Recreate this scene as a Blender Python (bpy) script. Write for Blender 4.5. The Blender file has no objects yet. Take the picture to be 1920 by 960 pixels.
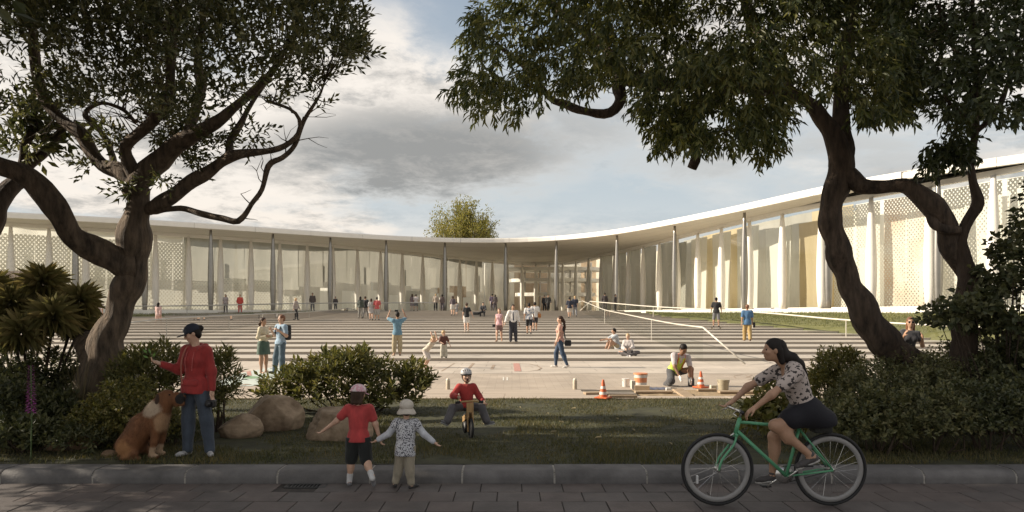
import bpy, bmesh, math, random
import numpy as np
from math import radians as R, sin, cos, pi

scn = bpy.context.scene
col = scn.collection

# ------------------------------------------------------------------ camera
CAMZ, HORIZ, FOC = 1.85, 589.0, 1280.0          # eye height, horizon row and focal length of the 1920 px photograph
cam_d = bpy.data.cameras.new('camera')
cam_d.sensor_width = 36.0
cam_d.lens = 24.0
cam_d.shift_y = (HORIZ - 480.0) / 1920.0
cam_d.clip_start = 0.1
cam_d.clip_end = 2000.0
cam = bpy.data.objects.new('camera', cam_d)
cam.location = (0, 0, CAMZ)
cam.rotation_euler = (R(90), 0, 0)
col.objects.link(cam)
scn.camera = cam

# ------------------------------------------------------------------ sky and sun
SUN_EL, SUN_AZ = 27.0, 272.0                     # azimuth: compass direction the sun stands in (0 = +Y, 90 = +X)
world = bpy.data.worlds.new('World')
scn.world = world
world.use_nodes = True


def build_world():
    nt = world.node_tree
    nt.nodes.clear()
    N = nt.nodes.new
    L = nt.links.new
    out = N('ShaderNodeOutputWorld')
    bg = N('ShaderNodeBackground')
    bg.inputs[1].default_value = 0.08
    L(bg.outputs[0], out.inputs[0])
    sky = N('ShaderNodeTexSky')
    sky.sky_type = 'NISHITA'
    sky.sun_disc = False
    sky.sun_elevation = R(SUN_EL)
    sky.sun_rotation = R(SUN_AZ)
    sky.air_density = 1.0
    sky.dust_density = 1.5
    sky.ozone_density = 1.2
    tc = N('ShaderNodeTexCoord')
    sep = N('ShaderNodeSeparateXYZ')
    L(tc.outputs['Generated'], sep.inputs[0])

    def m(op, a, b=None, c=None, clamp=False):
        n = N('ShaderNodeMath')
        n.operation = op
        n.use_clamp = clamp
        for i, v in enumerate((a, b, c)):
            if v is None:
                continue
            if isinstance(v, (int, float)):
                n.inputs[i].default_value = v
            else:
                L(v, n.inputs[i])
        return n.outputs[0]
    zc = m('MAXIMUM', sep.outputs[2], 0.0)
    zd = m('ADD', zc, 0.16)
    u = m('DIVIDE', sep.outputs[0], zd)
    v = m('DIVIDE', sep.outputs[1], zd)
    comb = N('ShaderNodeCombineXYZ')
    L(u, comb.inputs[0])
    L(v, comb.inputs[1])

    def noise(scale, detail, rough, off, dist=0.0):
        mp = N('ShaderNodeMapping')
        mp.inputs['Location'].default_value = off
        L(comb.outputs[0], mp.inputs[0])
        n = N('ShaderNodeTexNoise')
        n.inputs['Scale'].default_value = scale
        n.inputs['Detail'].default_value = detail
        n.inputs['Roughness'].default_value = rough
        n.inputs['Distortion'].default_value = dist
        L(mp.outputs[0], n.inputs['Vector'])
        return n.outputs[0]

    def ss(x, lo, hi):
        n = N('ShaderNodeMapRange')
        n.interpolation_type = 'SMOOTHSTEP'
        n.inputs[1].default_value = lo
        n.inputs[2].default_value = hi
        L(x, n.inputs[0])
        return n.outputs[0]
    n1 = noise(0.75, 9, 0.58, (3.1, 1.7, 0.0), 0.4)
    n2 = noise(1.5, 8, 0.60, (7.3, 4.2, 2.0), 0.3)
    n3 = noise(4.6, 11, 0.70, (1.3, 9.2, 5.0), 0.2)
    # one wide dark cloud bank low over the building: bearing and height of its middle, in tangents
    yy = m('MAXIMUM', sep.outputs[1], 0.05)
    ta = m('DIVIDE', sep.outputs[0], yy)
    te = m('DIVIDE', sep.outputs[2], yy)
    wob = m('MULTIPLY', m('SUBTRACT', n3, 0.5), 0.16)

    def bank(ca, ce, ra, re):
        da = m('DIVIDE', m('SUBTRACT', m('ADD', ta, wob), ca), ra)
        de = m('DIVIDE', m('SUBTRACT', m('ADD', te, m('MULTIPLY', wob, 0.6)), ce), re)
        d2 = m('ADD', m('MULTIPLY', da, da), m('MULTIPLY', de, de))
        return ss(d2, 1.5, 0.1)
    b1 = bank(-0.13, 0.235, 0.27, 0.075)
    b2 = bank(0.06, 0.27, 0.16, 0.05)
    b3 = bank(0.42, 0.225, 0.3, 0.05)
    dark = m('MAXIMUM', b1, m('MAXIMUM', m('MULTIPLY', b2, 0.7), m('MULTIPLY', b3, 0.6)))
    dark = m('MULTIPLY', dark, ss(n2, 0.25, 0.52))
    cover = ss(n1, 0.37, 0.56)
    cover = m('MAXIMUM', cover, ss(te, 0.2, 0.02))
    gaps = m('MAXIMUM', m('MULTIPLY', bank(0.30, 0.17, 0.32, 0.05), 0.62), m('MULTIPLY', bank(-0.07, 0.43, 0.10, 0.08), 0.8))
    cover = m('MULTIPLY', cover, m('SUBTRACT', 1.0, gaps))
    cover = m('MAXIMUM', m('MULTIPLY', cover, 0.93), m('MULTIPLY', dark, 0.96))
    shade = m('MAXIMUM', m('MULTIPLY', ss(m('ADD', m('MULTIPLY', n2, 0.5), m('MULTIPLY', n3, 0.5)), 0.45, 0.60), 0.66), dark)
    shade = m('MULTIPLY', shade, m('ADD', 0.45, m('MULTIPLY', n3, 1.05)), clamp=True)

    def mixc(fac, a, b):
        n = N('ShaderNodeMix')
        n.data_type = 'RGBA'
        L(fac, n.inputs['Factor'])
        for idx, c in ((6, a), (7, b)):
            if isinstance(c, tuple):
                n.inputs[idx].default_value = c + (1,)
            else:
                L(c, n.inputs[idx])
        return n.outputs[2]
    lit = mixc(ss(sep.outputs[2], 0.03, 0.22), (8.3, 7.35, 6.3), (8.2, 7.6, 6.9))
    cloud = mixc(shade, lit, (2.75, 2.75, 2.68))
    haze = mixc(ss(sep.outputs[2], 0.05, 0.75), (4.7, 5.25, 5.55), sky.outputs[0])
    allc = mixc(cover, haze, cloud)
    L(allc, bg.inputs[0])


build_world()
sun_d = bpy.data.lights.new('sun', 'SUN')
sun_d.energy = 5.0
sun_d.angle = R(0.5)
sun_d.color = (1.0, 0.88, 0.72)
sun = bpy.data.objects.new('sun', sun_d)
sun.rotation_euler = (R(90 - SUN_EL), 0, R(180 - SUN_AZ))
col.objects.link(sun)

vs = scn.view_settings
vs.view_transform = 'Standard'
vs.look = 'None'
vs.gamma = 1.0
vs.use_curve_mapping = False
vs.exposure = 0.62

# ------------------------------------------------------------------ helpers
rng = np.random.default_rng(7)
random.seed(7)


def at(px, py, Y):
    """a point Y metres ahead whose image is at this pixel of the photograph"""
    return np.array(((px - 960.0) / FOC * Y, Y, CAMZ - (py - HORIZ) / FOC * Y))


def on(px, py, z):
    """the point of the horizontal plane z seen at this pixel"""
    Y = (CAMZ - z) * FOC / (py - HORIZ)
    return np.array(((px - 960.0) / FOC * Y, Y, z))


def tag(o, label=None, cat=None, group=None, kind=None):
    if label:
        o['label'] = label
    if cat:
        o['category'] = cat
    if group:
        o['group'] = group
    if kind:
        o['kind'] = kind
    return o


def empty(name, loc=(0, 0, 0), rz=0.0, label=None, cat=None, group=None):
    o = bpy.data.objects.new(name, None)
    o.location = tuple(float(a) for a in loc)
    o.rotation_euler = (0, 0, rz)
    o.empty_display_size = 0.2
    col.objects.link(o)
    return tag(o, label, cat, group)


def link(name, me, parent=None, loc=None):
    o = bpy.data.objects.new(name, me)
    if loc is not None:
        o.location = tuple(float(a) for a in loc)
    if parent is not None:
        o.parent = parent
    col.objects.link(o)
    return o


def mesh_np(name, V, faces, mats=None, smooth=False, midx=None):
    """faces: array (n,k) or a list of such arrays"""
    me = bpy.data.meshes.new(name)
    V = np.asarray(V, dtype=np.float32)
    if isinstance(faces, np.ndarray):
        faces = [faces]
    faces = [np.asarray(f, dtype=np.int32) for f in faces if len(f)]
    nl = sum(f.size for f in faces)
    npoly = sum(len(f) for f in faces)
    me.vertices.add(len(V))
    me.vertices.foreach_set('co', V.ravel())
    me.loops.add(nl)
    me.loops.foreach_set('vertex_index', np.concatenate([f.ravel() for f in faces]))
    me.polygons.add(npoly)
    tot = np.concatenate([np.full(len(f), f.shape[1], dtype=np.int32) for f in faces])
    st = np.concatenate(([0], np.cumsum(tot)[:-1])).astype(np.int32)
    me.polygons.foreach_set('loop_start', st)
    me.polygons.foreach_set('loop_total', tot)
    me.polygons.foreach_set('use_smooth', np.full(npoly, bool(smooth)))
    if midx is not None:
        me.polygons.foreach_set('material_index', np.asarray(midx, dtype=np.int32))
    if mats is not None:
        for mm in (mats if isinstance(mats, (list, tuple)) else [mats]):
            me.materials.append(mm)
    me.update(calc_edges=True)
    me.validate()
    return me


class MB:
    """collects boxes, tubes, lathes and sheets into one mesh"""

    def __init__(self):
        self.V, self.F = [], []
        self.n = 0

    def add(self, V, F):
        V = np.asarray(V, float)
        self.V.append(V)
        for f in F:
            self.F.append([i + self.n for i in f])
        self.n += len(V)
        return self

    def box(self, x0, x1, y0, y1, z0, z1, bev=0.0, M=None):
        if bev <= 0:
            V = np.array([(x, y, z) for x in (x0, x1) for y in (y0, y1) for z in (z0, z1)], float)
            F = [(0, 1, 3, 2), (4, 6, 7, 5), (0, 4, 5, 1), (2, 3, 7, 6), (0, 2, 6, 4), (1, 5, 7, 3)]
        else:
            b = bev
            lay = []
            for z, o in ((z0, b), (z0 + b, 0), (z1 - b, 0), (z1, b)):
                xa, xb, ya, yb = x0 + o, x1 - o, y0 + o, y1 - o
                c = b * 0.7 if o == 0 else b * 0.3
                lay += [(xa + c, ya, z), (xb - c, ya, z), (xb, ya + c, z), (xb, yb - c, z), (xb - c, yb, z), (xa + c, yb, z), (xa, yb - c, z), (xa, ya + c, z)]
            V = np.array(lay, float)
            F = [tuple(range(7, -1, -1)), tuple(range(24, 32))]
            for k in range(3):
                for i in range(8):
                    j = (i + 1) % 8
                    F.append((k * 8 + i, k * 8 + j, k * 8 + 8 + j, k * 8 + 8 + i))
        if M is not None:
            V = V @ np.asarray(M)[:3, :3].T + np.asarray(M)[:3, 3]
        return self.add(V, F)

    def tube(self, pts, rad, seg=8, cap=True):
        pts = np.asarray(pts, float)
        n = len(pts)
        rad = np.broadcast_to(np.asarray(rad, float), (n,))
        T = np.gradient(pts, axis=0) if n > 2 else np.repeat((pts[-1:] - pts[:1]), n, 0)
        T /= np.linalg.norm(T, axis=1, keepdims=True) + 1e-9
        ref = np.array((0, 0, 1.0)) if abs(T[0, 2]) < 0.9 else np.array((1.0, 0, 0))
        U = np.cross(T[0], ref)
        U /= np.linalg.norm(U)
        V = []
        a = np.arange(seg) * 2 * pi / seg
        for i in range(n):
            U = U - T[i] * np.dot(U, T[i])
            U /= np.linalg.norm(U) + 1e-9
            W = np.cross(T[i], U)
            V.append(pts[i] + rad[i] * (np.cos(a)[:, None] * U + np.sin(a)[:, None] * W))
        V = np.concatenate(V)
        F = []
        for i in range(n - 1):
            for k in range(seg):
                j = (k + 1) % seg
                F.append((i * seg + k, i * seg + j, (i + 1) * seg + j, (i + 1) * seg + k))
        if cap:
            F.append(tuple(range(seg - 1, -1, -1)))
            F.append(tuple((n - 1) * seg + k for k in range(seg)))
        return self.add(V, F)

    def lathe(self, prof, seg=16, c=(0, 0, 0), axis='z'):
        V = []
        a = np.arange(seg) * 2 * pi / seg
        for r, z in prof:
            for t in a:
                p = (r * cos(t), r * sin(t), z)
                if axis == 'x':
                    p = (z, r * cos(t), r * sin(t))
                elif axis == 'y':
                    p = (r * cos(t), z, r * sin(t))
                V.append((p[0] + c[0], p[1] + c[1], p[2] + c[2]))
        F = []
        for i in range(len(prof) - 1):
            for k in range(seg):
                j = (k + 1) % seg
                F.append((i * seg + k, i * seg + j, (i + 1) * seg + j, (i + 1) * seg + k))
        F.append(tuple(range(seg - 1, -1, -1)))
        F.append(tuple((len(prof) - 1) * seg + k for k in range(seg)))
        return self.add(V, F)

    def mesh(self, name, mats, smooth=False):
        V = np.concatenate(self.V)
        by = {}
        for f in self.F:
            by.setdefault(len(f), []).append(f)
        me = mesh_np(name, V, [np.array(v) for v in by.values()], mats, smooth)
        return me

    def obj(self, name, mats, parent=None, smooth=False, loc=None):
        return link(name, self.mesh(name, mats, smooth), parent, loc)


def auto_smooth(o, ang=40):
    me = o.data
    me.polygons.foreach_set('use_smooth', np.ones(len(me.polygons), dtype=bool))
    try:
        me.set_sharp_from_angle(angle=R(ang))
    except Exception:
        pass
    return o


def catmull(P, step):
    """resample control rows (any width) as a Catmull-Rom curve, about `step` metres apart in xyz"""
    P = np.asarray(P, float)
    Q = np.vstack((2 * P[0] - P[1], P, 2 * P[-1] - P[-2]))
    out = []
    for i in range(1, len(Q) - 2):
        d = np.linalg.norm(Q[i + 1, :3] - Q[i, :3])
        k = max(1, int(round(d / step)))
        for t in np.arange(k) / k:
            t2, t3 = t * t, t * t * t
            out.append(0.5 * ((2 * Q[i]) + (-Q[i - 1] + Q[i + 1]) * t + (2 * Q[i - 1] - 5 * Q[i] + 4 * Q[i + 1] - Q[i + 2]) * t2 + (-Q[i - 1] + 3 * Q[i] - 3 * Q[i + 1] + Q[i + 2]) * t3))
    out.append(P[-1])
    return np.array(out)


def wnoise(P, freq, seed=0, octs=3):
    """cheap smooth noise in about -1..1: random plane waves"""
    g = np.random.default_rng(seed)
    P = np.asarray(P, float)
    tot = np.zeros(len(P))
    amp, nrm = 1.0, 0.0
    for o in range(octs):
        s = np.zeros(len(P))
        for k in range(6):
            d = g.normal(size=3)
            d /= np.linalg.norm(d)
            s += np.sin((P @ d) * freq * g.uniform(0.7, 1.4) + g.uniform(0, 6.28))
        tot += amp * s / 2.4
        nrm += amp
        amp *= 0.5
        freq *= 2.1
    return tot / nrm


# ------------------------------------------------------------------ materials
MATS = {}


def mat(name, c, rough=0.7, var=0.0, vscale=8.0, bump=0.0, bscale=40.0, metal=0.0, spec=0.5, island=0.0, c2=None, detail=5.0, stretch=None, trans=0.0, sheen=0.0, world_co=False):
    """principled material; var/c2: noise between two tones of the thing's own colour; island: tone per leaf or piece"""
    if name in MATS:
        return MATS[name]
    ma = bpy.data.materials.new(name)
    ma.use_nodes = True
    nt = ma.node_tree
    N, L = nt.nodes.new, nt.links.new
    b = nt.nodes['Principled BSDF']
    b.inputs['Roughness'].default_value = rough
    b.inputs['Metallic'].default_value = metal
    b.inputs['Specular IOR Level'].default_value = spec
    if sheen:
        b.inputs['Sheen Weight'].default_value = sheen
    c = tuple(c)
    b.inputs['Base Color'].default_value = c + (1,)
    co = None
    if var or c2 or bump:
        tc = N('ShaderNodeTexCoord')
        src = tc.outputs['Object']
        if world_co:
            src = N('ShaderNodeNewGeometry').outputs['Position']
        if stretch:
            mp = N('ShaderNodeMapping')
            mp.inputs['Scale'].default_value = stretch
            L(src, mp.inputs[0])
            src = mp.outputs[0]
    if var or c2:
        n = N('ShaderNodeTexNoise')
        n.inputs['Scale'].default_value = vscale
        n.inputs['Detail'].default_value = detail
        n.inputs['Roughness'].default_value = 0.62
        L(src, n.inputs['Vector'])
        r = N('ShaderNodeValToRGB')
        r.color_ramp.elements[0].position = 0.32
        r.color_ramp.elements[1].position = 0.68
        lo = c if c2 else tuple(max(0, a * (1 - var)) for a in c)
        hi = tuple(c2) if c2 else tuple(min(1, a * (1 + var)) for a in c)
        r.color_ramp.elements[0].color = lo + (1,)
        r.color_ramp.elements[1].color = hi + (1,)
        L(n.outputs[0], r.inputs[0])
        co = r.outputs[0]
    if island:
        g = N('ShaderNodeNewGeometry')
        hv = N('ShaderNodeHueSaturation')
        mr = N('ShaderNodeMapRange')
        mr.inputs[3].default_value = 1 - island
        mr.inputs[4].default_value = 1 + island
        L(g.outputs['Random Per Island'], mr.inputs[0])
        L(mr.outputs[0], hv.inputs['Value'])
        mr2 = N('ShaderNodeMapRange')
        mr2.inputs[3].default_value = 0.5 + 0.05 * island
        mr2.inputs[4].default_value = 0.5 - 0.07 * island
        L(g.outputs['Random Per Island'], mr2.inputs[0])
        L(mr2.outputs[0], hv.inputs['Hue'])
        if co is None:
            hv.inputs['Color'].default_value = c + (1,)
        else:
            L(co, hv.inputs['Color'])
        co = hv.outputs[0]
    if co is not None:
        L(co, b.inputs['Base Color'])
    if bump:
        n = N('ShaderNodeTexNoise')
        n.inputs['Scale'].default_value = bscale
        n.inputs['Detail'].default_value = 6
        L(src, n.inputs['Vector'])
        bp = N('ShaderNodeBump')
        bp.inputs['Strength'].default_value = min(1.0, bump)
        bp.inputs['Distance'].default_value = 0.02
        L(n.outputs[0], bp.inputs['Height'])
        L(bp.outputs[0], b.inputs['Normal'])
    if trans:
        tb = N('ShaderNodeBsdfTranslucent')
        if co is not None:
            hv2 = N('ShaderNodeHueSaturation')
            hv2.inputs['Saturation'].default_value = 1.15
            hv2.inputs['Value'].default_value = 1.5
            L(co, hv2.inputs['Color'])
            L(hv2.outputs[0], tb.inputs[0])
        else:
            tb.inputs[0].default_value = c + (1,)
        mx = N('ShaderNodeMixShader')
        mx.inputs[0].default_value = trans
        L(b.outputs[0], mx.inputs[1])
        L(tb.outputs[0], mx.inputs[2])
        L(mx.outputs[0], nt.nodes['Material Output'].inputs[0])
    MATS[name] = ma
    return ma
# ------------------------------------------------------------------ ground, road, kerb, lawn, plaza, steps
PZ = 0.05                                   # plaza level (the road is 0)
KY0, KY1, KZ = 7.49, 7.83, 0.13             # kerb front, back, top
PLAZA_Y0 = 14.5
ST_Y0, ST_D, ST_H, ST_N = 26.2, 2.35, 0.113, 19
TOPZ = PZ + ST_N * ST_H                     # 2.197


def lawn_z(Y):
    t = np.clip((np.asarray(Y, float) - KY1) / (PLAZA_Y0 - KY1), 0, 1)
    return 0.118 - t * 0.066


def step_z(Y):
    k = np.floor((np.asarray(Y, float) - ST_Y0) / ST_D) + 1
    return PZ + np.clip(k, 0, ST_N) * ST_H


m_conc = mat('pale_concrete', (0.50, 0.445, 0.38), 0.85, var=0.10, vscale=1.2, bump=0.08, bscale=60)
m_step = mat('step_concrete', (0.415, 0.372, 0.316), 0.85, var=0.08, vscale=1.6, stretch=(0.4, 1.0, 1.0))
m_board = mat('pale_boards', (0.40, 0.335, 0.27), 0.85, var=0.14, vscale=2.0, bump=0.1, bscale=30, stretch=(0.3, 3.0, 1.0))
m_soil = mat('dark_soil', (0.035, 0.028, 0.018), 0.95, var=0.4, vscale=6, bump=0.6, bscale=20)
m_slab = mat('road_slab', (0.088, 0.076, 0.071), 0.75, var=0.24, vscale=3.0, bump=0.25, bscale=35, world_co=True)
m_slab2 = mat('road_slab_warm', (0.098, 0.080, 0.073), 0.75, var=0.24, vscale=3.0, bump=0.25, bscale=35, world_co=True)
m_joint = mat('slab_joint', (0.035, 0.03, 0.027), 0.95, var=0.3, vscale=20)
m_kerb = mat('kerb_stone', (0.12, 0.115, 0.113), 0.8, var=0.3, vscale=3.0, bump=0.3, bscale=40, world_co=True)
m_mortar = mat('kerb_mortar', (0.34, 0.32, 0.29), 0.9, var=0.3, vscale=20)
m_iron = mat('cast_iron', (0.03, 0.03, 0.03), 0.6, var=0.3, vscale=30)


def brick_mat(name, c1, c2, cm, w, h, mortar, off=0.5):
    ma = bpy.data.materials.new(name)
    ma.use_nodes = True
    nt = ma.node_tree
    N, L = nt.nodes.new, nt.links.new
    b = nt.nodes['Principled BSDF']
    b.inputs['Roughness'].default_value = 0.85
    tc = N('ShaderNodeTexCoord')
    br = N('ShaderNodeTexBrick')
    br.offset = off
    br.inputs['Color1'].default_value = c1 + (1,)
    br.inputs['Color2'].default_value = c2 + (1,)
    br.inputs['Mortar'].default_value = cm + (1,)
    br.inputs['Scale'].default_value = 1.0
    br.inputs['Brick Width'].default_value = w
    br.inputs['Row Height'].default_value = h
    br.inputs['Mortar Size'].default_value = mortar
    br.inputs['Mortar Smooth'].default_value = 0.2
    L(tc.outputs['Object'], br.inputs['Vector'])
    n = N('ShaderNodeTexNoise')
    n.inputs['Scale'].default_value = 0.8
    n.inputs['Detail'].default_value = 9
    L(tc.outputs['Object'], n.inputs['Vector'])
    mr = N('ShaderNodeMapRange')
    mr.inputs[1].default_value = 0.3
    mr.inputs[2].default_value = 0.7
    mr.inputs[3].default_value = 0.78
    mr.inputs[4].default_value = 1.12
    L(n.outputs[0], mr.inputs[0])
    hv = N('ShaderNodeHueSaturation')
    L(br.outputs[0], hv.inputs['Color'])
    L(mr.outputs[0], hv.inputs['Value'])
    L(hv.outputs[0], b.inputs['Base Color'])
    bp = N('ShaderNodeBump')
    bp.inputs['Strength'].default_value = 0.25
    bp.inputs['Distance'].default_value = 0.01
    L(br.outputs['Fac'], bp.inputs['Height'])
    bp.invert = True
    L(bp.outputs[0], b.inputs['Normal'])
    MATS[name] = ma
    return ma


m_brick = brick_mat('plaza_bricks', (0.365, 0.305, 0.243), (0.415, 0.352, 0.287), (0.25, 0.21, 0.17), 0.42, 0.14, 0.006)
m_pave = brick_mat('plaza_slabs', (0.45, 0.395, 0.332), (0.485, 0.427, 0.36), (0.29, 0.25, 0.205), 1.8, 0.9, 0.014)
m_roadfar = brick_mat('road_pattern', (0.092, 0.078, 0.072), (0.12, 0.092, 0.082), (0.035, 0.03, 0.027), 0.43, 0.36, 0.006)


def sheet(name, x0, x1, y0, y1, z, ma, parent=None, kind='structure', th=0.0):
    V = [(x0, y0, z), (x1, y0, z), (x1, y1, z), (x0, y1, z)]
    o = link(name, mesh_np(name, V, np.array([[0, 1, 2, 3]]), ma), parent)
    if kind and parent is None:
        o['kind'] = kind
    return o


# far terrain: one sheet to the horizon, dropped below everything else
m_field = mat('field', (0.10, 0.105, 0.045), 0.95, var=0.35, vscale=0.05)
sheet('ground', -900, 900, -300, 1500, -0.30, m_field)
# road: joint bed + slabs
road = sheet('road', -60, 60, -14, KY0 + 0.05, -0.012, m_joint)
sheet('road_apron', -60, 60, -14, 4.95, 0.0, m_roadfar, road)
rows = np.arange(0, 7)
slab_w, slab_d = 0.435, 0.355
slab_meshes = []
for k in range(5):
    mb = MB()
    g = 0.005
    mb.box(-slab_w / 2 + g, slab_w / 2 - g, -slab_d / 2 + g, slab_d / 2 - g, -0.05, 0.0, 0.004)
    slab_meshes.append(mb.mesh('slab', [m_slab, m_slab, m_slab2, m_slab, m_slab2][k]))
y = KY0 - 0.035 - slab_d / 2
r = 0
rs = random.Random(3)
while y > 4.95:
    half = y * 0.80 + 0.5
    off = rs.uniform(0, slab_w)
    nx = int(half / slab_w) + 1
    for i in range(-nx, nx + 1):
        x = i * slab_w + off - slab_w / 2
        if abs(x + 2.0) > 0 and r == 0 and -2.40 < x < -1.90:
            continue
        o = link('slab', slab_meshes[rs.randrange(5)], road, (x, y, rs.uniform(-0.002, 0.002)))
        o.rotation_euler = (rs.uniform(-0.004, 0.004), rs.uniform(-0.004, 0.004), rs.uniform(-0.003, 0.003))
    y -= slab_d
    r += 1

# kerb of rounded stones
kerb = empty('kerb', (0, KY0, 0))
kerb['kind'] = 'structure'


def kerb_mesh(L):
    prof = []
    w = KY1 - KY0
    rr = 0.085
    prof.append((0.0, -0.10))
    prof.append((0.0, KZ - rr))
    for t in np.linspace(0.15, 1.0, 6):
        a = t * pi / 2
        prof.append((rr - rr * cos(a), KZ - rr + rr * sin(a)))
    prof.append((w - 0.012, KZ))
    prof.append((w, KZ - 0.012))
    prof.append((w, -0.10))
    V, F = [], []
    n = len(prof)
    xs = [0.011, 0.024, L / 2, L - 0.024, L - 0.011]
    sc_ = [0.985, 1.0, 1.0, 1.0, 0.985]
    for x, s in zip(xs, sc_):
        for (a, b) in prof:
            V.append((x, w / 2 + (a - w / 2) * s, b if b < 0 else b * (1 - (1 - s) * 0.6)))
    for i in range(len(xs) - 1):
        for k in range(n - 1):
            F.append((i * n + k, (i + 1) * n + k, (i + 1) * n + k + 1, i * n + k + 1))
    F.append(tuple(range(n)))
    F.append(tuple((len(xs) - 1) * n + k for k in range(n - 1, -1, -1)))
    mb = MB()
    mb.add(V, F)
    me = mb.mesh('kerb_stone', m_kerb)
    return me


KL = 1.015
kme = kerb_mesh(KL)
k0 = on(173, 905, 0)[0]
for i in range(-9, 16):
    o = link('kerb_stone', kme, kerb, (k0 + (i - 3) * KL, 0, rs.uniform(-0.003, 0.003)))
    auto_smooth(o) if i == -9 else None
mb = MB()
mb.box(-12, 13, 0.085, KY1 - KY0 - 0.012, -0.1, KZ - 0.008)
for ya, yb, dz in ((0.06, 0.0849, 0.011), (0.04, 0.0599, 0.020), (0.02, 0.0399, 0.038), (0.008, 0.0199, 0.062)):
    mb.box(-12, 13, ya, yb, -0.1, KZ - dz)
mb.obj('mortar_bed', m_mortar, kerb)

# drain grate in the road beside the kerb
dg = on(574, 911, 0)
drain = empty('drain_grate', dg, 0, 'black slotted drain grate in the road slabs by the kerb', 'drain')
mb = MB()
mb.box(-0.22, 0.22, -0.075, 0.075, -0.05, -0.02)
mb.obj('sump', mat('black_void', (0.004, 0.004, 0.004), 0.9), drain)
mb = MB()
mb.box(-0.22, 0.22, -0.075, -0.06, -0.02, 0.004)
mb.box(-0.22, 0.22, 0.06, 0.075, -0.02, 0.004)
mb.box(-0.22, -0.205, -0.0595, 0.0595, -0.02, 0.004)
mb.box(0.205, 0.22, -0.0595, 0.0595, -0.02, 0.004)
mb.obj('frame', m_iron, drain)
for k in range(11):
    x = -0.19 + k * 0.038
    mb = MB()
    mb.box(x - 0.009, x + 0.009, -0.0595, 0.0595, -0.02, 0.002)
    mb.obj('bar', m_iron, drain)

# lawn bed (soil) and grass blades
nx_, ny_ = 120, 40
gx = np.linspace(-14, 15, nx_)
gy = np.linspace(KY1, PLAZA_Y0 + 0.02, ny_)
GX, GY = np.meshgrid(gx, gy)
GZ = lawn_z(GY) + 0.012 * wnoise(np.stack((GX.ravel(), GY.ravel(), 0 * GX.ravel()), 1), 1.2, 5).reshape(GX.shape)
GZ[-1] -= 0.05
V = np.stack((GX.ravel(), GY.ravel(), GZ.ravel()), 1)
idx = np.arange(nx_ * ny_).reshape(ny_, nx_)
F = np.stack((idx[:-1, :-1].ravel(), idx[:-1, 1:].ravel(), idx[1:, 1:].ravel(), idx[1:, :-1].ravel()), 1)
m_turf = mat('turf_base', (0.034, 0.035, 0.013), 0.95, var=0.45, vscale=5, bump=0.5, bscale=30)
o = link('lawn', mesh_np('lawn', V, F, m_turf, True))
o['kind'] = 'structure'
# soil in front of and beside the lawn further out
sheet('verge', -60, -13.9, KY1, PLAZA_Y0, 0.07, m_turf)
sheet('verge_far_side', 14.9, 60, KY1, PLAZA_Y0 + 12, 0.07, m_turf)


def blades(name, P, h, w, ma, lean=0.5, seed=1):
    """one three-cornered blade per point"""
    g = np.random.default_rng(seed)
    n = len(P)
    a = g.uniform(0, 2 * pi, n)
    hh = h * g.uniform(0.55, 1.25, n)
    ww = w * g.uniform(0.7, 1.2, n) * 0.5
    d = np.stack((np.cos(a), np.sin(a), 0 * a), 1)
    la = g.uniform(0, 2 * pi, n)
    ln = lean * hh * g.uniform(0.1, 1.0, n)
    tip = P + np.stack((np.cos(la) * ln, np.sin(la) * ln, hh), 1)
    V = np.empty((n, 3, 3))
    V[:, 0] = P - d * ww[:, None]
    V[:, 1] = P + d * ww[:, None]
    V[:, 2] = tip
    F = np.arange(n * 3).reshape(n, 3)
    return mesh_np(name, V.reshape(-1, 3), F, ma)


m_grass = mat('grass_blade', (0.055, 0.064, 0.018), 0.6, island=0.5, trans=0.25, c2=(0.125, 0.11, 0.038), vscale=1.6)
NB = 125000
Yb = KY1 + 0.02 + (PLAZA_Y0 - KY1 - 0.05) * rng.random(NB)
Xb = (rng.random(NB) * 2 - 1) * (Yb * 0.78 + 0.3)
pb = np.stack((Xb, Yb, lawn_z(Yb) + 0.004), 1)
keep = (wnoise(pb, 2.5, 11) + 0.9 + 0.3 * rng.random(NB)) > 0.55
hgt = 0.042 + 0.028 * np.clip(wnoise(pb[keep], 3.3, 12), -0.8, 1.2)
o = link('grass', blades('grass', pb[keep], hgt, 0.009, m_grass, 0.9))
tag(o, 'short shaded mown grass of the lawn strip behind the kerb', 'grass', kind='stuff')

# plaza
sheet('plaza', -70, 70, PLAZA_Y0, 20.7, PZ - 0.004, m_brick)
sheet('plaza_slabs', -70, 70, 20.7, ST_Y0 + 0.1, PZ, m_pave)
# board strip at the lawn edge, each run of boards a piece
edge = empty('plaza_edge_strip', (0, PLAZA_Y0, 0))
edge['kind'] = 'structure'
PIT = (on(1222, 740, PZ)[0], on(1402, 740, PZ)[0])      # boards taken up here for the repair
for k in range(4):
    y0 = PLAZA_Y0 + 0.012 + k * 0.405
    x = -20.0 + rs.uniform(0, 1)
    while x < 20:
        L = 2.4
        if not (1 <= k <= 3 and x + L > PIT[0] and x < PIT[1]):
            mb = MB()
            mb.box(x + 0.004, x + L - 0.004, y0 - PLAZA_Y0, y0 - PLAZA_Y0 + 0.395, -0.05, PZ + 0.016 + rs.uniform(-0.002, 0.002), 0.006)
            mb.obj('board', m_board, edge)
        x += L
sheet('edge_bed', -60, 60, PLAZA_Y0 + 0.01, PLAZA_Y0 + 1.62, PZ - 0.001, mat('edge_bed', (0.10, 0.085, 0.065), 0.95, var=0.3, vscale=5), None)
mb = MB()
mb.box(-40, 40, PLAZA_Y0 + 1.635, PLAZA_Y0 + 1.70, -0.05, PZ + 0.004)
o = mb.obj('drain_channel', mat('channel_dark', (0.11, 0.085, 0.06), 0.8, var=0.2, vscale=9))
o['kind'] = 'structure'

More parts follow.
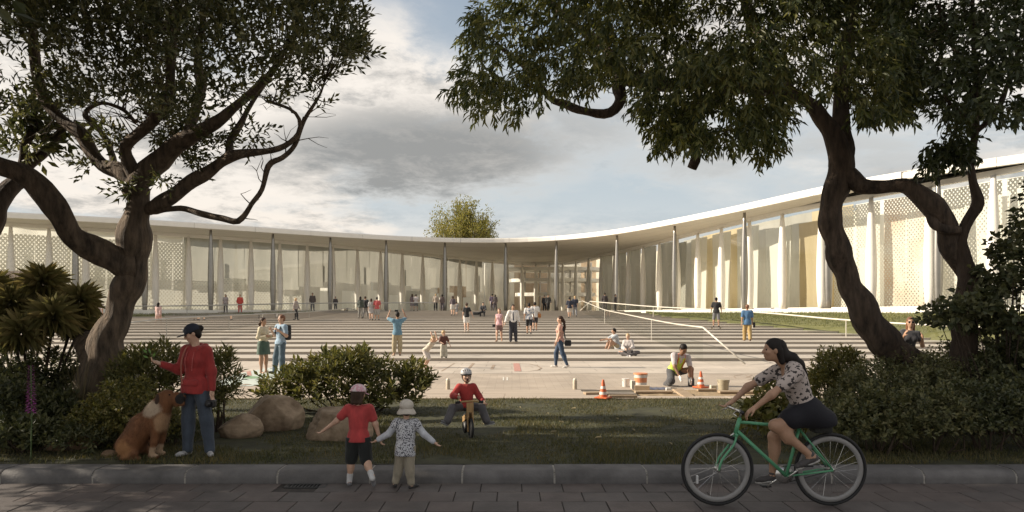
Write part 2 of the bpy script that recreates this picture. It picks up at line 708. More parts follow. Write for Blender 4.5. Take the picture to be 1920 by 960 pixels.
# broad steps up to the building: each step one piece
steps = empty('grand_steps', (0, ST_Y0, 0))
tag(steps, 'broad pale concrete steps across the plaza before the museum', 'steps')
for k in range(ST_N):
    y0 = k * ST_D
    z1 = PZ + (k + 1) * ST_H
    mb = MB()
    y1 = y0 + ST_D + 0.06 if k < ST_N - 1 else y0 + 62
    mb.box(-75, 60, y0, y1, z1 - ST_H - 0.30, z1 - (0.0 if k < ST_N - 1 else 0.004))
    o = mb.obj('step', m_step, steps)
    # nosing strip, a hair proud of the riser
    mb = MB()
    mb.box(-75, 60, y0 - 0.03, y0 + 0.10, z1 - 0.020, z1 + 0.003)
    mb.obj('nosing', mat('step_nosing', (0.435, 0.39, 0.332), 0.8, var=0.08, vscale=2), o)
# ------------------------------------------------------------------ museum
ZS = 10.2                                   # soffit height
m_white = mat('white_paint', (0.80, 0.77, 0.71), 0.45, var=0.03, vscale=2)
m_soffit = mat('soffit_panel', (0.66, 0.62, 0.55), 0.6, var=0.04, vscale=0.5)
m_steel = mat('grey_steel', (0.30, 0.29, 0.27), 0.35, metal=0.85, var=0.08, vscale=2)
m_plinth = mat('white_plinth', (0.74, 0.71, 0.65), 0.7, var=0.06, vscale=0.6)
m_floor = mat('gallery_floor', (0.50, 0.44, 0.34), 0.5, var=0.06, vscale=1)
m_back = mat('gallery_wall', (0.72, 0.67, 0.56), 0.8, var=0.12, vscale=0.25)
m_warm_lit = mat('gallery_wall_warm_lit', (0.44, 0.33, 0.22), 0.8, var=0.25, vscale=0.4)  # yellow glow of the interior put into the wall colour


def glass_mat():
    ma = bpy.data.materials.new('facade_glass')
    ma.use_nodes = True
    nt = ma.node_tree
    nt.nodes.clear()
    N, L = nt.nodes.new, nt.links.new
    out = N('ShaderNodeOutputMaterial')
    tr = N('ShaderNodeBsdfTransparent')
    tr.inputs[0].default_value = (0.93, 0.95, 0.93, 1)
    gl = N('ShaderNodeBsdfGlossy')
    gl.inputs['Roughness'].default_value = 0.02
    fr = N('ShaderNodeFresnel')
    fr.inputs[0].default_value = 1.5
    ad = N('ShaderNodeMath')
    ad.operation = 'MULTIPLY_ADD'
    ad.inputs[1].default_value = 0.9
    ad.inputs[2].default_value = 0.02
    L(fr.outputs[0], ad.inputs[0])
    mx = N('ShaderNodeMixShader')
    L(ad.outputs[0], mx.inputs[0])
    L(tr.outputs[0], mx.inputs[1])
    L(gl.outputs[0], mx.inputs[2])
    L(mx.outputs[0], out.inputs[0])
    return ma


def lattice_mat(name, c, cell, hole, tint=None):
    """white metal mesh: slanting lattice with real see-through holes"""
    ma = bpy.data.materials.new(name)
    ma.use_nodes = True
    nt = ma.node_tree
    N, L = nt.nodes.new, nt.links.new
    b = nt.nodes['Principled BSDF']
    b.inputs['Roughness'].default_value = 0.6
    uv = N('ShaderNodeUVMap')
    sp = N('ShaderNodeSeparateXYZ')
    L(uv.outputs[0], sp.inputs[0])

    def m(op, a, b_=None):
        n = N('ShaderNodeMath')
        n.operation = op
        for i, v in enumerate((a, b_)):
            if v is None:
                continue
            if isinstance(v, (int, float)):
                n.inputs[i].default_value = v
            else:
                L(v, n.inputs[i])
        return n.outputs[0]
    k = 2 * pi / cell
    s1 = m('SINE', m('MULTIPLY', sp.outputs[0], k))
    s2 = m('SINE', m('MULTIPLY', m('MULTIPLY', sp.outputs[1], 0.8), k))
    h = m('GREATER_THAN', m('MULTIPLY', s1, s2), hole)
    n = N('ShaderNodeTexNoise')
    n.inputs['Scale'].default_value = 0.35
    n.inputs['Detail'].default_value = 3
    L(uv.outputs[0], n.inputs['Vector'])
    r = N('ShaderNodeValToRGB')
    r.color_ramp.elements[0].position = 0.35
    r.color_ramp.elements[1].position = 0.7
    r.color_ramp.elements[0].color = c + (1,)
    r.color_ramp.elements[1].color = (tint or tuple(a * 0.92 for a in c)) + (1,)
    L(n.outputs[0], r.inputs[0])
    L(r.outputs[0], b.inputs['Base Color'])
    tl = N('ShaderNodeBsdfTranslucent')
    L(r.outputs[0], tl.inputs[0])
    mt = N('ShaderNodeMixShader')
    mt.inputs[0].default_value = 0.3
    L(b.outputs[0], mt.inputs[1])
    L(tl.outputs[0], mt.inputs[2])
    tr = N('ShaderNodeBsdfTransparent')
    mx = N('ShaderNodeMixShader')
    L(m('MULTIPLY', h, 0.97), mx.inputs[0])
    L(mt.outputs[0], mx.inputs[1])
    L(tr.outputs[0], mx.inputs[2])
    L(mx.outputs[0], nt.nodes['Material Output'].inputs[0])
    return ma


def drape_mat(name, c, c2):
    """thin woven blind: lets part of the light through"""
    ma = mat(name, c, 0.8, c2=c2, vscale=0.45, detail=6, stretch=(1.0, 1.0, 0.25), trans=0.35)
    return ma


m_glass = glass_mat()
m_lat = lattice_mat('white_lattice', (0.84, 0.82, 0.75), 0.25, 0.40)
m_lat_s = lattice_mat('white_lattice_fine', (0.78, 0.76, 0.69), 0.34, 0.45)
m_lat_o = lattice_mat('lattice_with_orange', (0.84, 0.82, 0.75), 0.25, 0.40, (0.78, 0.56, 0.40))
m_drape = drape_mat('cream_blind', (0.36, 0.355, 0.32), (0.47, 0.46, 0.42))
m_drape_t = drape_mat('tan_blind', (0.48, 0.40, 0.25), (0.58, 0.50, 0.35))
m_drape_w = drape_mat('white_blind', (0.80, 0.79, 0.745), (0.74, 0.725, 0.67))
m_drape_g = drape_mat('grey_blind', (0.30, 0.292, 0.262), (0.39, 0.378, 0.343))


def soffit_pt(px, py):
    Y = (ZS - CAMZ) * FOC / (HORIZ - py)
    return ((px - 960.0) / FOC * Y, Y)


EDGE_PX = [(0, 408), (173, 416), (350, 426), (515, 437), (623, 444), (729, 450), (835, 454.5), (948, 455), (1037, 452), (1144, 441.5), (1252, 422.5), (1380, 398), (1536, 364), (1641, 344), (1746, 327.5), (1920, 306)]
edge_xy = np.array([soffit_pt(*p) for p in EDGE_PX])
a0 = edge_xy[0] + (edge_xy[0] - edge_xy[2]) * 0.9
a1 = edge_xy[-1] + (edge_xy[-1] - edge_xy[-3]) * 1.3
edge_xy = np.vstack((a0, edge_xy, a1))
E = catmull(np.c_[edge_xy, np.zeros(len(edge_xy))], 1.5)[:, :2]
for _ in range(10):                          # iron out the measuring noise
    E[1:-1] = 0.25 * E[:-2] + 0.5 * E[1:-1] + 0.25 * E[2:]
COLS_G = [136, 270, 397, 515, 623, 729, 835, 947, 1037, 1144, 1252, 1380, 1536, 1746]
FAC_PX = [(20, 418), (91, 422.5), (160, 427), (226, 431), (290, 435.2), (352, 439), (412, 443), (468, 447), (523, 451), (573, 454.5), (621, 458.5), (667, 463), (710, 467), (751, 471), (789, 475), (825, 479), (859, 482.2), (890, 485.5), (920, 488), (949, 490.5), (977, 492), (1006, 492.6), (1032, 492), (1060, 490), (1085, 486.6), (1108, 481.8), (1132, 476.5), (1157, 471), (1183, 465), (1211, 458.5), (1242, 450.6), (1276, 441.5), (1314, 431.5), (1358, 420.5), (1412, 407.5), (1475, 392.5), (1540, 379), (1641, 362), (1755, 340), (1879, 317)]
F_xy = np.array([soffit_pt(*p) for p in FAC_PX])
b0 = F_xy[0] + (F_xy[0] - F_xy[1]) * np.arange(3, 0, -1)[:, None]
b1 = F_xy[-1] + (F_xy[-1] - F_xy[-2]) * 0.8
F_xy = np.vstack((b0, F_xy, b1))
for _ in range(2):
    F_xy[1:-1] = 0.2 * F_xy[:-2] + 0.6 * F_xy[1:-1] + 0.2 * F_xy[2:]


def outward(P):
    T = np.gradient(P, axis=0)
    Nn = np.stack((T[:, 1], -T[:, 0]), 1)
    return Nn / np.linalg.norm(Nn, axis=1, keepdims=True)    # towards the plaza


museum = empty('museum_building', (0, 80, TOPZ), 0, 'long white curved museum with thin roof, slender columns and glass front', 'building')
M0 = np.array((0, 80, TOPZ))


def mpart(name, V, F, ma, parent=museum, smooth=False):
    V = np.asarray(V, float) - M0
    return link(name, mesh_np(name, V, F, ma, smooth), parent)


def strip(P, Q, z0, z1):
    """quads between polyline P at z0 and polyline Q at z1"""
    n = len(P)
    V = np.vstack((np.c_[P, np.full(n, z0)], np.c_[Q, np.full(n, z1)]))
    i = np.arange(n - 1)
    return V, np.stack((i, i + 1, n + i + 1, n + i), 1)


# roof: soffit, fascia, top
EN = outward(E)
back = E - EN * 9.0
n = len(E)
# inner edge of the roof follows the facade, 8 m behind it
FN = outward(F_xy)
Fi = catmull(np.c_[F_xy - FN * 8.0, np.zeros(len(F_xy))], 2.0)[:, :2]
# a clean ring: front edge E, rear edge sampled at matching fractions
def resample(P, m):
    s = np.concatenate(([0], np.cumsum(np.linalg.norm(np.diff(P, axis=0), axis=1))))
    t = np.linspace(0, s[-1], m)
    return np.stack((np.interp(t, s, P[:, 0]), np.interp(t, s, P[:, 1])), 1)


NR = 90
Er = resample(E, NR)
FacR = resample(F_xy, NR)
BackR = FacR + (FacR - Er) / (np.linalg.norm(FacR - Er, axis=1, keepdims=True) + 1e-6) * 8.0  # roof stops short so that daylight reaches the gallery
roof_top = ZS + 0.48
V, F = strip(Er, BackR, roof_top, roof_top)
ro = mpart('roof', V, F[:, ::-1], m_white)
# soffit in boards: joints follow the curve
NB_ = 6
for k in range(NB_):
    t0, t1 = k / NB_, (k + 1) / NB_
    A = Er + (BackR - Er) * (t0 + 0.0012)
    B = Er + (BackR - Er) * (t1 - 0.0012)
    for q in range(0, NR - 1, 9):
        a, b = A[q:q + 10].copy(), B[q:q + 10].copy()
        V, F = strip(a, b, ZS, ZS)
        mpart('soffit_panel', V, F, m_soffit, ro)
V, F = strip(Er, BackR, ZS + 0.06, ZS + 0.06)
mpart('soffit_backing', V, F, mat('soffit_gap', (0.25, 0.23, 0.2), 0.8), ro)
V, F = strip(BackR, BackR, ZS, roof_top)
mpart('rear_fascia', V, F[:, ::-1], m_white, ro)
fs = resample(E, 23)
for q in range(22):
    seg = resample(E, 221)[q * 10:q * 10 + 11].copy()
    nn = outward(seg)
    d = seg[-1] - seg[0]
    seg[0] += d / np.linalg.norm(d) * 0.012
    seg[-1] -= d / np.linalg.norm(d) * 0.012
    o1 = seg + nn * 0.05
    o2 = seg + nn * 0.01
    m_ = len(seg)
    V = np.vstack((np.c_[seg, np.full(m_, ZS - 0.02)], np.c_[o1, np.full(m_, ZS + 0.02)], np.c_[o1, np.full(m_, roof_top - 0.1)], np.c_[o2, np.full(m_, roof_top + 0.03)], np.c_[seg - nn * 0.3, np.full(m_, roof_top + 0.03)]))
    i = np.arange(m_ - 1)
    F = np.vstack([np.stack((r_ * m_ + i, r_ * m_ + i + 1, (r_ + 1) * m_ + i + 1, (r_ + 1) * m_ + i), 1) for r_ in range(4)])
    mpart('fascia_panel', V, F, m_white, ro)

# plinth and floor
PlR = Er + outward(Er) * 1.1
PlR[:, 0] = PlR[:, 0]
V, F = strip(PlR, BackR, TOPZ, TOPZ)
fl = mpart('floor', V, F, m_floor)
V, F = strip(PlR, PlR, TOPZ - 0.62, TOPZ + 0.03)
mpart('plinth_face', V, F, m_plinth, fl)
PlI = Er + outward(Er) * 0.35
V, F = strip(PlR, PlI, TOPZ + 0.03, TOPZ + 0.03)
mpart('plinth_coping', V, F, m_plinth, fl)

# head rail of the glass front under the soffit
FH = F_xy + FN * 0.10
V1, F1 = strip(F_xy + FN * 0.22, F_xy + FN * 0.22, ZS - 0.34, ZS - 0.004)
V2, F2 = strip(F_xy + FN * 0.22, F_xy - FN * 0.1, ZS - 0.34, ZS - 0.34)
mpart('head_rail', np.vstack((V1, V2)), np.vstack((F1, F2 + len(V1))), m_white)
V1, F1 = strip(F_xy + FN * 0.12, F_xy + FN * 0.12, TOPZ + 0.002, TOPZ + 0.16)
mpart('sill_rail', V1, F1, m_white)


def spindle(h, rb, rm, rt, seg=14):
    """column that swells at a third of its height and tapers to a thin head"""
    prof = []
    for t in np.linspace(0, 1, 13):
        if t < 0.35:
            s = t / 0.35
            r_ = rb + (rm - rb) * (1 - (1 - s) ** 2)
        else:
            s = (t - 0.35) / 0.65
            r_ = rm + (rt - rm) * s ** 1.7
        prof.append((r_, t * h))
    mb = MB()
    mb.lathe(prof, seg)
    return mb


H0 = ZS - TOPZ
cw = spindle(H0 - 0.34, 0.24, 0.36, 0.13).mesh('column', m_white, True)
cg = spindle(H0 - 0.01, 0.19, 0.29, 0.11).mesh('steel_column', m_steel, True)
for i in range(len(F_xy)):
    p = F_xy[i] + FN[i] * 0.34
    o = link('column', cw, museum, (p[0], p[1] - 80, 0))
Es = resample(E, 600)
pxE = 960 + Es[:, 0] / Es[:, 1] * FOC
EsN = outward(Es)
for px in COLS_G:
    j = int(np.argmin(np.abs(pxE - px)))
    p = Es[j] - EsN[j] * 0.9
    link('steel_column', cg, museum, (p[0], p[1] - 80, 0))

# glass panes and the blinds behind them, one of each per bay
rb_ = random.Random(5)


def bay_sheet(p, q, nrm, z0, z1, ma, name, inset, bow=0.0, nseg=8, twist=0.0, u0=0.04, u1=0.96):
    us = np.linspace(u0, u1, nseg + 1)
    L = np.linalg.norm(q - p)
    V, UV = [], []
    zs = np.linspace(z0, z1, 7)
    for z in zs:
        tz = (z - z0) / (z1 - z0)
        for u in us:
            s = (sin(u * pi * 2 + tz * twist * 2) * bow + (u - 0.5) * twist * (tz - 0.4)) * 0.3
            pt = p + (q - p) * u - nrm * (inset + s)
            V.append((pt[0], pt[1], z))
            UV.append((u * L, z))
    m_ = nseg + 1
    F = [(r_ * m_ + c, r_ * m_ + c + 1, (r_ + 1) * m_ + c + 1, (r_ + 1) * m_ + c) for r_ in range(6) for c in range(nseg)]
    o = mpart(name, V, np.array(F), ma, museum, bow > 0)
    uvl = o.data.uv_layers.new(name='UVMap')
    li = np.empty(len(o.data.loops), dtype=np.int32)
    o.data.loops.foreach_get('vertex_index', li)
    uvl.data.foreach_set('uv', np.asarray(UV, dtype=np.float32)[li].ravel())
    return o


for i in range(len(F_xy) - 1):
    p, q = F_xy[i], F_xy[i + 1]
    mid = (p + q) / 2
    nrm = (FN[i] + FN[i + 1]) / 2
    px = 960 + mid[0] / mid[1] * FOC
    bay_sheet(p, q, nrm, TOPZ + 0.16, ZS - 0.34, m_glass, 'glass_pane', 0.0, 0.0, 1, 0, 0.0, 1.0)
    if px < 330:
        bay_sheet(p, q, nrm, TOPZ + 0.1, ZS - 0.9, m_lat_s, 'lattice_screen', 0.8, 0.0, 2)
        bay_sheet(p, q, nrm, TOPZ + 3.3, ZS - 0.02, m_drape_w, 'blind', 2.2, 0.25, 10, 0.4, 0.02, 0.98)
    elif px < 640:
        if px < 560:
            bay_sheet(p, q, nrm, TOPZ + 0.1, TOPZ + 2.6 + rb_.uniform(-0.7, 1.4), m_lat_s, 'lattice_screen', 0.8, 0.0, 2)
        bay_sheet(p, q, nrm, TOPZ + 2.4 + rb_.uniform(-0.3, 0.6), ZS - 0.02, m_drape if px < 560 else m_drape_g, 'blind', 1.8, 0.2, 10, 0.3, 0.0, 1.0)
    elif px < 930:
        bay_sheet(p, q, nrm, TOPZ + 3.3 + rb_.uniform(-0.3, 0.6), ZS - 0.02, m_drape_g, 'blind', 1.8, 0.2, 10, 0.3, 0.0, 1.0)
        bay_sheet(p, q, nrm, TOPZ + 0.1, TOPZ + rb_.uniform(2.2, 3.0), m_drape_w if rb_.random() < 0.5 else m_drape, 'blind', 3.2, 0.3, 10, 0.6, rb_.uniform(0.05, 0.3), rb_.uniform(0.6, 0.95))
    elif px < 1100:
        pass
    elif px < 1230:
        bay_sheet(p, q, nrm, TOPZ + 0.1, ZS - 0.02, m_drape_g, 'blind', 1.5, 0.3, 12, 0.6, 0.05, 0.9)
    elif px < 1580:
        ma = {0: m_drape_w, 1: m_drape_w, 2: m_drape_w, 3: m_drape_t, 4: m_drape_t}.get(int((px - 1230) / 75), m_drape_w)
        if px < 1275:
            ma = m_drape
        bay_sheet(p, q, nrm, TOPZ + 0.1, ZS - (0.5 if px < 1400 else 1.1), ma, 'blind', 1.1, 0.28, 14, 0.8, 0.05, 0.80)
        bay_sheet(p, q, nrm, TOPZ + 0.1, ZS - 0.02, m_drape_t if rb_.random() < 0.4 else m_drape, 'blind', 2.6, 0.25, 10, 0.5, 0.0, 1.0)
    else:
        bay_sheet(p, q, nrm, TOPZ + 0.1, ZS - 0.5, m_lat_o if 1640 < px < 1760 else m_lat, 'lattice_screen', 0.7, 0.0, 2)
        bay_sheet(p, q, nrm, TOPZ + 0.1, ZS - 0.02, m_drape_w, 'blind', 3.0, 0.4, 10, 0.8, 0.02, 0.98)

# gallery wall across an open court added behind the roof to let daylight in; lower than the roof
W = F_xy - FN * np.linspace(13, 13, len(F_xy))[:, None]
Wr = resample(W, 60)
for q in range(0, 59):
    ma = m_warm_lit if q in (22, 23, 27, 28, 31) else m_back
    V, F = strip(Wr[q:q + 2], Wr[q:q + 2], TOPZ, ZS + 1.5)
    mpart('gallery_wall', V, F, ma)
# mezzanine ramp turning behind the entrance
cx, cy = soffit_pt(1044, 491)
cy += 1.0
for k, (z, ra, rb) in enumerate(((TOPZ + 2.6, 5.5, 3.6), (TOPZ + 4.9, 6.3, 4.3), (TOPZ + 6.7, 6.8, 5.0))):
    th = np.linspace(0, 2 * pi, 49)
    A = np.stack((cx + ra * np.cos(th) * 1.2, cy + 3 + ra * np.sin(th) * 0.6), 1)
    B = np.stack((cx + rb * np.cos(th) * 1.2, cy + 3 + rb * np.sin(th) * 0.6), 1)
    v1, f1 = strip(A, A, z, z + 0.55)
    v2, f2 = strip(A, B, z, z)
    v3, f3 = strip(B, B, z, z + 0.55)
    mpart('ramp_ring', np.vstack((v1, v2, v3)), np.vstack((f1, f2 + len(v1), f3 + len(v1) + len(v2))), m_white)
for dx in (-5, -2.5, 0, 2.5, 5):
    mb = MB()
    mb.tube([(cx + dx, cy + 3 - 80, 0), (cx + dx, cy + 3 - 80, 7.0)], 0.13, 8)
    mb.obj('gallery_post', m_steel, museum)
# posts and partition edges seen through the glass
for i in range(2, len(F_xy) - 2):
    if i % 2 == 0:
        p = F_xy[i] - FN[i] * 5.5
        mb = MB()
        mb.tube([(p[0], p[1] - 80, 0), (p[0], p[1] - 80, 8.0)], 0.14, 8)
        mb.obj('gallery_post', m_white, museum)

# ------------------------------------------------------------------ grass banks beside the steps
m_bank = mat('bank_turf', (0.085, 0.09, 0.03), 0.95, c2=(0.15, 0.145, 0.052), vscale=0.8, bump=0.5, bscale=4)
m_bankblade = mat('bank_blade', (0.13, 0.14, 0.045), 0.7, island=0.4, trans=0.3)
Rr = np.array([(13.0, 69.3), (12.6, 62), (12.7, 57), (14.3, 53), (15.8, 48), (17.4, 43.5), (19.5, 39), (22, 34.5), (25.5, 30), (30, 26.3), (40, 22)])
Rl = np.array([(-18.5, 69.4), (-21, 66.5), (-24, 63), (-28, 60.3), (-31.5, 57.2), (-36, 53.5), (-42, 48), (-52, 40), (-66, 32)])


def bank(name, stair_edge, side, label, seed):
    S = resample(stair_edge, 40)
    # matching stretch of the plinth front
    P = resample(E, 300) + outward(resample(E, 300)) * 1.05
    if side > 0:
        j = int(np.argmin(np.linalg.norm(P - np.array((13.6, 68.5)), axis=1)))
        Q = resample(P[j:], 40)
    else:
        j = int(np.argmin(np.linalg.norm(P - np.array((-18.5, 74)), axis=1)))
        Q = resample(P[:j][::-1], 40)
    rows_ = []
    K = 9
    for k in range(K):
        t = k / (K - 1)
        XY = S + (Q - S) * t
        zs = step_z(S[:, 1] - 0.8) + 0.10
        zq = np.full(40, TOPZ - 0.26 if side > 0 else TOPZ - 0.34)
        z = zs + (zq - zs) * (t ** 0.8)
        if k == 0:
            z = zs - 0.45
        rows_.append(np.c_[XY, z])
    V = np.concatenate(rows_)
    V[40:, 2] += 0.05 * wnoise(V[40:], 0.9, seed)
    idx = np.arange(K * 40).reshape(K, 40)
    F = np.stack((idx[:-1, :-1].ravel(), idx[:-1, 1:].ravel(), idx[1:, 1:].ravel(), idx[1:, :-1].ravel()), 1)
    if side < 0:
        F = F[:, ::-1]
    o = link(name, mesh_np(name, V, F, m_bank, True))
    o['kind'] = 'structure'
    g = np.random.default_rng(seed)
    nb = 16000
    fi = g.integers(K // 9 * 39, len(F), nb)
    a, b = g.random(nb), g.random(nb)
    q = V[F[fi]]
    pts = (q[:, 0] * ((1 - a) * (1 - b))[:, None] + q[:, 1] * (a * (1 - b))[:, None] + q[:, 2] * (a * b)[:, None] + q[:, 3] * ((1 - a) * b)[:, None])
    b_ = link('bank_grass', blades('bank_grass', pts, 0.13, 0.035, m_bankblade, 0.8, seed))
    tag(b_, label, 'grass', kind='stuff')


bank('grass_bank', Rr, 1, 'sunlit rough grass on the bank right of the steps', 21)
bank('grass_bank', Rl, -1, 'rough grass on the low bank left of the steps', 22)

# ------------------------------------------------------------------ handrails
m_rail = mat('rail_white', (0.62, 0.58, 0.50), 0.35, spec=0.6)
m_railg = mat('rail_grey', (0.36, 0.35, 0.32), 0.4, metal=0.4)


def handrail(name, label, pts, ground, r, ma, posts, ends=()):
    """pts: top-rail points; posts at the given indices down to the ground; glass below"""
    P = np.array(pts, float)
    base = P[0].copy()
    base[2] = ground[0]
    root = empty(name, base, 0, label, 'handrail', 'handrails of the steps')
    mb = MB()
    mb.tube(catmull(P, 0.8) - base if len(P) > 2 else P - base, r, 8)
    mb.obj('top_rail', ma, root, True)
    for e in ends:
        mb = MB()
        mb.tube(np.array(e) - base, r, 8)
        mb.obj('end_rail', ma, root, True)
    for i in posts:
        mb = MB()
        mb.tube([(P[i][0] - base[0], P[i][1] - base[1], ground[i] - base[2] - 0.02), (P[i][0] - base[0], P[i][1] - base[1], P[i][2] - base[2])], r * 0.55, 8)
        mb.obj('post', ma, root)
    for i in range(len(P) - 1):
        a, b = P[i], P[i + 1]
        V = np.array([(a[0], a[1], ground[i] + 0.05), (b[0], b[1], ground[i + 1] + 0.05), (b[0], b[1], b[2] - r), (a[0], a[1], a[2] - r)]) - base
        link('glass_panel', mesh_np('glass_panel', V, np.array([[0, 1, 2, 3]]), m_glass), root)


def rp(x, y, z):
    return (x, y, z)


pr = [(6.75, 65.5, 3.12), (6.75, 58, 2.66), (6.65, 49, 2.16), (6.9, 42, 1.86), (7.15, 35, 1.57), (7.1, 29.5, 1.42), (7.05, 25.2, 1.36)]
gr = [float(step_z(p[1])) for p in pr]
handrail('handrail', 'white handrail down the steps ending in a long slanting strut', pr, gr, 0.030, m_rail, (2, 4), ends=([(7.05, 25.2, 1.36), (8.2, 24.0, PZ + 0.05)], [(6.75, 65.5, 3.12), (6.3, 66.2, 2.95), (6.05, 66.6, TOPZ - 0.12)]))
pr = [(7.9, 68.9, 3.14), (10.0, 63.3, 2.80), (12.0, 58.0, 2.49), (15.8, 44.8, 1.99), (18.4, 37.6, 1.53), (21.0, 32.0, 1.28), (25, 27, 1.15)]
gr = [TOPZ, float(step_z(63.3)), float(step_z(58)), float(step_z(44.8)), float(step_z(37.6)), float(step_z(32)), 0.1]
handrail('handrail', 'white handrail along the grass bank on the right of the steps', pr, gr, 0.045, m_rail, (2, 3, 4), ends=([(7.9, 68.9, 3.14), (6.9, 69.1, TOPZ)],))
pr = [(-7.8, 69.6, 3.02), (-13.5, 68.5, 2.98), (-20, 66.6, 2.9), (-28.9, 60.7, 2.6), (-35.5, 56.5, 2.5), (-45, 49, 2.3)]
gr = [TOPZ, TOPZ, TOPZ - 0.2, 1.72, 1.5, 1.2]
handrail('handrail', 'grey handrail with glass before the left wing of the museum', pr, gr, 0.05, m_railg, (0, 1, 2, 3, 4))
pr = [(-15.6, 65.0, 2.42), (-16.2, 54.5, 2.03), (-17.2, 41.5, 1.77), (-17.2, 34, 1.62), (-17.1, 28, 1.3)]
gr = [float(step_z(p[1])) for p in pr]
handrail('handrail', 'pale handrail on the left flight behind the talking couple', pr, gr, 0.035, m_railg, (1, 2, 3), ends=([(-15.6, 65.0, 2.42), (-15.0, 66.0, 2.2)],))
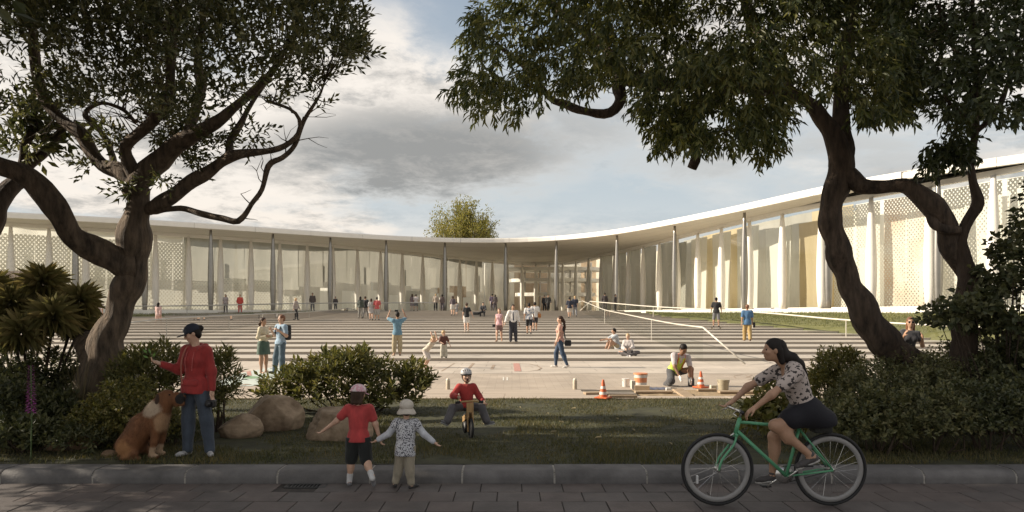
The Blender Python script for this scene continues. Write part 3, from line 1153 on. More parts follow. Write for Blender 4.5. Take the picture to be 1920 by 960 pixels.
# ------------------------------------------------------------------ figures: smooth bodies grown from tapered limbs
class Field:
    """smooth union of tapered limbs, ellipsoids and boxes, meshed as one closed surface"""

    def __init__(self, k=0.03):
        self.prims, self.clips, self.cuts, self.k = [], [], [], k

    def rc(self, a, b, ra, rb=None, k=None):
        self.prims.append(('rc', np.array(a, float), np.array(b, float), float(ra), float(ra if rb is None else rb), k))
        return self

    def el(self, c, r, M=None, k=None):
        r = np.array(r, float) if np.ndim(r) else np.array((r, r, r), float)
        self.prims.append(('el', np.array(c, float), r, None if M is None else np.array(M, float), k))
        return self

    def bx(self, c, h, rad, M=None, k=None):
        self.prims.append(('bx', np.array(c, float), np.array(h, float), float(rad), None if M is None else np.array(M, float), k))
        return self

    def clip(self, p, n):
        """keep the side the normal points away from"""
        n = np.array(n, float)
        self.clips.append((np.array(p, float), n / np.linalg.norm(n)))
        return self

    def cut(self, c, r, M=None):
        self.cuts.append((np.array(c, float), np.array(r, float) if np.ndim(r) else np.array((r, r, r), float), None if M is None else np.array(M, float)))
        return self

    def bounds(self):
        lo, hi = [], []
        for p in self.prims:
            if p[0] == 'rc':
                r = max(p[3], p[4])
                lo.append(np.minimum(p[1], p[2]) - r)
                hi.append(np.maximum(p[1], p[2]) + r)
            else:
                r = np.linalg.norm(p[2]) if p[3 if p[0] == 'el' else 4] is not None else p[2]
                lo.append(p[1] - r)
                hi.append(p[1] + r)
        return np.min(lo, 0), np.max(hi, 0)

    def build(self, vox):
        lo, hi = self.bounds()
        pad = 2.5 * vox
        lo, hi = lo - pad, hi + pad
        n = np.ceil((hi - lo) / vox).astype(int) + 1
        ax = [lo[i] + vox * np.arange(n[i]) for i in range(3)]
        D = np.full(tuple(n), 0.2, dtype=np.float32)
        for p in self.prims:
            k = p[-1] if p[-1] is not None else self.k
            if p[0] == 'rc':
                r = max(p[3], p[4])
                l, h = np.minimum(p[1], p[2]) - r, np.maximum(p[1], p[2]) + r
            else:
                r = np.linalg.norm(p[2]) if p[3 if p[0] == 'el' else 4] is not None else p[2]
                l, h = p[1] - r, p[1] + r
            l, h = l - k - 2 * vox, h + k + 2 * vox
            i0 = np.maximum(0, np.floor((l - lo) / vox).astype(int))
            i1 = np.minimum(n, np.ceil((h - lo) / vox).astype(int) + 1)
            sl = tuple(slice(a, b) for a, b in zip(i0, i1))
            X = ax[0][sl[0]][:, None, None].astype(np.float32)
            Yg = ax[1][sl[1]][None, :, None].astype(np.float32)
            Z = ax[2][sl[2]][None, None, :].astype(np.float32)
            if p[0] == 'rc':
                a, b = p[1], p[2]
                d = b - a
                L2 = float(d @ d) + 1e-12
                px, py, pz = X - a[0], Yg - a[1], Z - a[2]
                t = np.clip((px * d[0] + py * d[1] + pz * d[2]) / L2, 0, 1)
                dist = np.sqrt((px - t * d[0]) ** 2 + (py - t * d[1]) ** 2 + (pz - t * d[2]) ** 2) - (p[3] + (p[4] - p[3]) * t)
            elif p[0] == 'el':
                px, py, pz = X - p[1][0], Yg - p[1][1], Z - p[1][2]
                if p[3] is not None:
                    m_ = p[3].T
                    px, py, pz = (m_[0, 0] * px + m_[0, 1] * py + m_[0, 2] * pz), (m_[1, 0] * px + m_[1, 1] * py + m_[1, 2] * pz), (m_[2, 0] * px + m_[2, 1] * py + m_[2, 2] * pz)
                r_ = p[2]
                k0 = np.sqrt((px / r_[0]) ** 2 + (py / r_[1]) ** 2 + (pz / r_[2]) ** 2)
                k1 = np.sqrt((px / r_[0] ** 2) ** 2 + (py / r_[1] ** 2) ** 2 + (pz / r_[2] ** 2) ** 2) + 1e-6
                dist = np.where(k0 < 0.05, -min(r_), k0 * (k0 - 1) / k1)
            else:
                px, py, pz = X - p[1][0], Yg - p[1][1], Z - p[1][2]
                if p[4] is not None:
                    m_ = p[4].T
                    px, py, pz = (m_[0, 0] * px + m_[0, 1] * py + m_[0, 2] * pz), (m_[1, 0] * px + m_[1, 1] * py + m_[1, 2] * pz), (m_[2, 0] * px + m_[2, 1] * py + m_[2, 2] * pz)
                qx, qy, qz = np.abs(px) - p[2][0] + p[3], np.abs(py) - p[2][1] + p[3], np.abs(pz) - p[2][2] + p[3]
                dist = np.sqrt(np.maximum(qx, 0) ** 2 + np.maximum(qy, 0) ** 2 + np.maximum(qz, 0) ** 2) + np.minimum(np.maximum(np.maximum(qx, qy), qz), 0) - p[3]
            s = D[sl]
            if k > 0:
                hh = np.clip(0.5 + 0.5 * (s - dist) / k, 0, 1)
                D[sl] = s + (dist - s) * hh - k * hh * (1 - hh)
            else:
                D[sl] = np.minimum(s, dist)
        X = ax[0][:, None, None]
        Yg = ax[1][None, :, None]
        Z = ax[2][None, None, :]
        for pt, nn in self.clips:
            D = np.maximum(D, ((X - pt[0]) * nn[0] + (Yg - pt[1]) * nn[1] + (Z - pt[2]) * nn[2]).astype(np.float32))
        for c, r_, M in self.cuts:
            px, py, pz = X - c[0], Yg - c[1], Z - c[2]
            if M is not None:
                m_ = M.T
                px, py, pz = (m_[0, 0] * px + m_[0, 1] * py + m_[0, 2] * pz), (m_[1, 0] * px + m_[1, 1] * py + m_[1, 2] * pz), (m_[2, 0] * px + m_[2, 1] * py + m_[2, 2] * pz)
            k0 = np.sqrt((px / r_[0]) ** 2 + (py / r_[1]) ** 2 + (pz / r_[2]) ** 2)
            D = np.maximum(D, ((1 - k0) * min(r_)).astype(np.float32))
        return surface_nets(D, lo, vox)

    def obj(self, name, vox, ma, parent=None):
        V, F = self.build(vox)
        if len(F) == 0:
            return None
        return link(name, mesh_np(name, V, F, ma, True), parent)


def surface_nets(D, lo, vox):
    S = D < 0
    nx, ny, nz = D.shape
    c = np.zeros((nx - 1, ny - 1, nz - 1), dtype=np.int8)
    for dx in (0, 1):
        for dy in (0, 1):
            for dz in (0, 1):
                c += S[dx:nx - 1 + dx, dy:ny - 1 + dy, dz:nz - 1 + dz]
    act = (c > 0) & (c < 8)
    ijk = np.argwhere(act)
    if len(ijk) == 0:
        return np.zeros((0, 3)), np.zeros((0, 4), int)
    idx = np.full(act.shape, -1, dtype=np.int64)
    idx[act] = np.arange(len(ijk))
    acc = np.zeros((len(ijk), 3))
    cnt = np.zeros(len(ijk))
    corners = [(x, y, z) for x in (0, 1) for y in (0, 1) for z in (0, 1)]
    for a in corners:
        for ax in range(3):
            if a[ax] == 1:
                continue
            b = list(a)
            b[ax] = 1
            da = D[ijk[:, 0] + a[0], ijk[:, 1] + a[1], ijk[:, 2] + a[2]]
            db = D[ijk[:, 0] + b[0], ijk[:, 1] + b[1], ijk[:, 2] + b[2]]
            m_ = (da < 0) != (db < 0)
            t = np.where(m_, da / np.where(m_, da - db, 1), 0)
            P = np.tile(np.array(a, float), (len(ijk), 1))
            P[:, ax] = t
            acc[m_] += P[m_]
            cnt[m_] += 1
    V = (ijk + acc / cnt[:, None]) * vox + lo
    Fs = []
    for ax in range(3):
        u, w = (ax + 1) % 3, (ax + 2) % 3
        sa = [slice(None)] * 3
        sb = [slice(None)] * 3
        sa[ax] = slice(0, -1)
        sb[ax] = slice(1, None)
        e = S[tuple(sa)] != S[tuple(sb)]
        pos = np.argwhere(e)
        ok = (pos[:, u] > 0) & (pos[:, w] > 0) & (pos[:, u] < D.shape[u] - 1) & (pos[:, w] < D.shape[w] - 1)
        pos = pos[ok]
        if len(pos) == 0:
            continue
        inside = S[pos[:, 0], pos[:, 1], pos[:, 2]]
        q = []
        for du, dw in ((-1, -1), (0, -1), (0, 0), (-1, 0)):
            p = pos.copy()
            p[:, u] += du
            p[:, w] += dw
            q.append(idx[p[:, 0], p[:, 1], p[:, 2]])
        q = np.stack(q, 1)
        q[~inside] = q[~inside][:, ::-1]
        Fs.append(q)
    return V, np.concatenate(Fs)


def nrm(v):
    v = np.array(v, float)
    return v / (np.linalg.norm(v) + 1e-9)


def basis(fwd, up):
    """columns: right-hand side x, forward y, up z"""
    u = nrm(up)
    f = nrm(np.array(fwd, float) - u * np.dot(fwd, u))
    x = np.cross(f, u)
    return np.stack((x, f, u), 1)


SKIN = mat('skin_light', (0.52, 0.33, 0.235), 0.55, var=0.08, vscale=30)
SKIN2 = mat('skin_tan', (0.38, 0.225, 0.145), 0.55, var=0.08, vscale=30)
SKIN3 = mat('skin_brown', (0.26, 0.145, 0.09), 0.55, var=0.08, vscale=30)
DARKHAIR = mat('hair_dark', (0.012, 0.009, 0.008), 0.6, spec=0.25, var=0.3, vscale=40, stretch=(1, 1, 0.2))
BROWNHAIR = mat('hair_brown', (0.045, 0.024, 0.014), 0.6, spec=0.3, var=0.3, vscale=40, stretch=(1, 1, 0.2))
REDHAIR = mat('hair_auburn', (0.15, 0.06, 0.025), 0.45, var=0.3, vscale=40, stretch=(1, 1, 0.2))
BLOND = mat('hair_blond', (0.46, 0.32, 0.16), 0.5, var=0.2, vscale=40, stretch=(1, 1, 0.2))
CLOTH = {}


def cloth(c, rough=0.85):
    k = tuple(round(a, 3) for a in c)
    if k not in CLOTH:
        CLOTH[k] = mat('cloth_%d' % len(CLOTH), c, rough, var=0.22, vscale=9, bump=0.9, bscale=11, sheen=0.15, stretch=(1.5, 1.5, 0.7))
    return CLOTH[k]


def spotted(name, base, spot, scale, th):
    ma = mat(name, base, 0.85)
    nt = ma.node_tree
    N, L = nt.nodes.new, nt.links.new
    tc = N('ShaderNodeTexCoord')
    v = N('ShaderNodeTexNoise')
    v.inputs['Scale'].default_value = scale
    v.inputs['Detail'].default_value = 1.5
    L(tc.outputs['Object'], v.inputs['Vector'])
    r = N('ShaderNodeValToRGB')
    r.color_ramp.interpolation = 'EASE'
    r.color_ramp.elements[0].position = th
    r.color_ramp.elements[1].position = th + 0.03
    r.color_ramp.elements[0].color = base + (1,)
    r.color_ramp.elements[1].color = spot + (1,)
    L(v.outputs[0], r.inputs[0])
    L(r.outputs[0], nt.nodes['Principled BSDF'].inputs['Base Color'])
    return ma


class Fig:
    """joint positions of one figure, facing -Y, feet on z = 0; s = left (+x) is index 1, right is 0"""

    def __init__(self, H=1.7, child=0.0, lean=(0, 0, 1), legs=None, arms=None, look=(0, -1, 0), headup=None, girl=False, drop=True, twist=0.0, seat=None):
        self.H, self.child, self.girl = H, child, girl
        c = child
        hipz = (0.52 - 0.055 * c) * H
        self.th, self.sh = (0.245 - 0.03 * c) * H, (0.24 - 0.025 * c) * H
        self.ank = 0.04 * H
        self.tor = (0.295 + 0.0 * c) * H
        self.hw = (0.052 + 0.004 * c) * H
        self.sw = (0.108 - (0.020 if girl else 0) - 0.0 * c) * H
        self.ua, self.fa = 0.165 * H, 0.145 * H
        self.hs = (1.0 + 0.42 * c) * H
        S = nrm(lean)
        self.S = S
        ct, st = cos(twist), sin(twist)
        self.side = np.array((ct, st, 0.0))
        fw = np.array((st, -ct, 0.0))
        self.pel = np.array((0, 0, hipz))
        self.B = basis(fw, S)                # torso frame (x right-hand, y forward, z up)
        self.B[:, 0] *= -1                   # x = the figure's left
        self.neck = self.pel + S * self.tor
        hu = nrm(headup) if headup is not None else nrm(S * 0.5 + np.array((0, 0, 1.0)) * 0.8)
        self.HB = basis(look, hu)
        self.HB[:, 0] *= -1
        self.head = self.neck + nrm(S + hu) * (0.052 * H) + hu * 0.072 * self.hs
        legs = legs or (((-0.05, 0, -1), (-0.02, 0, -1)), ((0.05, 0, -1), (0.02, 0, -1)))
        arms = arms or (((-0.22, 0.02, -1), (-0.1, -0.18, -1)), ((0.22, 0.02, -1), (0.1, -0.18, -1)))
        self.hip, self.knee, self.ankle, self.toe = [], [], [], []
        self.shd, self.elb, self.wri, self.fdir = [], [], [], []
        for s, sg in ((0, -1), (1, 1)):
            hip = self.pel + self.B[:, 0] * sg * self.hw + np.array((0, 0, -0.01 * H))
            kn = hip + nrm(legs[s][0]) * self.th
            an = kn + nrm(legs[s][1]) * self.sh
            td = nrm(legs[s][2]) if len(legs[s]) > 2 else nrm((sg * 0.25, -1, 0))
            self.hip.append(hip)
            self.knee.append(kn)
            self.ankle.append(an)
            self.toe.append(td)
            sd = self.neck + self.B[:, 0] * sg * self.sw - S * 0.012 * H
            el = sd + nrm(arms[s][0]) * self.ua
            wr = el + nrm(arms[s][1]) * self.fa
            self.shd.append(sd)
            self.elb.append(el)
            self.wri.append(wr)
            self.fdir.append(nrm(arms[s][2]) if len(arms[s]) > 2 else nrm(arms[s][1]))
        if drop:
            low = min(a[2] for a in self.ankle) - self.ank
            if seat is not None:
                low = self.pel[2] - seat
            self.shift((0, 0, -low))

    def shift(self, d):
        d = np.array(d, float)
        for n_ in ('pel', 'neck', 'head'):
            setattr(self, n_, getattr(self, n_) + d)
        for n_ in ('hip', 'knee', 'ankle', 'shd', 'elb', 'wri'):
            setattr(self, n_, [a + d for a in getattr(self, n_)])


def torso_prims(f, F, t=0.0, waist=1.0, lower=0.0):
    H, B, S = f.H, f.B, f.S
    x = B[:, 0]
    g = 0.9 if f.girl else 1.0
    F.el(f.pel + S * 0.02 * H, np.array((0.088 * (1.02 if f.girl else 0.98), 0.062, 0.075)) * H + t, B)
    F.el(f.pel + S * 0.13 * H, np.array((0.070 * g * waist, 0.054 * waist, 0.09)) * H + t, B)
    F.el(f.pel + S * 0.215 * H - B[:, 1] * 0.004 * H, np.array((0.086 * g, 0.060, 0.085)) * H + t, B)
    F.rc(f.neck - x * f.sw * 0.78 - S * 0.02 * H, f.neck + x * f.sw * 0.78 - S * 0.02 * H, 0.034 * H + t)
    if f.girl and f.child < 0.3:
        for sg in (-1, 1):
            F.el(f.pel + S * 0.205 * H + x * sg * 0.038 * H + B[:, 1] * 0.042 * H, 0.031 * H + t)


def leg_prims(f, F, s, t=0.0, upto=2.0, flare=0.0):
    H = f.H
    kt = 1.0 + 0.12 * f.child
    h, k, a = f.hip[s], f.knee[s], f.ankle[s]
    u = min(1.0, upto)
    F.rc(h, h + (k - h) * u, 0.052 * H * kt + t, (0.052 + (0.034 - 0.052) * u) * H * kt + t + flare * u)
    if upto > 1.0:
        v = upto - 1.0
        d = nrm(np.cross(np.cross(f.toe[s], nrm(a - k)), nrm(a - k)))
        F.rc(k, k + (a - k) * v, 0.033 * H * kt + t + flare, (0.033 + (0.021 - 0.033) * v) * H * kt + t + flare * (1 + v))
        if v > 0.5:
            m_ = k + (a - k) * 0.3
            F.el(m_ - nrm(f.toe[s]) * 0.008 * H * (1 if abs(f.toe[s][2]) < 0.7 else 0), (0.033 * H * kt + t, 0.034 * H * kt + t, 0.06 * H + t))


def arm_prims(f, F, s, t=0.0, upto=2.0):
    H = f.H
    kt = 1.0 + 0.12 * f.child
    if f.girl:
        kt *= 0.9
    a, b, c = f.shd[s], f.elb[s], f.wri[s]
    u = min(1.0, upto)
    F.rc(a, a + (b - a) * u, 0.031 * H * kt + t, (0.031 - 0.008 * u) * H * kt + t)
    if upto > 1.0:
        v = upto - 1.0
        F.rc(b, b + (c - b) * v, 0.0245 * H * kt + t, (0.0245 - 0.009 * v) * H * kt + t)


def hand_prims(f, F, s, fine, curl=0.5):
    H = f.H * (1 + 0.1 * f.child)
    w, d = f.wri[s], f.fdir[s]
    sg = -1 if s == 0 else 1
    ref = np.array((0, -1.0, 0)) if abs(d[1]) < 0.8 else np.array((0, 0, 1.0))
    th = nrm(ref - d * np.dot(ref, d))           # thumb side
    pn = nrm(np.cross(d, th)) * sg               # back of hand to palm
    pc = w + d * 0.028 * H
    Mx = np.stack((d, th, np.cross(d, th)), 1)
    F.el(pc, (0.034 * H, 0.024 * H, 0.013 * H), Mx, k=0.012 * H)
    if not fine:
        F.el(w + d * 0.068 * H - pn * 0.008 * H * curl, (0.032 * H, 0.020 * H, 0.012 * H), Mx, k=0.012 * H)
        F.rc(w + d * 0.02 * H + th * 0.018 * H, w + d * 0.055 * H + th * 0.036 * H, 0.0075 * H, k=0.008 * H)
        return
    for i, (o, L) in enumerate(((0.018, 0.040), (0.006, 0.045), (-0.006, 0.042), (-0.017, 0.033))):
        b0 = w + d * 0.054 * H + th * o * H
        d1 = nrm(d - pn * 0.45 * curl)
        d2 = nrm(d - pn * 1.5 * curl)
        b1 = b0 + d1 * L * 0.52 * H
        b2 = b1 + d2 * L * 0.48 * H
        F.rc(b0, b1, 0.0058 * H, 0.0053 * H, k=0.004)
        F.rc(b1, b2, 0.0053 * H, 0.0044 * H, k=0.003)
    t0 = w + d * 0.012 * H + th * 0.016 * H
    t1 = t0 + nrm(d + th * 0.9 - pn * 0.3) * 0.03 * H
    F.rc(t0, t1, 0.0085 * H, 0.0062 * H, k=0.008)
    F.rc(t1, t1 + nrm(d + th * 0.2 - pn * 0.4) * 0.022 * H, 0.0062 * H, 0.005 * H, k=0.003)


def head_prims(f, F, fine):
    h, B, s = f.head, f.HB, f.hs
    P = lambda x, y, z: h + B @ (np.array((x, y, z)) * s)
    F.el(P(0, -0.006, 0.012), np.array((0.046, 0.056, 0.052)) * s, B, k=0.01 * s)
    F.el(P(0, 0.010, -0.028), np.array((0.035, 0.040, 0.038)) * s, B, k=0.02 * s)
    F.el(P(0, 0.024, -0.052), np.array((0.017, 0.017, 0.013)) * s, B, k=0.02 * s)
    F.rc(f.neck - f.S * 0.02 * f.H, h - B[:, 2] * 0.03 * s - B[:, 1] * 0.008 * s, 0.034 * f.H * (0.9 if f.girl else 1), 0.030 * f.H * (0.92 if f.girl else 1), k=0.02 * f.H)
    if fine:
        F.rc(P(0, 0.048, 0.006), P(0, 0.060, -0.016), 0.006 * s, 0.009 * s, k=0.008 * s)
        F.el(P(0, 0.047, -0.036), np.array((0.015, 0.007, 0.006)) * s, B, k=0.006 * s)
        for sg in (-1, 1):
            F.el(P(sg * 0.047, -0.004, -0.004), np.array((0.006, 0.012, 0.018)) * s, B, k=0.004 * s)
            F.el(P(sg * 0.024, 0.036, -0.016), np.array((0.014, 0.012, 0.012)) * s, B, k=0.012 * s)
    else:
        F.rc(P(0, 0.046, 0.006), P(0, 0.060, -0.016), 0.008 * s, 0.010 * s, k=0.01 * s)


def hair_field(f, style):
    h, B, s = f.head, f.HB, f.hs
    P = lambda x, y, z: h + B @ (np.array((x, y, z)) * s)
    F = Field(0.012 * s)
    F.el(P(0, -0.011, 0.020), np.array((0.051, 0.058, 0.054)) * s, B)
    if style in ('short', 'pony', 'bun', 'long', 'bob', 'curly'):
        F.el(P(0, -0.030, -0.010), np.array((0.045, 0.036, 0.045)) * s, B)
    if style == 'curly':
        F.el(P(0, -0.012, 0.03), np.array((0.058, 0.062, 0.056)) * s, B)
    if style == 'pony':
        F.rc(P(0, -0.06, 0.005), P(0, -0.085, -0.05), 0.02 * s, 0.024 * s)
        F.rc(P(0, -0.085, -0.05), P(0, -0.075, -0.14), 0.024 * s, 0.009 * s)
    if style == 'bun':
        F.el(P(0, -0.068, 0.02), 0.026 * s)
    if style in ('long', 'bob'):
        L = -0.15 if style == 'long' else -0.07
        for sg in (-1, 0, 1):
            F.rc(P(sg * 0.034, -0.026 - (0.012 if sg == 0 else 0), 0.0), P(sg * 0.034, -0.045, L), 0.022 * s, 0.017 * s)
    F.cut(P(0, 0.047, -0.028), np.array((0.044, 0.05, 0.058)) * s, B)
    return F


def shoe_field(f, s, t=0.0, high=0.0):
    H = f.H * (1 + 0.08 * f.child)
    a, d = f.ankle[s], f.toe[s]
    z = np.array((0, 0, 1.0))
    up = nrm(z - d * np.dot(z, d)) if abs(d[2]) < 0.95 else nrm((0, 1.0, 0))
    Fs = Field(0.012 * H)
    heel = a - d * 0.018 * H - up * 0.020 * H
    ball = a + d * 0.070 * H - up * 0.024 * H
    toe = a + d * 0.098 * H - up * 0.025 * H
    Fs.rc(heel, ball, 0.0215 * H + t, 0.0205 * H + t)
    Fs.rc(ball, toe, 0.0205 * H + t, 0.0155 * H + t)
    Fs.rc(a + up * (0.004 + high) * H, heel + d * 0.02 * H, 0.0235 * H + t, 0.021 * H + t)
    Fs.clip(a - up * (0.040 * H + 0.0), -up)
    return Fs


def foot_prims(f, F, s):
    H = f.H * (1 + 0.08 * f.child)
    a, d = f.ankle[s], f.toe[s]
    z = np.array((0, 0, 1.0))
    up = nrm(z - d * np.dot(z, d)) if abs(d[2]) < 0.95 else nrm((0, 1.0, 0))
    F.rc(a - d * 0.014 * H - up * 0.018 * H, a + d * 0.07 * H - up * 0.024 * H, 0.018 * H, 0.013 * H)
    F.rc(a + d * 0.07 * H - up * 0.024 * H, a + d * 0.092 * H - up * 0.028 * H, 0.013 * H, 0.009 * H)


FIGS = []


def person(loc, rz, f, label, vox=0.028, skin=SKIN, hair='short', hairm=DARKHAIR, top=None, bottom=None, shoes=(0.03, 0.03, 0.03), hat=None, group=None, fine=False, face=False, curl=(0.5, 0.5), extra=None, barefoot=False):
    """top: dict(c, sleeve 0..2, hem, t, mat) / bottom: dict(kind trousers|shorts|skirt, c, len, flare)"""
    root = empty('person', loc, rz, label, 'person', group)
    H = f.H
    F = Field(0.026 * H)
    torso_prims(f, F)
    for s in (0, 1):
        leg_prims(f, F, s)
        foot_prims(f, F, s)
        arm_prims(f, F, s)
        hand_prims(f, F, s, fine, curl[s])
    head_prims(f, F, fine or face)
    body = F.obj('body', vox, skin, root)
    t0 = 0.0075 * H if vox < 0.015 else 0.011 * H
    B = f.B
    if bottom:
        F = Field(0.03 * H)
        t = t0 + bottom.get('t', 0.0)
        if bottom['kind'] in ('trousers', 'shorts'):
            F.el(f.pel + f.S * 0.025 * H, np.array((0.089, 0.064, 0.07)) * H + t, B)
            for s in (0, 1):
                leg_prims(f, F, s, t, bottom.get('len', 1.96), bottom.get('flare', 0.0))
        else:
            L = bottom.get('len', 0.7)
            fl_ = bottom.get('flare', 0.02)
            F.el(f.pel + f.S * 0.02 * H, np.array((0.090, 0.066, 0.07)) * H + t, B)
            hems = []
            for s in (0, 1):
                e = f.hip[s] + (f.knee[s] - f.hip[s]) * L
                F.rc(f.hip[s], e, 0.060 * H + t, 0.060 * H + t + fl_)
                hems.append(e)
            mid = (hems[0] + hems[1]) / 2
            F.rc(f.pel - f.S * 0.02 * H, mid, 0.075 * H + t, 0.06 * H + t + fl_)
            F.k = 0.05 * H
            F.clip(mid, nrm(mid - f.pel))
        F.clip(f.pel + f.S * bottom.get('rise', 0.075) * H, f.S)
        F.obj(bottom.get('name', 'skirt' if bottom['kind'] == 'skirt' else bottom['kind']), vox, bottom.get('mat') or cloth(bottom['c']), root)
    if top:
        F = Field(0.028 * H)
        t = t0 * 1.25 + top.get('t', 0.0)
        torso_prims(f, F, t, top.get('waist', 1.05))
        if top.get('sleeve', 0.6) > 0:
            for s in (0, 1):
                arm_prims(f, F, s, t * top.get('st', 0.9), top.get('sleeve', 0.6))
        hm = top.get('hem', 0.0)
        if hm > 0.0:
            F.el(f.pel - f.S * hm * 0.7 * H, np.array((0.090, 0.068, 0.06 + hm)) * H + t + 0.006 * H, B)
        F.clip(f.pel - f.S * hm * H, -f.S)
        F.clip(f.neck + f.S * top.get('neck', 0.06) * H, f.S)
        if top.get('scoop'):
            F.cut(f.neck + B[:, 1] * 0.055 * H, np.array((0.05, 0.05, top['scoop'])) * H, B)
        F.obj(top.get('name', 'shirt'), vox, top.get('mat') or cloth(top['c']), root)
        if top.get('collar'):
            F = Field(0.01 * H)
            F.rc(f.neck - f.S * 0.005 * H, f.neck + f.S * 0.022 * H, 0.042 * H, 0.038 * H)
            F.cut(f.neck + B[:, 1] * 0.05 * H + f.S * 0.03 * H, np.array((0.03, 0.04, 0.05)) * H, B)
            F.obj('collar', vox, top.get('mat') or cloth(top['c']), root)
    if shoes is not None and not barefoot:
        sm = shoes if not isinstance(shoes, tuple) else cloth(shoes, 0.6)
        for s in (0, 1):
            shoe_field(f, s).obj('shoe', min(vox, 0.022), sm, root)
    if hair:
        hair_field(f, hair).obj('hair', min(vox, 0.022), hairm, root)
    if face:
        h, HB, s = f.head, f.HB, f.hs
        P = lambda x, y, z: h + HB @ (np.array((x, y, z)) * s)
        for sg in (-1, 1):
            mb = MB()
            mb.lathe([(0.0015 * s, -0.004 * s), (0.0065 * s, -0.002 * s), (0.0065 * s, 0.002 * s), (0.0015 * s, 0.004 * s)], 8)
            o = mb.obj('eye', mat('eye_dark', (0.01, 0.008, 0.007), 0.2), root, True)
            M = np.eye(4)
            o.location = tuple(P(sg * 0.0185, 0.0445, 0.001))
            o.rotation_euler = (R(90) * 0.9, 0, math.atan2(HB[1, 1], HB[0, 1]) - R(90))
            F = Field(0.003 * s)
            F.rc(P(sg * 0.010, 0.0475, 0.0135), P(sg * 0.028, 0.042, 0.0145), 0.0026 * s, 0.0018 * s)
            F.obj('eyebrow', 0.005 * s, hairm, root)
    if extra:
        extra(root, f)
    return root
# ------------------------------------------------------------------ people on the plaza and steps
def foot(px, py, lo=14.6, hi=68.0):
    """the point of plaza or treads seen at this pixel"""
    Y = np.linspace(lo, hi, 6000)
    z = step_z(Y)
    e = np.abs(HORIZ + (CAMZ - z) / Y * FOC - py)
    i = int(np.argmin(e))
    return np.array(((px - 960.0) / FOC * Y[i], Y[i], z[i]))


def far(px, Y):
    return np.array(((px - 960.0) / FOC * Y, Y, float(step_z(Y)) if Y < 68.6 else TOPZ - 0.004))


DN = (0, 0, -1)
STAND = dict(legs=(((-0.04, 0.0, -1), (-0.02, 0.03, -1)), ((0.06, -0.02, -1), (0.05, 0.02, -1))))
WALK = dict(legs=(((-0.02, -0.36, -1), (0, -0.10, -1)), ((0.02, 0.16, -1), (0, 0.52, -1), (0.1, -0.8, -0.5))), arms=(((-0.2, 0.28, -1), (-0.1, 0.05, -1)), ((0.2, -0.25, -1), (0.1, -0.5, -1))))
WALK2 = dict(legs=(((-0.02, 0.16, -1), (0, 0.5, -1), (-0.1, -0.8, -0.5)), ((0.02, -0.34, -1), (0, -0.08, -1))), arms=(((-0.2, -0.22, -1), (-0.1, -0.5, -1)), ((0.2, 0.28, -1), (0.1, 0.05, -1))))
SIT = dict(legs=(((-0.2, -1, -0.05), (0, -0.12, -1)), ((0.2, -1, -0.05), (0, -0.2, -1))), arms=(((-0.25, -0.3, -1), (0.35, -0.9, -0.2)), ((0.25, -0.3, -1), (-0.35, -0.9, -0.2))))
FAR_ = 'visitors far off on the landing'


def tr(c, **k):
    return dict(kind='trousers', c=c, **k)


def shr(c, L=0.8, **k):
    return dict(kind='shorts', c=c, len=L, flare=0.012, **k)


def sk(c, L=0.6, **k):
    return dict(kind='skirt', c=c, len=L, **k)


NAVY, BLACK, WHITE, GREY = (0.02, 0.025, 0.045), (0.012, 0.012, 0.014), (0.62, 0.60, 0.57), (0.16, 0.16, 0.17)
JEANS, KHAKI, BEIGE, TAN = (0.045, 0.075, 0.14), (0.36, 0.30, 0.19), (0.48, 0.40, 0.30), (0.42, 0.30, 0.18)


def bag_prop(name, label, cat, root, f, at_, size, ma, strap=None):
    """a bag carried by a figure: a thing of its own"""
    c, s_ = cos(root.rotation_euler[2]), sin(root.rotation_euler[2])

    def w(p):
        return np.array((c * p[0] - s_ * p[1], s_ * p[0] + c * p[1], p[2])) + np.array(root.location)
    p = w(np.array(at_, float))
    e = empty(name, p, root.rotation_euler[2], label, cat)
    F = Field(0.01)
    F.bx((0, 0, 0), size, min(size) * 0.6)
    F.obj('bag_body', max(0.012, min(size) / 4), ma, e)
    if strap is not None:
        mb = MB()
        mb.tube(catmull(np.array(strap, float) - np.array(at_, float), 0.04), 0.011, 6)
        mb.obj('strap', ma, e)
    return e


# the talking couple
p = foot(494, 700)
f = Fig(1.66, girl=True, legs=(((-0.03, 0.0, -1), (0.0, 0.02, -1)), ((0.05, -0.03, -1), (0.03, 0.02, -1))), arms=(((-0.25, 0.12, -1), (0.25, -0.9, 0.12)), ((0.25, 0.1, -1), (-0.25, -0.95, 0.15))), look=(0, -1, 0.05))
pw = person(p, R(72), f, 'woman in cream jacket and green skirt talking to the man with the backpack', 0.014, SKIN2, 'pony', BROWNHAIR, dict(c=(0.52, 0.46, 0.33), sleeve=1.95, hem=0.04, t=0.006, name='jacket'), sk((0.06, 0.10, 0.075), 0.72, flare=0.03), None, fine=True, face=True, barefoot=True)
p = foot(526, 702)
f = Fig(1.75, lean=(0, 0.05, 1), legs=(((-0.30, -0.05, -1), (-0.22, 0.05, -1)), ((0.10, -0.10, -1), (0.02, 0.02, -1))), arms=(((-0.35, -0.12, -1), (0.35, -0.75, 0.75)), ((0.35, -0.05, -1), (-0.25, -0.8, 0.6))), look=(-0.2, -1, -0.05))
pm = person(p, R(-38), f, 'red-haired man in light tee and blue jeans wearing a black backpack', 0.014, SKIN, 'short', REDHAIR, dict(c=(0.26, 0.36, 0.46), sleeve=0.7, hem=0.02, t=0.006), tr((0.075, 0.115, 0.15), flare=0.012), (0.03, 0.035, 0.03), fine=True, face=True, curl=(1.0, 1.0))
bag_prop('backpack', 'black backpack on the back of the man in blue jeans', 'backpack', pm, f, f.neck + np.array((0.02, 0.165, -0.20)), (0.15, 0.09, 0.23), cloth(BLACK), None)
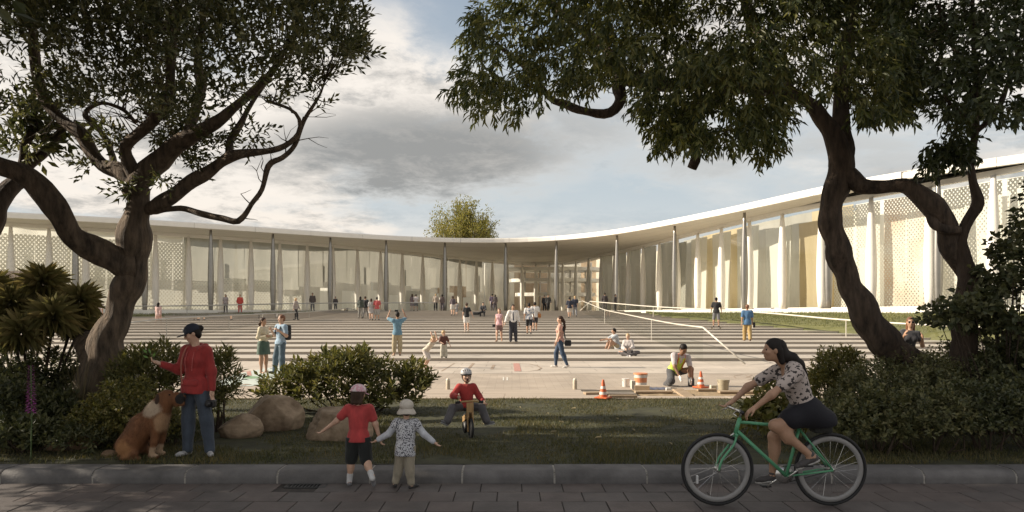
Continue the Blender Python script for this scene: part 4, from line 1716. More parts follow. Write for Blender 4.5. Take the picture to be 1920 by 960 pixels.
for sg in (-1, 1):
    mb = MB()
    q = f.neck
    mb.tube(catmull(np.array([q + (sg * 0.11, 0.13, -0.03), q + (sg * 0.115, 0.02, 0.035), q + (sg * 0.11, -0.10, -0.04), q + (sg * 0.12, -0.125, -0.17), q + (sg * 0.16, -0.02, -0.30), q + (sg * 0.14, 0.12, -0.33)]), 0.03), 0.018, 6)
    mb.obj('backpack_strap', cloth(BLACK), pm)

# man photographing with raised arms
p = foot(745, 667)
f = Fig(1.74, lean=(0, 0.06, 1), legs=(((-0.05, 0, -1), (0.02, 0.03, -1)), ((0.08, 0.02, -1), (0.03, 0.03, -1))), arms=(((-0.55, -0.55, 0.35), (0.35, -0.35, 1)), ((0.55, -0.6, 0.30), (-0.35, -0.4, 1))), look=(0, -1, 0.35))
pp = person(p, R(197), f, 'man in blue tee and khaki trousers raising a phone to photograph', 0.018, SKIN2, 'short', DARKHAIR, dict(c=(0.12, 0.23, 0.31), sleeve=0.75, hem=0.05, t=0.01), tr(KHAKI, flare=0.012, len=1.7), (0.25, 0.17, 0.11), fine=False)
c = (f.wri[0] + f.wri[1]) / 2 + np.array((0, -0.03, 0.07))
e = bag_prop('phone', 'dark phone held up by the man in the blue tee', 'phone', pp, f, c, (0.075, 0.012, 0.04), mat('phone_black', (0.01, 0.01, 0.012), 0.25))

# bending girl and blond toddler
p = foot(798, 689)
f = Fig(1.20, child=0.5, girl=True, lean=(-0.05, -0.75, 0.75), legs=(((-0.05, -0.45, -1), (0, 0.55, -1)), ((0.05, -0.35, -1), (0, 0.45, -1))), arms=(((-0.2, -0.6, 0.75), (0.1, 0.4, 1)), ((0.2, -0.6, 0.6), (-0.1, 0.3, 1))), look=(0, -0.8, -0.6))
person(p, R(70), f, 'girl in pale tunic and shorts bending over on the chalk hopscotch', 0.018, SKIN, 'bob', BLOND, dict(c=(0.50, 0.44, 0.36), sleeve=1.6, hem=0.03, t=0.01), shr((0.55, 0.50, 0.46), 0.95), (0.4, 0.3, 0.25), barefoot=True)
p = foot(832, 671)
f = Fig(1.02, child=0.8, look=(0.5, -1, -0.1), arms=(((-0.3, -0.1, -1), (0.5, -0.6, -0.3)), ((0.45, -0.15, -1), (0.4, -0.2, -1))), **STAND)
person(p, R(15), f, 'blond toddler in dark red top and pale trousers on the first step', 0.018, SKIN, 'curly', BLOND, dict(c=(0.10, 0.035, 0.025), sleeve=0.9, hem=0.0, t=0.01), tr((0.42, 0.40, 0.33), flare=0.02, len=1.8), BLACK)

# people in the middle of the steps
p = foot(875, 622)
f = Fig(1.68, girl=True, arms=(((-0.5, 0.1, -1), (-0.45, -0.25, -1)), ((0.2, 0, -1), (0.1, -0.2, -1))), legs=WALK['legs'])
person(p, R(185), f, 'woman in black top and white shorts seen from behind mid-steps', 0.026, SKIN, 'bun', BROWNHAIR, dict(c=BLACK, sleeve=0.6, hem=0.03), shr(WHITE, 0.75), (0.5, 0.42, 0.35))
p = foot(936, 640)
f = Fig(1.62, girl=True, **WALK)
pk = person(p, R(-8), f, 'woman with auburn hair in pink camisole and shorts walking down', 0.022, SKIN, 'long', REDHAIR, dict(c=(0.55, 0.34, 0.36), sleeve=0.0, hem=0.03), shr((0.20, 0.12, 0.11), 0.6), (0.35, 0.2, 0.12))
bag_prop('handbag', 'small dark handbag beside the woman in the pink camisole', 'handbag', pk, f, (-0.27, 0.03, 0.78), (0.08, 0.05, 0.07), cloth(BLACK))
p = foot(962, 641)
f = Fig(1.78, **STAND, arms=(((-0.4, 0.02, -1), (-0.35, -0.2, -1)), ((0.22, 0.02, -1), (0.15, -0.1, -1))))


def tie(root, f):
    F = Field(0.004)
    F.rc(f.neck + (0, -0.10, -0.02), f.neck + (0, -0.135, -0.16), 0.014, 0.022)
    F.rc(f.neck + (0, -0.135, -0.16), f.neck + (0, -0.125, -0.42), 0.022, 0.03)
    F.obj('necktie', 0.012, cloth(NAVY), root)


person(p, R(8), f, 'man in white shirt and dark tie standing on the steps', 0.022, SKIN2, 'short', DARKHAIR, dict(c=(0.66, 0.63, 0.60), sleeve=1.9, hem=0.0, t=0.008), tr((0.03, 0.03, 0.04), flare=0.01), BLACK, extra=tie)
p = foot(992, 626)
f = Fig(1.74, **WALK2)
person(p, R(178), f, 'man in pale print shirt and black shorts walking up the steps', 0.026, SKIN2, 'short', DARKHAIR, dict(mat=spotted('print_shirt', (0.60, 0.58, 0.56), (0.16, 0.20, 0.28), 14, 0.53), c=WHITE, sleeve=0.8, hem=0.05, t=0.012), shr(BLACK, 0.95), BLACK)
p = foot(1003, 620)
f = Fig(1.74, **WALK)
pb_ = person(p, R(182), f, 'man in white tee and dark shorts carrying an orange bag', 0.026, SKIN2, 'short', DARKHAIR, dict(c=WHITE, sleeve=0.8, hem=0.05, t=0.01), shr((0.04, 0.035, 0.04), 0.85), BLACK)
bag_prop('shoulder_bag', 'orange brown shoulder bag at the hip of the man in white', 'bag', pb_, f, (-0.27, 0.06, 0.92), (0.10, 0.07, 0.13), cloth((0.34, 0.14, 0.04)))
p = foot(1050, 689)
f = Fig(1.72, girl=True, legs=(((-0.02, -0.32, -1), (0, -0.02, -1)), ((0.02, 0.2, -1), (0, 0.42, -1), (0.1, -1, -0.3))), arms=(((-0.15, 0.12, -1), (-0.05, -0.2, -1)), ((0.15, -0.15, -1), (0.05, -0.35, -1))), look=(0.1, -1, 0))
pw2 = person(p, R(-92), f, 'woman with long ponytail in pink top and blue jeans walking left', 0.014, SKIN, 'pony', BROWNHAIR, dict(c=(0.52, 0.30, 0.24), sleeve=0.35, hem=0.02, t=0.004), tr((0.03, 0.055, 0.10)), (0.55, 0.52, 0.48), fine=True, face=True)
F = Field(0.01)
F.rc(f.head + (0, 0.12, -0.02), f.head + (0, 0.16, -0.25), 0.04, 0.045)
F.rc(f.head + (0, 0.16, -0.25), f.head + (0, 0.13, -0.48), 0.045, 0.02)
F.obj('ponytail', 0.016, BROWNHAIR, pw2)
bag_prop('handbag', 'dark handbag swinging behind the woman in blue jeans', 'handbag', pw2, f, (0.16, 0.26, 0.83), (0.05, 0.11, 0.10), cloth(BLACK), [(0.10, 0.06, 1.42), (0.16, 0.12, 1.2), (0.17, 0.2, 0.95)])
mb = MB()
mb.tube(catmull(np.array([f.neck + (-0.06, -0.10, -0.05), f.neck + (0.03, 0.0, 0.03), f.neck + (0.08, 0.11, -0.08), f.neck + (0.14, 0.16, -0.4)]), 0.03), 0.02, 6)
mb.obj('bag_strap', cloth(BLACK), pw2)
# two people sitting on the steps
p = foot(1160, 655)
p2 = p + np.array((0, 0.25, 0))
f = Fig(1.76, lean=(0, -0.30, 0.95), legs=(((-0.25, -0.85, 0.55), (-0.05, -0.55, -1)), ((0.2, -0.8, 0.62), (0.05, -0.5, -1))), arms=(((-0.2, -0.9, -0.5), (0.2, -0.9, -0.15)), ((0.2, -0.9, -0.45), (-0.25, -0.9, -0.1))), look=(0, -1, -0.45), seat=0.11)
person(p2, R(-80), f, 'dark-haired man in grey tee and khaki shorts sitting on the steps', 0.018, SKIN2, 'short', DARKHAIR, dict(c=(0.36, 0.38, 0.40), sleeve=0.7, hem=0.06, t=0.012), shr(KHAKI, 0.85), (0.10, 0.07, 0.05))
p = foot(1180, 667)
f = Fig(1.62, girl=True, lean=(-0.05, -0.18, 0.95), legs=(((-0.65, -0.75, 0.10), (0.8, -0.35, -0.25)), ((0.75, -0.65, 0.10), (-0.8, -0.4, -0.25))), arms=(((-0.25, -0.4, -1), (0.45, -0.9, -0.2)), ((0.25, -0.4, -1), (-0.45, -0.9, -0.15))), look=(-0.25, -0.9, -0.5), seat=0.12)
person(p + np.array((0, 0.15, 0)), R(-12), f, 'blonde person in pale jacket sitting cross-legged on the steps', 0.018, SKIN, 'bun', BLOND, dict(c=(0.50, 0.46, 0.44), sleeve=1.9, hem=0.05, t=0.014, name='jacket'), tr((0.10, 0.09, 0.09)), (0.6, 0.6, 0.6))
# right bank side
p = foot(1343, 617)
f = Fig(1.80, legs=(((-0.10, 0, -1), (-0.02, 0.02, -1)), ((0.12, 0.02, -1), (0.04, 0.02, -1))), arms=(((-0.3, -0.05, -1), (-0.1, -0.4, -0.9)), ((0.3, -0.05, -1), (0.1, -0.4, -0.9))))
sk_p = person(p + np.array((0, 0, 0.10)), R(160), f, 'person in black tee and grey shorts riding a skateboard', 0.024, SKIN2, 'short', DARKHAIR, dict(c=BLACK, sleeve=0.7, hem=0.05, t=0.012), shr(GREY, 1.0), BLACK)
e = empty('skateboard', p, 0, 'dark skateboard under the person in the black tee', 'skateboard')
mb = MB()
mb.box(-0.40, 0.40, -0.10, 0.10, 0.075, 0.095, 0.006)
mb.obj('deck', mat('deck_wood', (0.10, 0.07, 0.05), 0.6), e)
for sx in (-0.26, 0.26):
    for sy in (-0.075, 0.075):
        mb = MB()
        mb.lathe([(0.01, -0.02), (0.035, -0.02), (0.035, 0.02), (0.01, 0.02)], 10, (sx, sy, 0.036), 'y')
        mb.obj('wheel', mat('wheel_pale', (0.5, 0.45, 0.35), 0.5), e)
p = foot(1401, 639)
f = Fig(1.82, **WALK2)
pb2 = person(p, R(170), f, 'man in blue shirt and mustard trousers walking up by the bank', 0.022, SKIN2, 'short', REDHAIR, dict(c=(0.06, 0.14, 0.26), sleeve=0.8, hem=0.08, t=0.012), tr((0.36, 0.25, 0.10), flare=0.015), (0.10, 0.04, 0.02))
bag_prop('handbag', 'dark bag beside the man in the blue shirt', 'bag', pb2, f, (-0.34, -0.05, 0.80), (0.05, 0.11, 0.14), cloth(BLACK))

# upper steps and landing: the far visitors
FARL = [
    (1068, 596, None, 182, 1.72, 'person in navy top and pale shorts near the top of the steps', NAVY, 0.9, shr((0.5, 0.45, 0.4), 0.8), 'short', DARKHAIR, WALK),
    (1078, 593, None, 182, 1.78, 'grey-haired man in navy tee beside the person in pale shorts', NAVY, 0.7, tr(GREY), 'short', BLOND, WALK2),
    (555, 601, None, 80, 1.68, 'blonde woman in grey jacket and black trousers striding on the left', (0.28, 0.24, 0.22), 1.9, tr(BLACK), 'bob', BLOND, WALK),
    (676, 597, None, 175, 1.70, 'dark-clothed person at the left of the group by the glass rail', (0.05, 0.06, 0.05), 1.9, tr((0.2, 0.19, 0.17)), 'long', DARKHAIR, STAND),
    (685, 596, None, 170, 1.80, 'man in black jacket in the group by the glass rail', BLACK, 1.9, tr((0.18, 0.17, 0.16)), 'short', BROWNHAIR, WALK),
    (696, 600, None, 190, 1.62, 'woman in grey dress in the group by the glass rail', (0.34, 0.32, 0.31), 1.0, sk((0.34, 0.32, 0.31), 0.8), 'bob', BROWNHAIR, WALK2),
    (707, 600, None, 178, 1.72, 'person in coral red tee at the right of the group', (0.42, 0.08, 0.08), 0.8, shr((0.30, 0.29, 0.27), 1.1), 'short', DARKHAIR, STAND),
    (849, 592, None, 185, 1.68, 'woman in dark top and pale skirt at the head of the steps', (0.09, 0.07, 0.08), 1.2, sk((0.45, 0.42, 0.38), 0.85), 'bob', BROWNHAIR, WALK),
    (856, 591, None, 170, 1.22, 'small child in grey following the woman in the pale skirt', (0.25, 0.24, 0.24), 0.9, shr(GREY, 1.0), 'short', BROWNHAIR, WALK2),
    (297, 614, None, 172, 1.66, 'dark-haired woman in pink shirt and shorts climbing the left steps', (0.50, 0.34, 0.31), 1.7, shr((0.55, 0.35, 0.30), 0.5), 'long', DARKHAIR, WALK),
    (188, 612, None, 168, 1.72, 'man in white tee behind the left tree trunk', (0.52, 0.44, 0.42), 0.8, shr((0.25, 0.2, 0.2), 0.9), 'short', DARKHAIR, WALK),
    (179, 614, None, 175, 1.66, 'woman in beige top beside the man behind the left trunk', (0.42, 0.32, 0.28), 0.8, shr((0.28, 0.2, 0.18), 0.7), 'bun', BROWNHAIR, WALK2),
    (423, 0, 64.0, 10, 1.70, 'woman with red bag standing behind the left glass rail', (0.30, 0.26, 0.25), 0.9, tr((0.05, 0.045, 0.05)), 'bob', DARKHAIR, STAND),
    (450, 0, 64.5, 5, 1.70, 'person all in red standing behind the left glass rail', (0.50, 0.07, 0.05), 1.5, tr((0.50, 0.07, 0.05)), 'short', REDHAIR, STAND),
    (586, 0, 70.0, 20, 1.80, 'man with brown coat and bag behind the left glass rail', (0.09, 0.07, 0.06), 1.9, tr((0.05, 0.045, 0.05)), 'short', DARKHAIR, STAND),
    (629, 0, 73.0, 30, 1.50, 'dark figure leaning on a steel column at the left', (0.06, 0.05, 0.05), 1.5, tr(BLACK), 'short', DARKHAIR, STAND),
    (773, 0, 70.5, 180, 1.70, 'woman in grey dress walking with the person in dark shorts', (0.17, 0.13, 0.13), 1.0, sk((0.17, 0.13, 0.13), 0.9), 'long', BROWNHAIR, STAND),
    (780, 0, 70.2, 180, 1.70, 'person in white top and dark shorts beside the woman in grey', (0.50, 0.46, 0.44), 0.8, shr((0.05, 0.05, 0.06), 0.8), 'short', DARKHAIR, WALK),
    (817, 0, 70.4, 175, 1.72, 'person in beige top and black trousers on the landing', (0.36, 0.30, 0.24), 1.4, tr(BLACK), 'short', BLOND, STAND),
    (829, 0, 70.2, 185, 1.68, 'person in dark brown clothes on the landing by a column', (0.10, 0.075, 0.07), 1.6, tr((0.07, 0.06, 0.07)), 'bob', DARKHAIR, WALK2),
    (923, 0, 70.8, 178, 1.72, 'person in dark violet top before the entrance columns', (0.07, 0.05, 0.08), 1.2, tr((0.08, 0.07, 0.08)), 'short', DARKHAIR, STAND),
    (928.5, 0, 70.4, 190, 1.64, 'person with dark bag beside the visitor in violet', (0.09, 0.07, 0.07), 1.5, tr((0.06, 0.05, 0.06)), 'bob', DARKHAIR, STAND),
    (1021, 0, 79.0, 0, 1.78, 'dark-suited person left of the two in the doorway', (0.02, 0.02, 0.022), 1.9, tr(BLACK), 'short', DARKHAIR, STAND),
    (1028, 0, 77.5, 5, 1.84, 'dark-suited person right of the two in the doorway', (0.03, 0.03, 0.03), 1.9, tr(BLACK), 'short', DARKHAIR, WALK),
    (1134, 0, 69.6, 175, 1.80, 'man in dark coat standing behind the right handrail', (0.05, 0.04, 0.04), 1.9, tr((0.06, 0.05, 0.05)), 'short', DARKHAIR, STAND),
    (1154, 0, 69.8, 60, 1.66, 'woman in black leaning at the right handrail', (0.03, 0.025, 0.03), 1.5, tr(BLACK), 'bob', DARKHAIR, STAND),
]
for (px, py, Y, rz, H, lab, ct, sl, bot, hr, hm, pose) in FARL:
    p = foot(px, py, 30, 68.2) if Y is None else far(px, Y)
    f = Fig(H, child=0.5 if H < 1.3 else 0.0, girl=hr in ('long', 'bob'), **pose)
    person(p, R(rz), f, lab, 0.03, SKIN if hm is not DARKHAIR else SKIN2, hr, hm, dict(c=ct, sleeve=sl, hem=0.05, t=0.012), bot, BLACK, group=FAR_)
p = foot(906, 592, 50, 68)
f = Fig(1.70, seat=0.16, lean=(0, -0.15, 1), **SIT)
f.shift((0, 0, 0))
ps = person(p + np.array((0, 0.3, 0.14)), R(-10), f, 'person in dark clothes sitting on a top step with a bag', 0.03, SKIN, 'short', DARKHAIR, dict(c=(0.05, 0.05, 0.055), sleeve=1.9, hem=0.04, t=0.012), tr(BLACK), BLACK, group=FAR_)
bag_prop('duffel_bag', 'dark duffel bag lying beside the person seated on a top step', 'bag', ps, f, (-0.62, 0.0, 0.03), (0.3, 0.15, 0.13), cloth(BLACK))
# woman with sunglasses sitting behind the leaning trunk
p = at(1702, 674, 14.7)
f = Fig(1.68, girl=True, lean=(0.12, 0.05, 1), seat=0.10, legs=(((-0.35, -0.85, -0.25), (0, -0.2, -1)), ((0.2, -0.9, -0.2), (0, -0.2, -1))), arms=(((-0.3, -0.3, -1), (0.2, -0.75, 1)), ((0.25, -0.35, -1), (-0.3, -0.8, 0.9))), look=(-0.25, -1, -0.05))


def glasses(root, f):
    P = lambda x, y, z: f.head + f.HB @ (np.array((x, y, z)) * f.hs)
    F = Field(0.002)
    for sg in (-1, 1):
        F.el(P(sg * 0.02, 0.052, 0.002), np.array((0.017, 0.006, 0.013)) * f.hs, f.HB)
    F.rc(P(-0.02, 0.054, 0.005), P(0.02, 0.054, 0.005), 0.003)
    F.obj('sunglasses', 0.006, mat('lens_black', (0.008, 0.008, 0.01), 0.15), root)


person(p, R(-12), f, 'long-haired woman in sunglasses sitting behind the leaning tree trunk', 0.014, SKIN2, 'long', REDHAIR, dict(c=(0.03, 0.03, 0.035), sleeve=0.5, hem=0.05), tr((0.03, 0.03, 0.04)), BLACK, fine=True, extra=glasses)
# ------------------------------------------------------------------ foreground figures
def gl(px, py):
    """lawn point seen at this pixel"""
    z = 0.1
    for _ in range(6):
        q = on(px, py, z)
        z = float(lawn_z(q[1]))
    return np.array((q[0], q[1], z))


def cap_mesh(f, ma, root, brim=True, name='cap', puff=1.0):
    P = lambda x, y, z: f.head + f.HB @ (np.array((x, y, z)) * f.hs)
    F = Field(0.006)
    F.el(P(0, -0.008, 0.026), np.array((0.054 * puff, 0.062 * puff, 0.054)) * f.hs, f.HB)
    F.clip(P(0, 0, 0.014), -f.HB[:, 2] - f.HB[:, 1] * 0.12)
    o = F.obj(name, 0.008, ma, root)
    if brim:
        F = Field(0.004)
        F.el(P(0, 0.070, 0.012), np.array((0.043, 0.042, 0.006)) * f.hs, f.HB)
        F.obj('brim', 0.006, ma, root)
    return o


# woman with the cap
p = gl(366, 853)
f = Fig(1.58, girl=True, lean=(0.03, 0.02, 1), legs=(((-0.02, -0.02, -1), (-0.02, 0.0, -1), (-0.25, -1, 0)), ((0.17, 0.02, -1), (0.10, 0.03, -1), (0.65, -0.8, 0))), arms=(((-0.30, -0.14, -1), (-0.50, -0.72, 0.36)), ((0.22, 0.06, -1), (0.10, -0.12, -1))), look=(-0.72, -0.62, -0.42), headup=(-0.28, -0.22, 1))


def hoodie(root, f):
    red = cloth((0.30, 0.028, 0.026))
    F = Field(0.03)                                    # hood lying on the shoulders
    n_ = f.neck
    pts = [n_ + (-0.085, -0.05, 0.0), n_ + (-0.10, 0.03, 0.03), n_ + (0.0, 0.085, 0.035), n_ + (0.10, 0.03, 0.03), n_ + (0.085, -0.05, 0.0)]
    for a, b in zip(pts[:-1], pts[1:]):
        F.rc(a, b, 0.032, 0.036)
    F.obj('hood', 0.012, red, root)
    F = Field(0.02)
    F.rc(f.pel + (-0.07, -0.095, 0.05), f.pel + (0.07, -0.095, 0.05), 0.05, 0.05)
    F.obj('pouch_pocket', 0.012, red, root)
    for sg in (-1, 1):
        mb = MB()
        mb.tube(catmull(np.array([n_ + (sg * 0.045, -0.115, -0.03), n_ + (sg * 0.05, -0.155, -0.14), n_ + (sg * 0.04, -0.155, -0.26)]), 0.03), 0.004, 6)
        mb.obj('drawstring', cloth((0.45, 0.10, 0.09)), root)
    for s in (0, 1):                                   # ribbed cuffs
        F = Field(0.005)
        d = nrm(f.wri[s] - f.elb[s])
        F.rc(f.wri[s] - d * 0.05, f.wri[s] - d * 0.012, 0.031, 0.029)
        F.clip(f.wri[s] - d * 0.008, d)
        F.obj('cuff', 0.009, red, root)
    o = cap_mesh(f, mat('cap_navy', (0.012, 0.016, 0.030), 0.8, bump=0.2, bscale=60), root)
    # white stitched S on the cap front
    P = lambda x, y, z: f.head + f.HB @ (np.array((x, y, z)) * f.hs)
    pts = []
    for t in np.linspace(0, 1, 13):
        a = t * 2 * pi
        x = 0.011 * sin(a) * (1 if t < 0.5 else 1)
        z = 0.015 * cos(t * pi)
        pts.append((x, z))
    q = np.array([P(x, 0.050 - 9.0 * x * x - 8 * (z + 0.004) ** 2 + 0.004, 0.045 + z) for x, z in pts])
    mb = MB()
    mb.tube(q, 0.0042, 6)
    mb.obj('cap_emblem', mat('emblem_white', (0.62, 0.68, 0.70), 0.7), root)
    F = Field(0.008)                                   # glasses
    mb = MB()
    for sg in (-1, 1):
        th = np.linspace(0, 2 * pi, 13)
        mb.tube(np.array([P(sg * 0.021 + 0.014 * cos(a), 0.053, 0.0 + 0.010 * sin(a)) for a in th]), 0.0016, 5, False)
    mb.tube(np.array([P(-0.008, 0.055, 0.002), P(0.008, 0.055, 0.002)]), 0.0016, 5)
    mb.obj('glasses', mat('frame_dark', (0.02, 0.018, 0.015), 0.3), root)
    n0 = f.neck                                        # leather strap over the shoulder
    mb = MB()
    mb.tube(catmull(np.array([n0 + (-0.075, 0.06, 0.05), n0 + (-0.088, -0.06, 0.03), n0 + (-0.095, -0.15, -0.12), n0 + (-0.10, -0.155, -0.30), n0 + (-0.09, -0.15, -0.42)]), 0.03), 0.011, 6)
    mb.obj('shoulder_strap', mat('leather_red', (0.30, 0.09, 0.06), 0.5), root)


pw3 = person(p, R(-10), f, 'woman in red hoodie, navy cap and jeans standing beside the dog', 0.0095, SKIN, 'bun', DARKHAIR, dict(c=(0.30, 0.028, 0.026), sleeve=1.92, hem=0.05, t=0.007, st=0.9, waist=1.08, name='hoodie'), tr((0.050, 0.066, 0.092), flare=0.008, len=1.98), (0.42, 0.42, 0.43), fine=True, face=True, curl=(0.9, 0.7), extra=hoodie)
# leafy sprig in her raised hand, camera in the other
c_, s_ = cos(R(-10)), sin(R(-10))


def wpt(p0, rz, v):
    return np.array((cos(rz) * v[0] - sin(rz) * v[1], sin(rz) * v[0] + cos(rz) * v[1], v[2])) + p0


hand = wpt(p, R(-10), f.wri[0] + f.fdir[0] * 0.09)
e = empty('sprig', hand, 0, 'green sprig held up in the right hand of the woman', 'sprig')
mb = MB()
mb.tube(np.array([(0.02, 0, -0.05), (-0.01, -0.01, 0.05), (-0.05, -0.02, 0.13)]), 0.003, 5)
mb.obj('stem', mat('stem_green', (0.06, 0.10, 0.03), 0.6), e)
m_sprig = mat('sprig_leaf', (0.14, 0.26, 0.06), 0.5, trans=0.3)
for k, (dx, dz, a) in enumerate(((-0.06, 0.07, 2.6), (-0.03, 0.12, 1.9), (-0.07, 0.13, 2.4), (0.0, 0.08, 1.2))):
    V = np.array([(0, 0, 0), (0.03 * cos(a) - 0.012 * sin(a), -0.01, 0.03 * sin(a) + 0.012 * cos(a)), (0.075 * cos(a), 0, 0.075 * sin(a)), (0.03 * cos(a) + 0.012 * sin(a), 0.008, 0.03 * sin(a) - 0.012 * cos(a))]) + np.array((dx, -0.01, dz - 0.03))
    link('leaf', mesh_np('leaf', V, np.array([[0, 1, 2], [0, 2, 3]]), m_sprig), e)
hand = wpt(p, R(-10), f.wri[1] + f.fdir[1] * 0.11)
e = empty('camera_bag', hand, R(-10), 'small dark camera hanging from the lowered hand of the woman', 'camera')
F = Field(0.008)
F.bx((0.0, -0.02, -0.05), (0.06, 0.035, 0.045), 0.014)
F.obj('camera_body', 0.009, mat('camera_black', (0.018, 0.018, 0.02), 0.45), e)
mb = MB()
mb.lathe([(0.012, -0.11), (0.030, -0.11), (0.030, -0.05), (0.012, -0.05)], 14, (0.0, 0.0, -0.05), 'y')
mb.obj('lens', mat('camera_black', (0.018, 0.018, 0.02), 0.45), e, True)

# girl in the red tee, back to us
p = on(672, 911, 0.0)
f = Fig(1.06, child=0.62, girl=False, lean=(0.0, -0.06, 1), legs=(((-0.12, 0.05, -1), (-0.42, 0.75, -0.75), (-0.15, -0.25, -1)), ((0.10, -0.12, -1), (0.08, 0.02, -1), (0.35, -1, 0))), arms=(((-0.40, 0.02, -1), (-0.28, -0.05, -1)), ((0.80, 0.05, -0.85), (0.85, -0.12, -0.62))), look=(-0.25, -1, 0.1))


def girlx(root, f):
    cap_mesh(f, spotted('pink_floral', (0.60, 0.34, 0.40), (0.66, 0.56, 0.58), 34, 0.50), root, False, 'beret', 1.16)
    P = lambda x, y, z: f.head + f.HB @ (np.array((x, y, z)) * f.hs)
    for s in (0, 1):
        F = Field(0.006)
        d = nrm(f.knee[s] - f.ankle[s])
        F.rc(f.ankle[s] - d * 0.005, f.ankle[s] + d * 0.075, 0.030, 0.033)
        F.obj('sock', 0.009, cloth((0.50, 0.50, 0.50)), root)
    F = Field(0.004)
    F.rc(P(-0.052, 0.01, 0.005), P(-0.10, -0.035, 0.0), 0.009, 0.007)
    F.obj('cap_tie', 0.008, cloth((0.55, 0.33, 0.38)), root)


pg = person(p, R(183), f, 'girl in red tee, pink cap and black shorts running along the kerb', 0.0085, SKIN, 'bob', BROWNHAIR, dict(c=(0.40, 0.045, 0.045), sleeve=0.62, hem=0.05, t=0.010, waist=1.15), shr((0.010, 0.013, 0.012), 0.98, t=0.010, rise=0.0), (0.15, 0.15, 0.16), fine=True, curl=(1.2, 0.9), extra=girlx)
# toddler in the white hat
p = on(760, 915, 0.0)
f = Fig(0.90, child=0.95, lean=(-0.03, -0.05, 1), legs=(((0.02, 0.02, -1), (-0.10, 0.05, -1), (-0.6, -0.7, 0)), ((0.10, -0.15, -1), (0.22, 0.10, -1), (0.3, -1, 0))), arms=(((-0.60, 0.02, -0.75), (-0.75, -0.1, -0.62)), ((0.62, 0.02, -0.8), (0.80, -0.1, -0.45))), look=(0.15, -1, 0))


def toddx(root, f):
    hs, HB = f.hs, f.HB
    P = lambda x, y, z: f.head + HB @ (np.array((x, y, z)) * hs)
    m_hat = mat('cream_hat', (0.52, 0.48, 0.42), 0.9, bump=0.3, bscale=40, var=0.08, vscale=20)
    F = Field(0.012)
    F.el(P(0, -0.009, 0.034), np.array((0.060, 0.070, 0.052)) * hs, HB)
    F.clip(P(0, 0, -0.012), -HB[:, 2])
    F.obj('hat', 0.009, m_hat, root)
    prof = []
    th = np.linspace(0, 2 * pi, 33)
    V = []
    for r_, z in ((0.050, 0.010), (0.064, -0.010), (0.076, -0.032), (0.074, -0.036), (0.058, -0.012)):
        for a in th[:-1]:
            V.append(P(r_ * 1.08 * cos(a), r_ * 1.2 * sin(a) - 0.008, z + 0.004 * sin(3 * a)))
    Fq = [(k * 32 + i, k * 32 + (i + 1) % 32, (k + 1) * 32 + (i + 1) % 32, (k + 1) * 32 + i) for k in range(4) for i in range(32)]
    link('hat_brim', mesh_np('hat_brim', V, np.array(Fq), m_hat, True), root)
    for s in (0, 1):
        F = Field(0.01)
        arm_prims(f, F, s, 0.013, 1.95)
        F.clip(f.shd[s] + nrm(f.elb[s] - f.shd[s]) * 0.02, -nrm(f.elb[s] - f.shd[s]))
        F.obj('sleeve', 0.009, cloth((0.46, 0.48, 0.52)), root)


pt = person(p, R(180), f, 'toddler in cream sun hat and spotted tunic holding the hand of the girl', 0.0085, SKIN, 'short', BROWNHAIR, dict(mat=spotted('spotted_tunic', (0.52, 0.53, 0.56), (0.03, 0.03, 0.045), 80, 0.53), c=WHITE, sleeve=0.25, hem=0.10, t=0.016, waist=1.25, name='tunic'), tr((0.30, 0.265, 0.20), flare=0.004, len=1.86, t=0.004), (0.018, 0.016, 0.016), fine=True, extra=toddx)

# ------------------------------------------------------------------ boy on a wooden balance bike
p = gl(879, 819)
RZB = R(14)
bike = empty('balance_bike', p, RZB, 'small wooden balance bike with black tyres on the lawn', 'balance bike')
m_ply = mat('plywood', (0.40, 0.25, 0.11), 0.6, var=0.18, vscale=6, stretch=(4, 4, 0.6))
m_rub = mat('rubber_black', (0.014, 0.014, 0.015), 0.75)
m_rimp = mat('rim_grey', (0.20, 0.20, 0.20), 0.5)


def wheel(parent, c, r, tw, rim=None, spokes=0, axis='x', rimw=0.02, rimd=0.02):
    w = empty('wheel', (0, 0, 0))
    w.parent = parent
    w.location = c
    th = np.linspace(0, 2 * pi, 41)

    def ring(rr, rad, seg, ma, name, flat=1.0):
        V, F = [], []
        for i in range(40):
            a = i * 2 * pi / 40
            for k in range(seg):
                b = k * 2 * pi / seg
                ro_ = rr + rad * cos(b)
                xx = rad * sin(b) * flat
                V.append((xx, ro_ * cos(a), ro_ * sin(a)) if axis == 'x' else (ro_ * cos(a), xx, ro_ * sin(a)))
        for i in range(40):
            for k in range(seg):
                F.append((i * seg + k, ((i + 1) % 40) * seg + k, ((i + 1) % 40) * seg + (k + 1) % seg, i * seg + (k + 1) % seg))
        return link(name, mesh_np(name, V, np.array(F), ma, True), w)
    ring(r - tw, tw, 8, m_rub, 'tyre')
    if rim:
        ring(r - 2 * tw - rimd, rimd, 8, rim, 'rim', rimw / rimd)
    return w


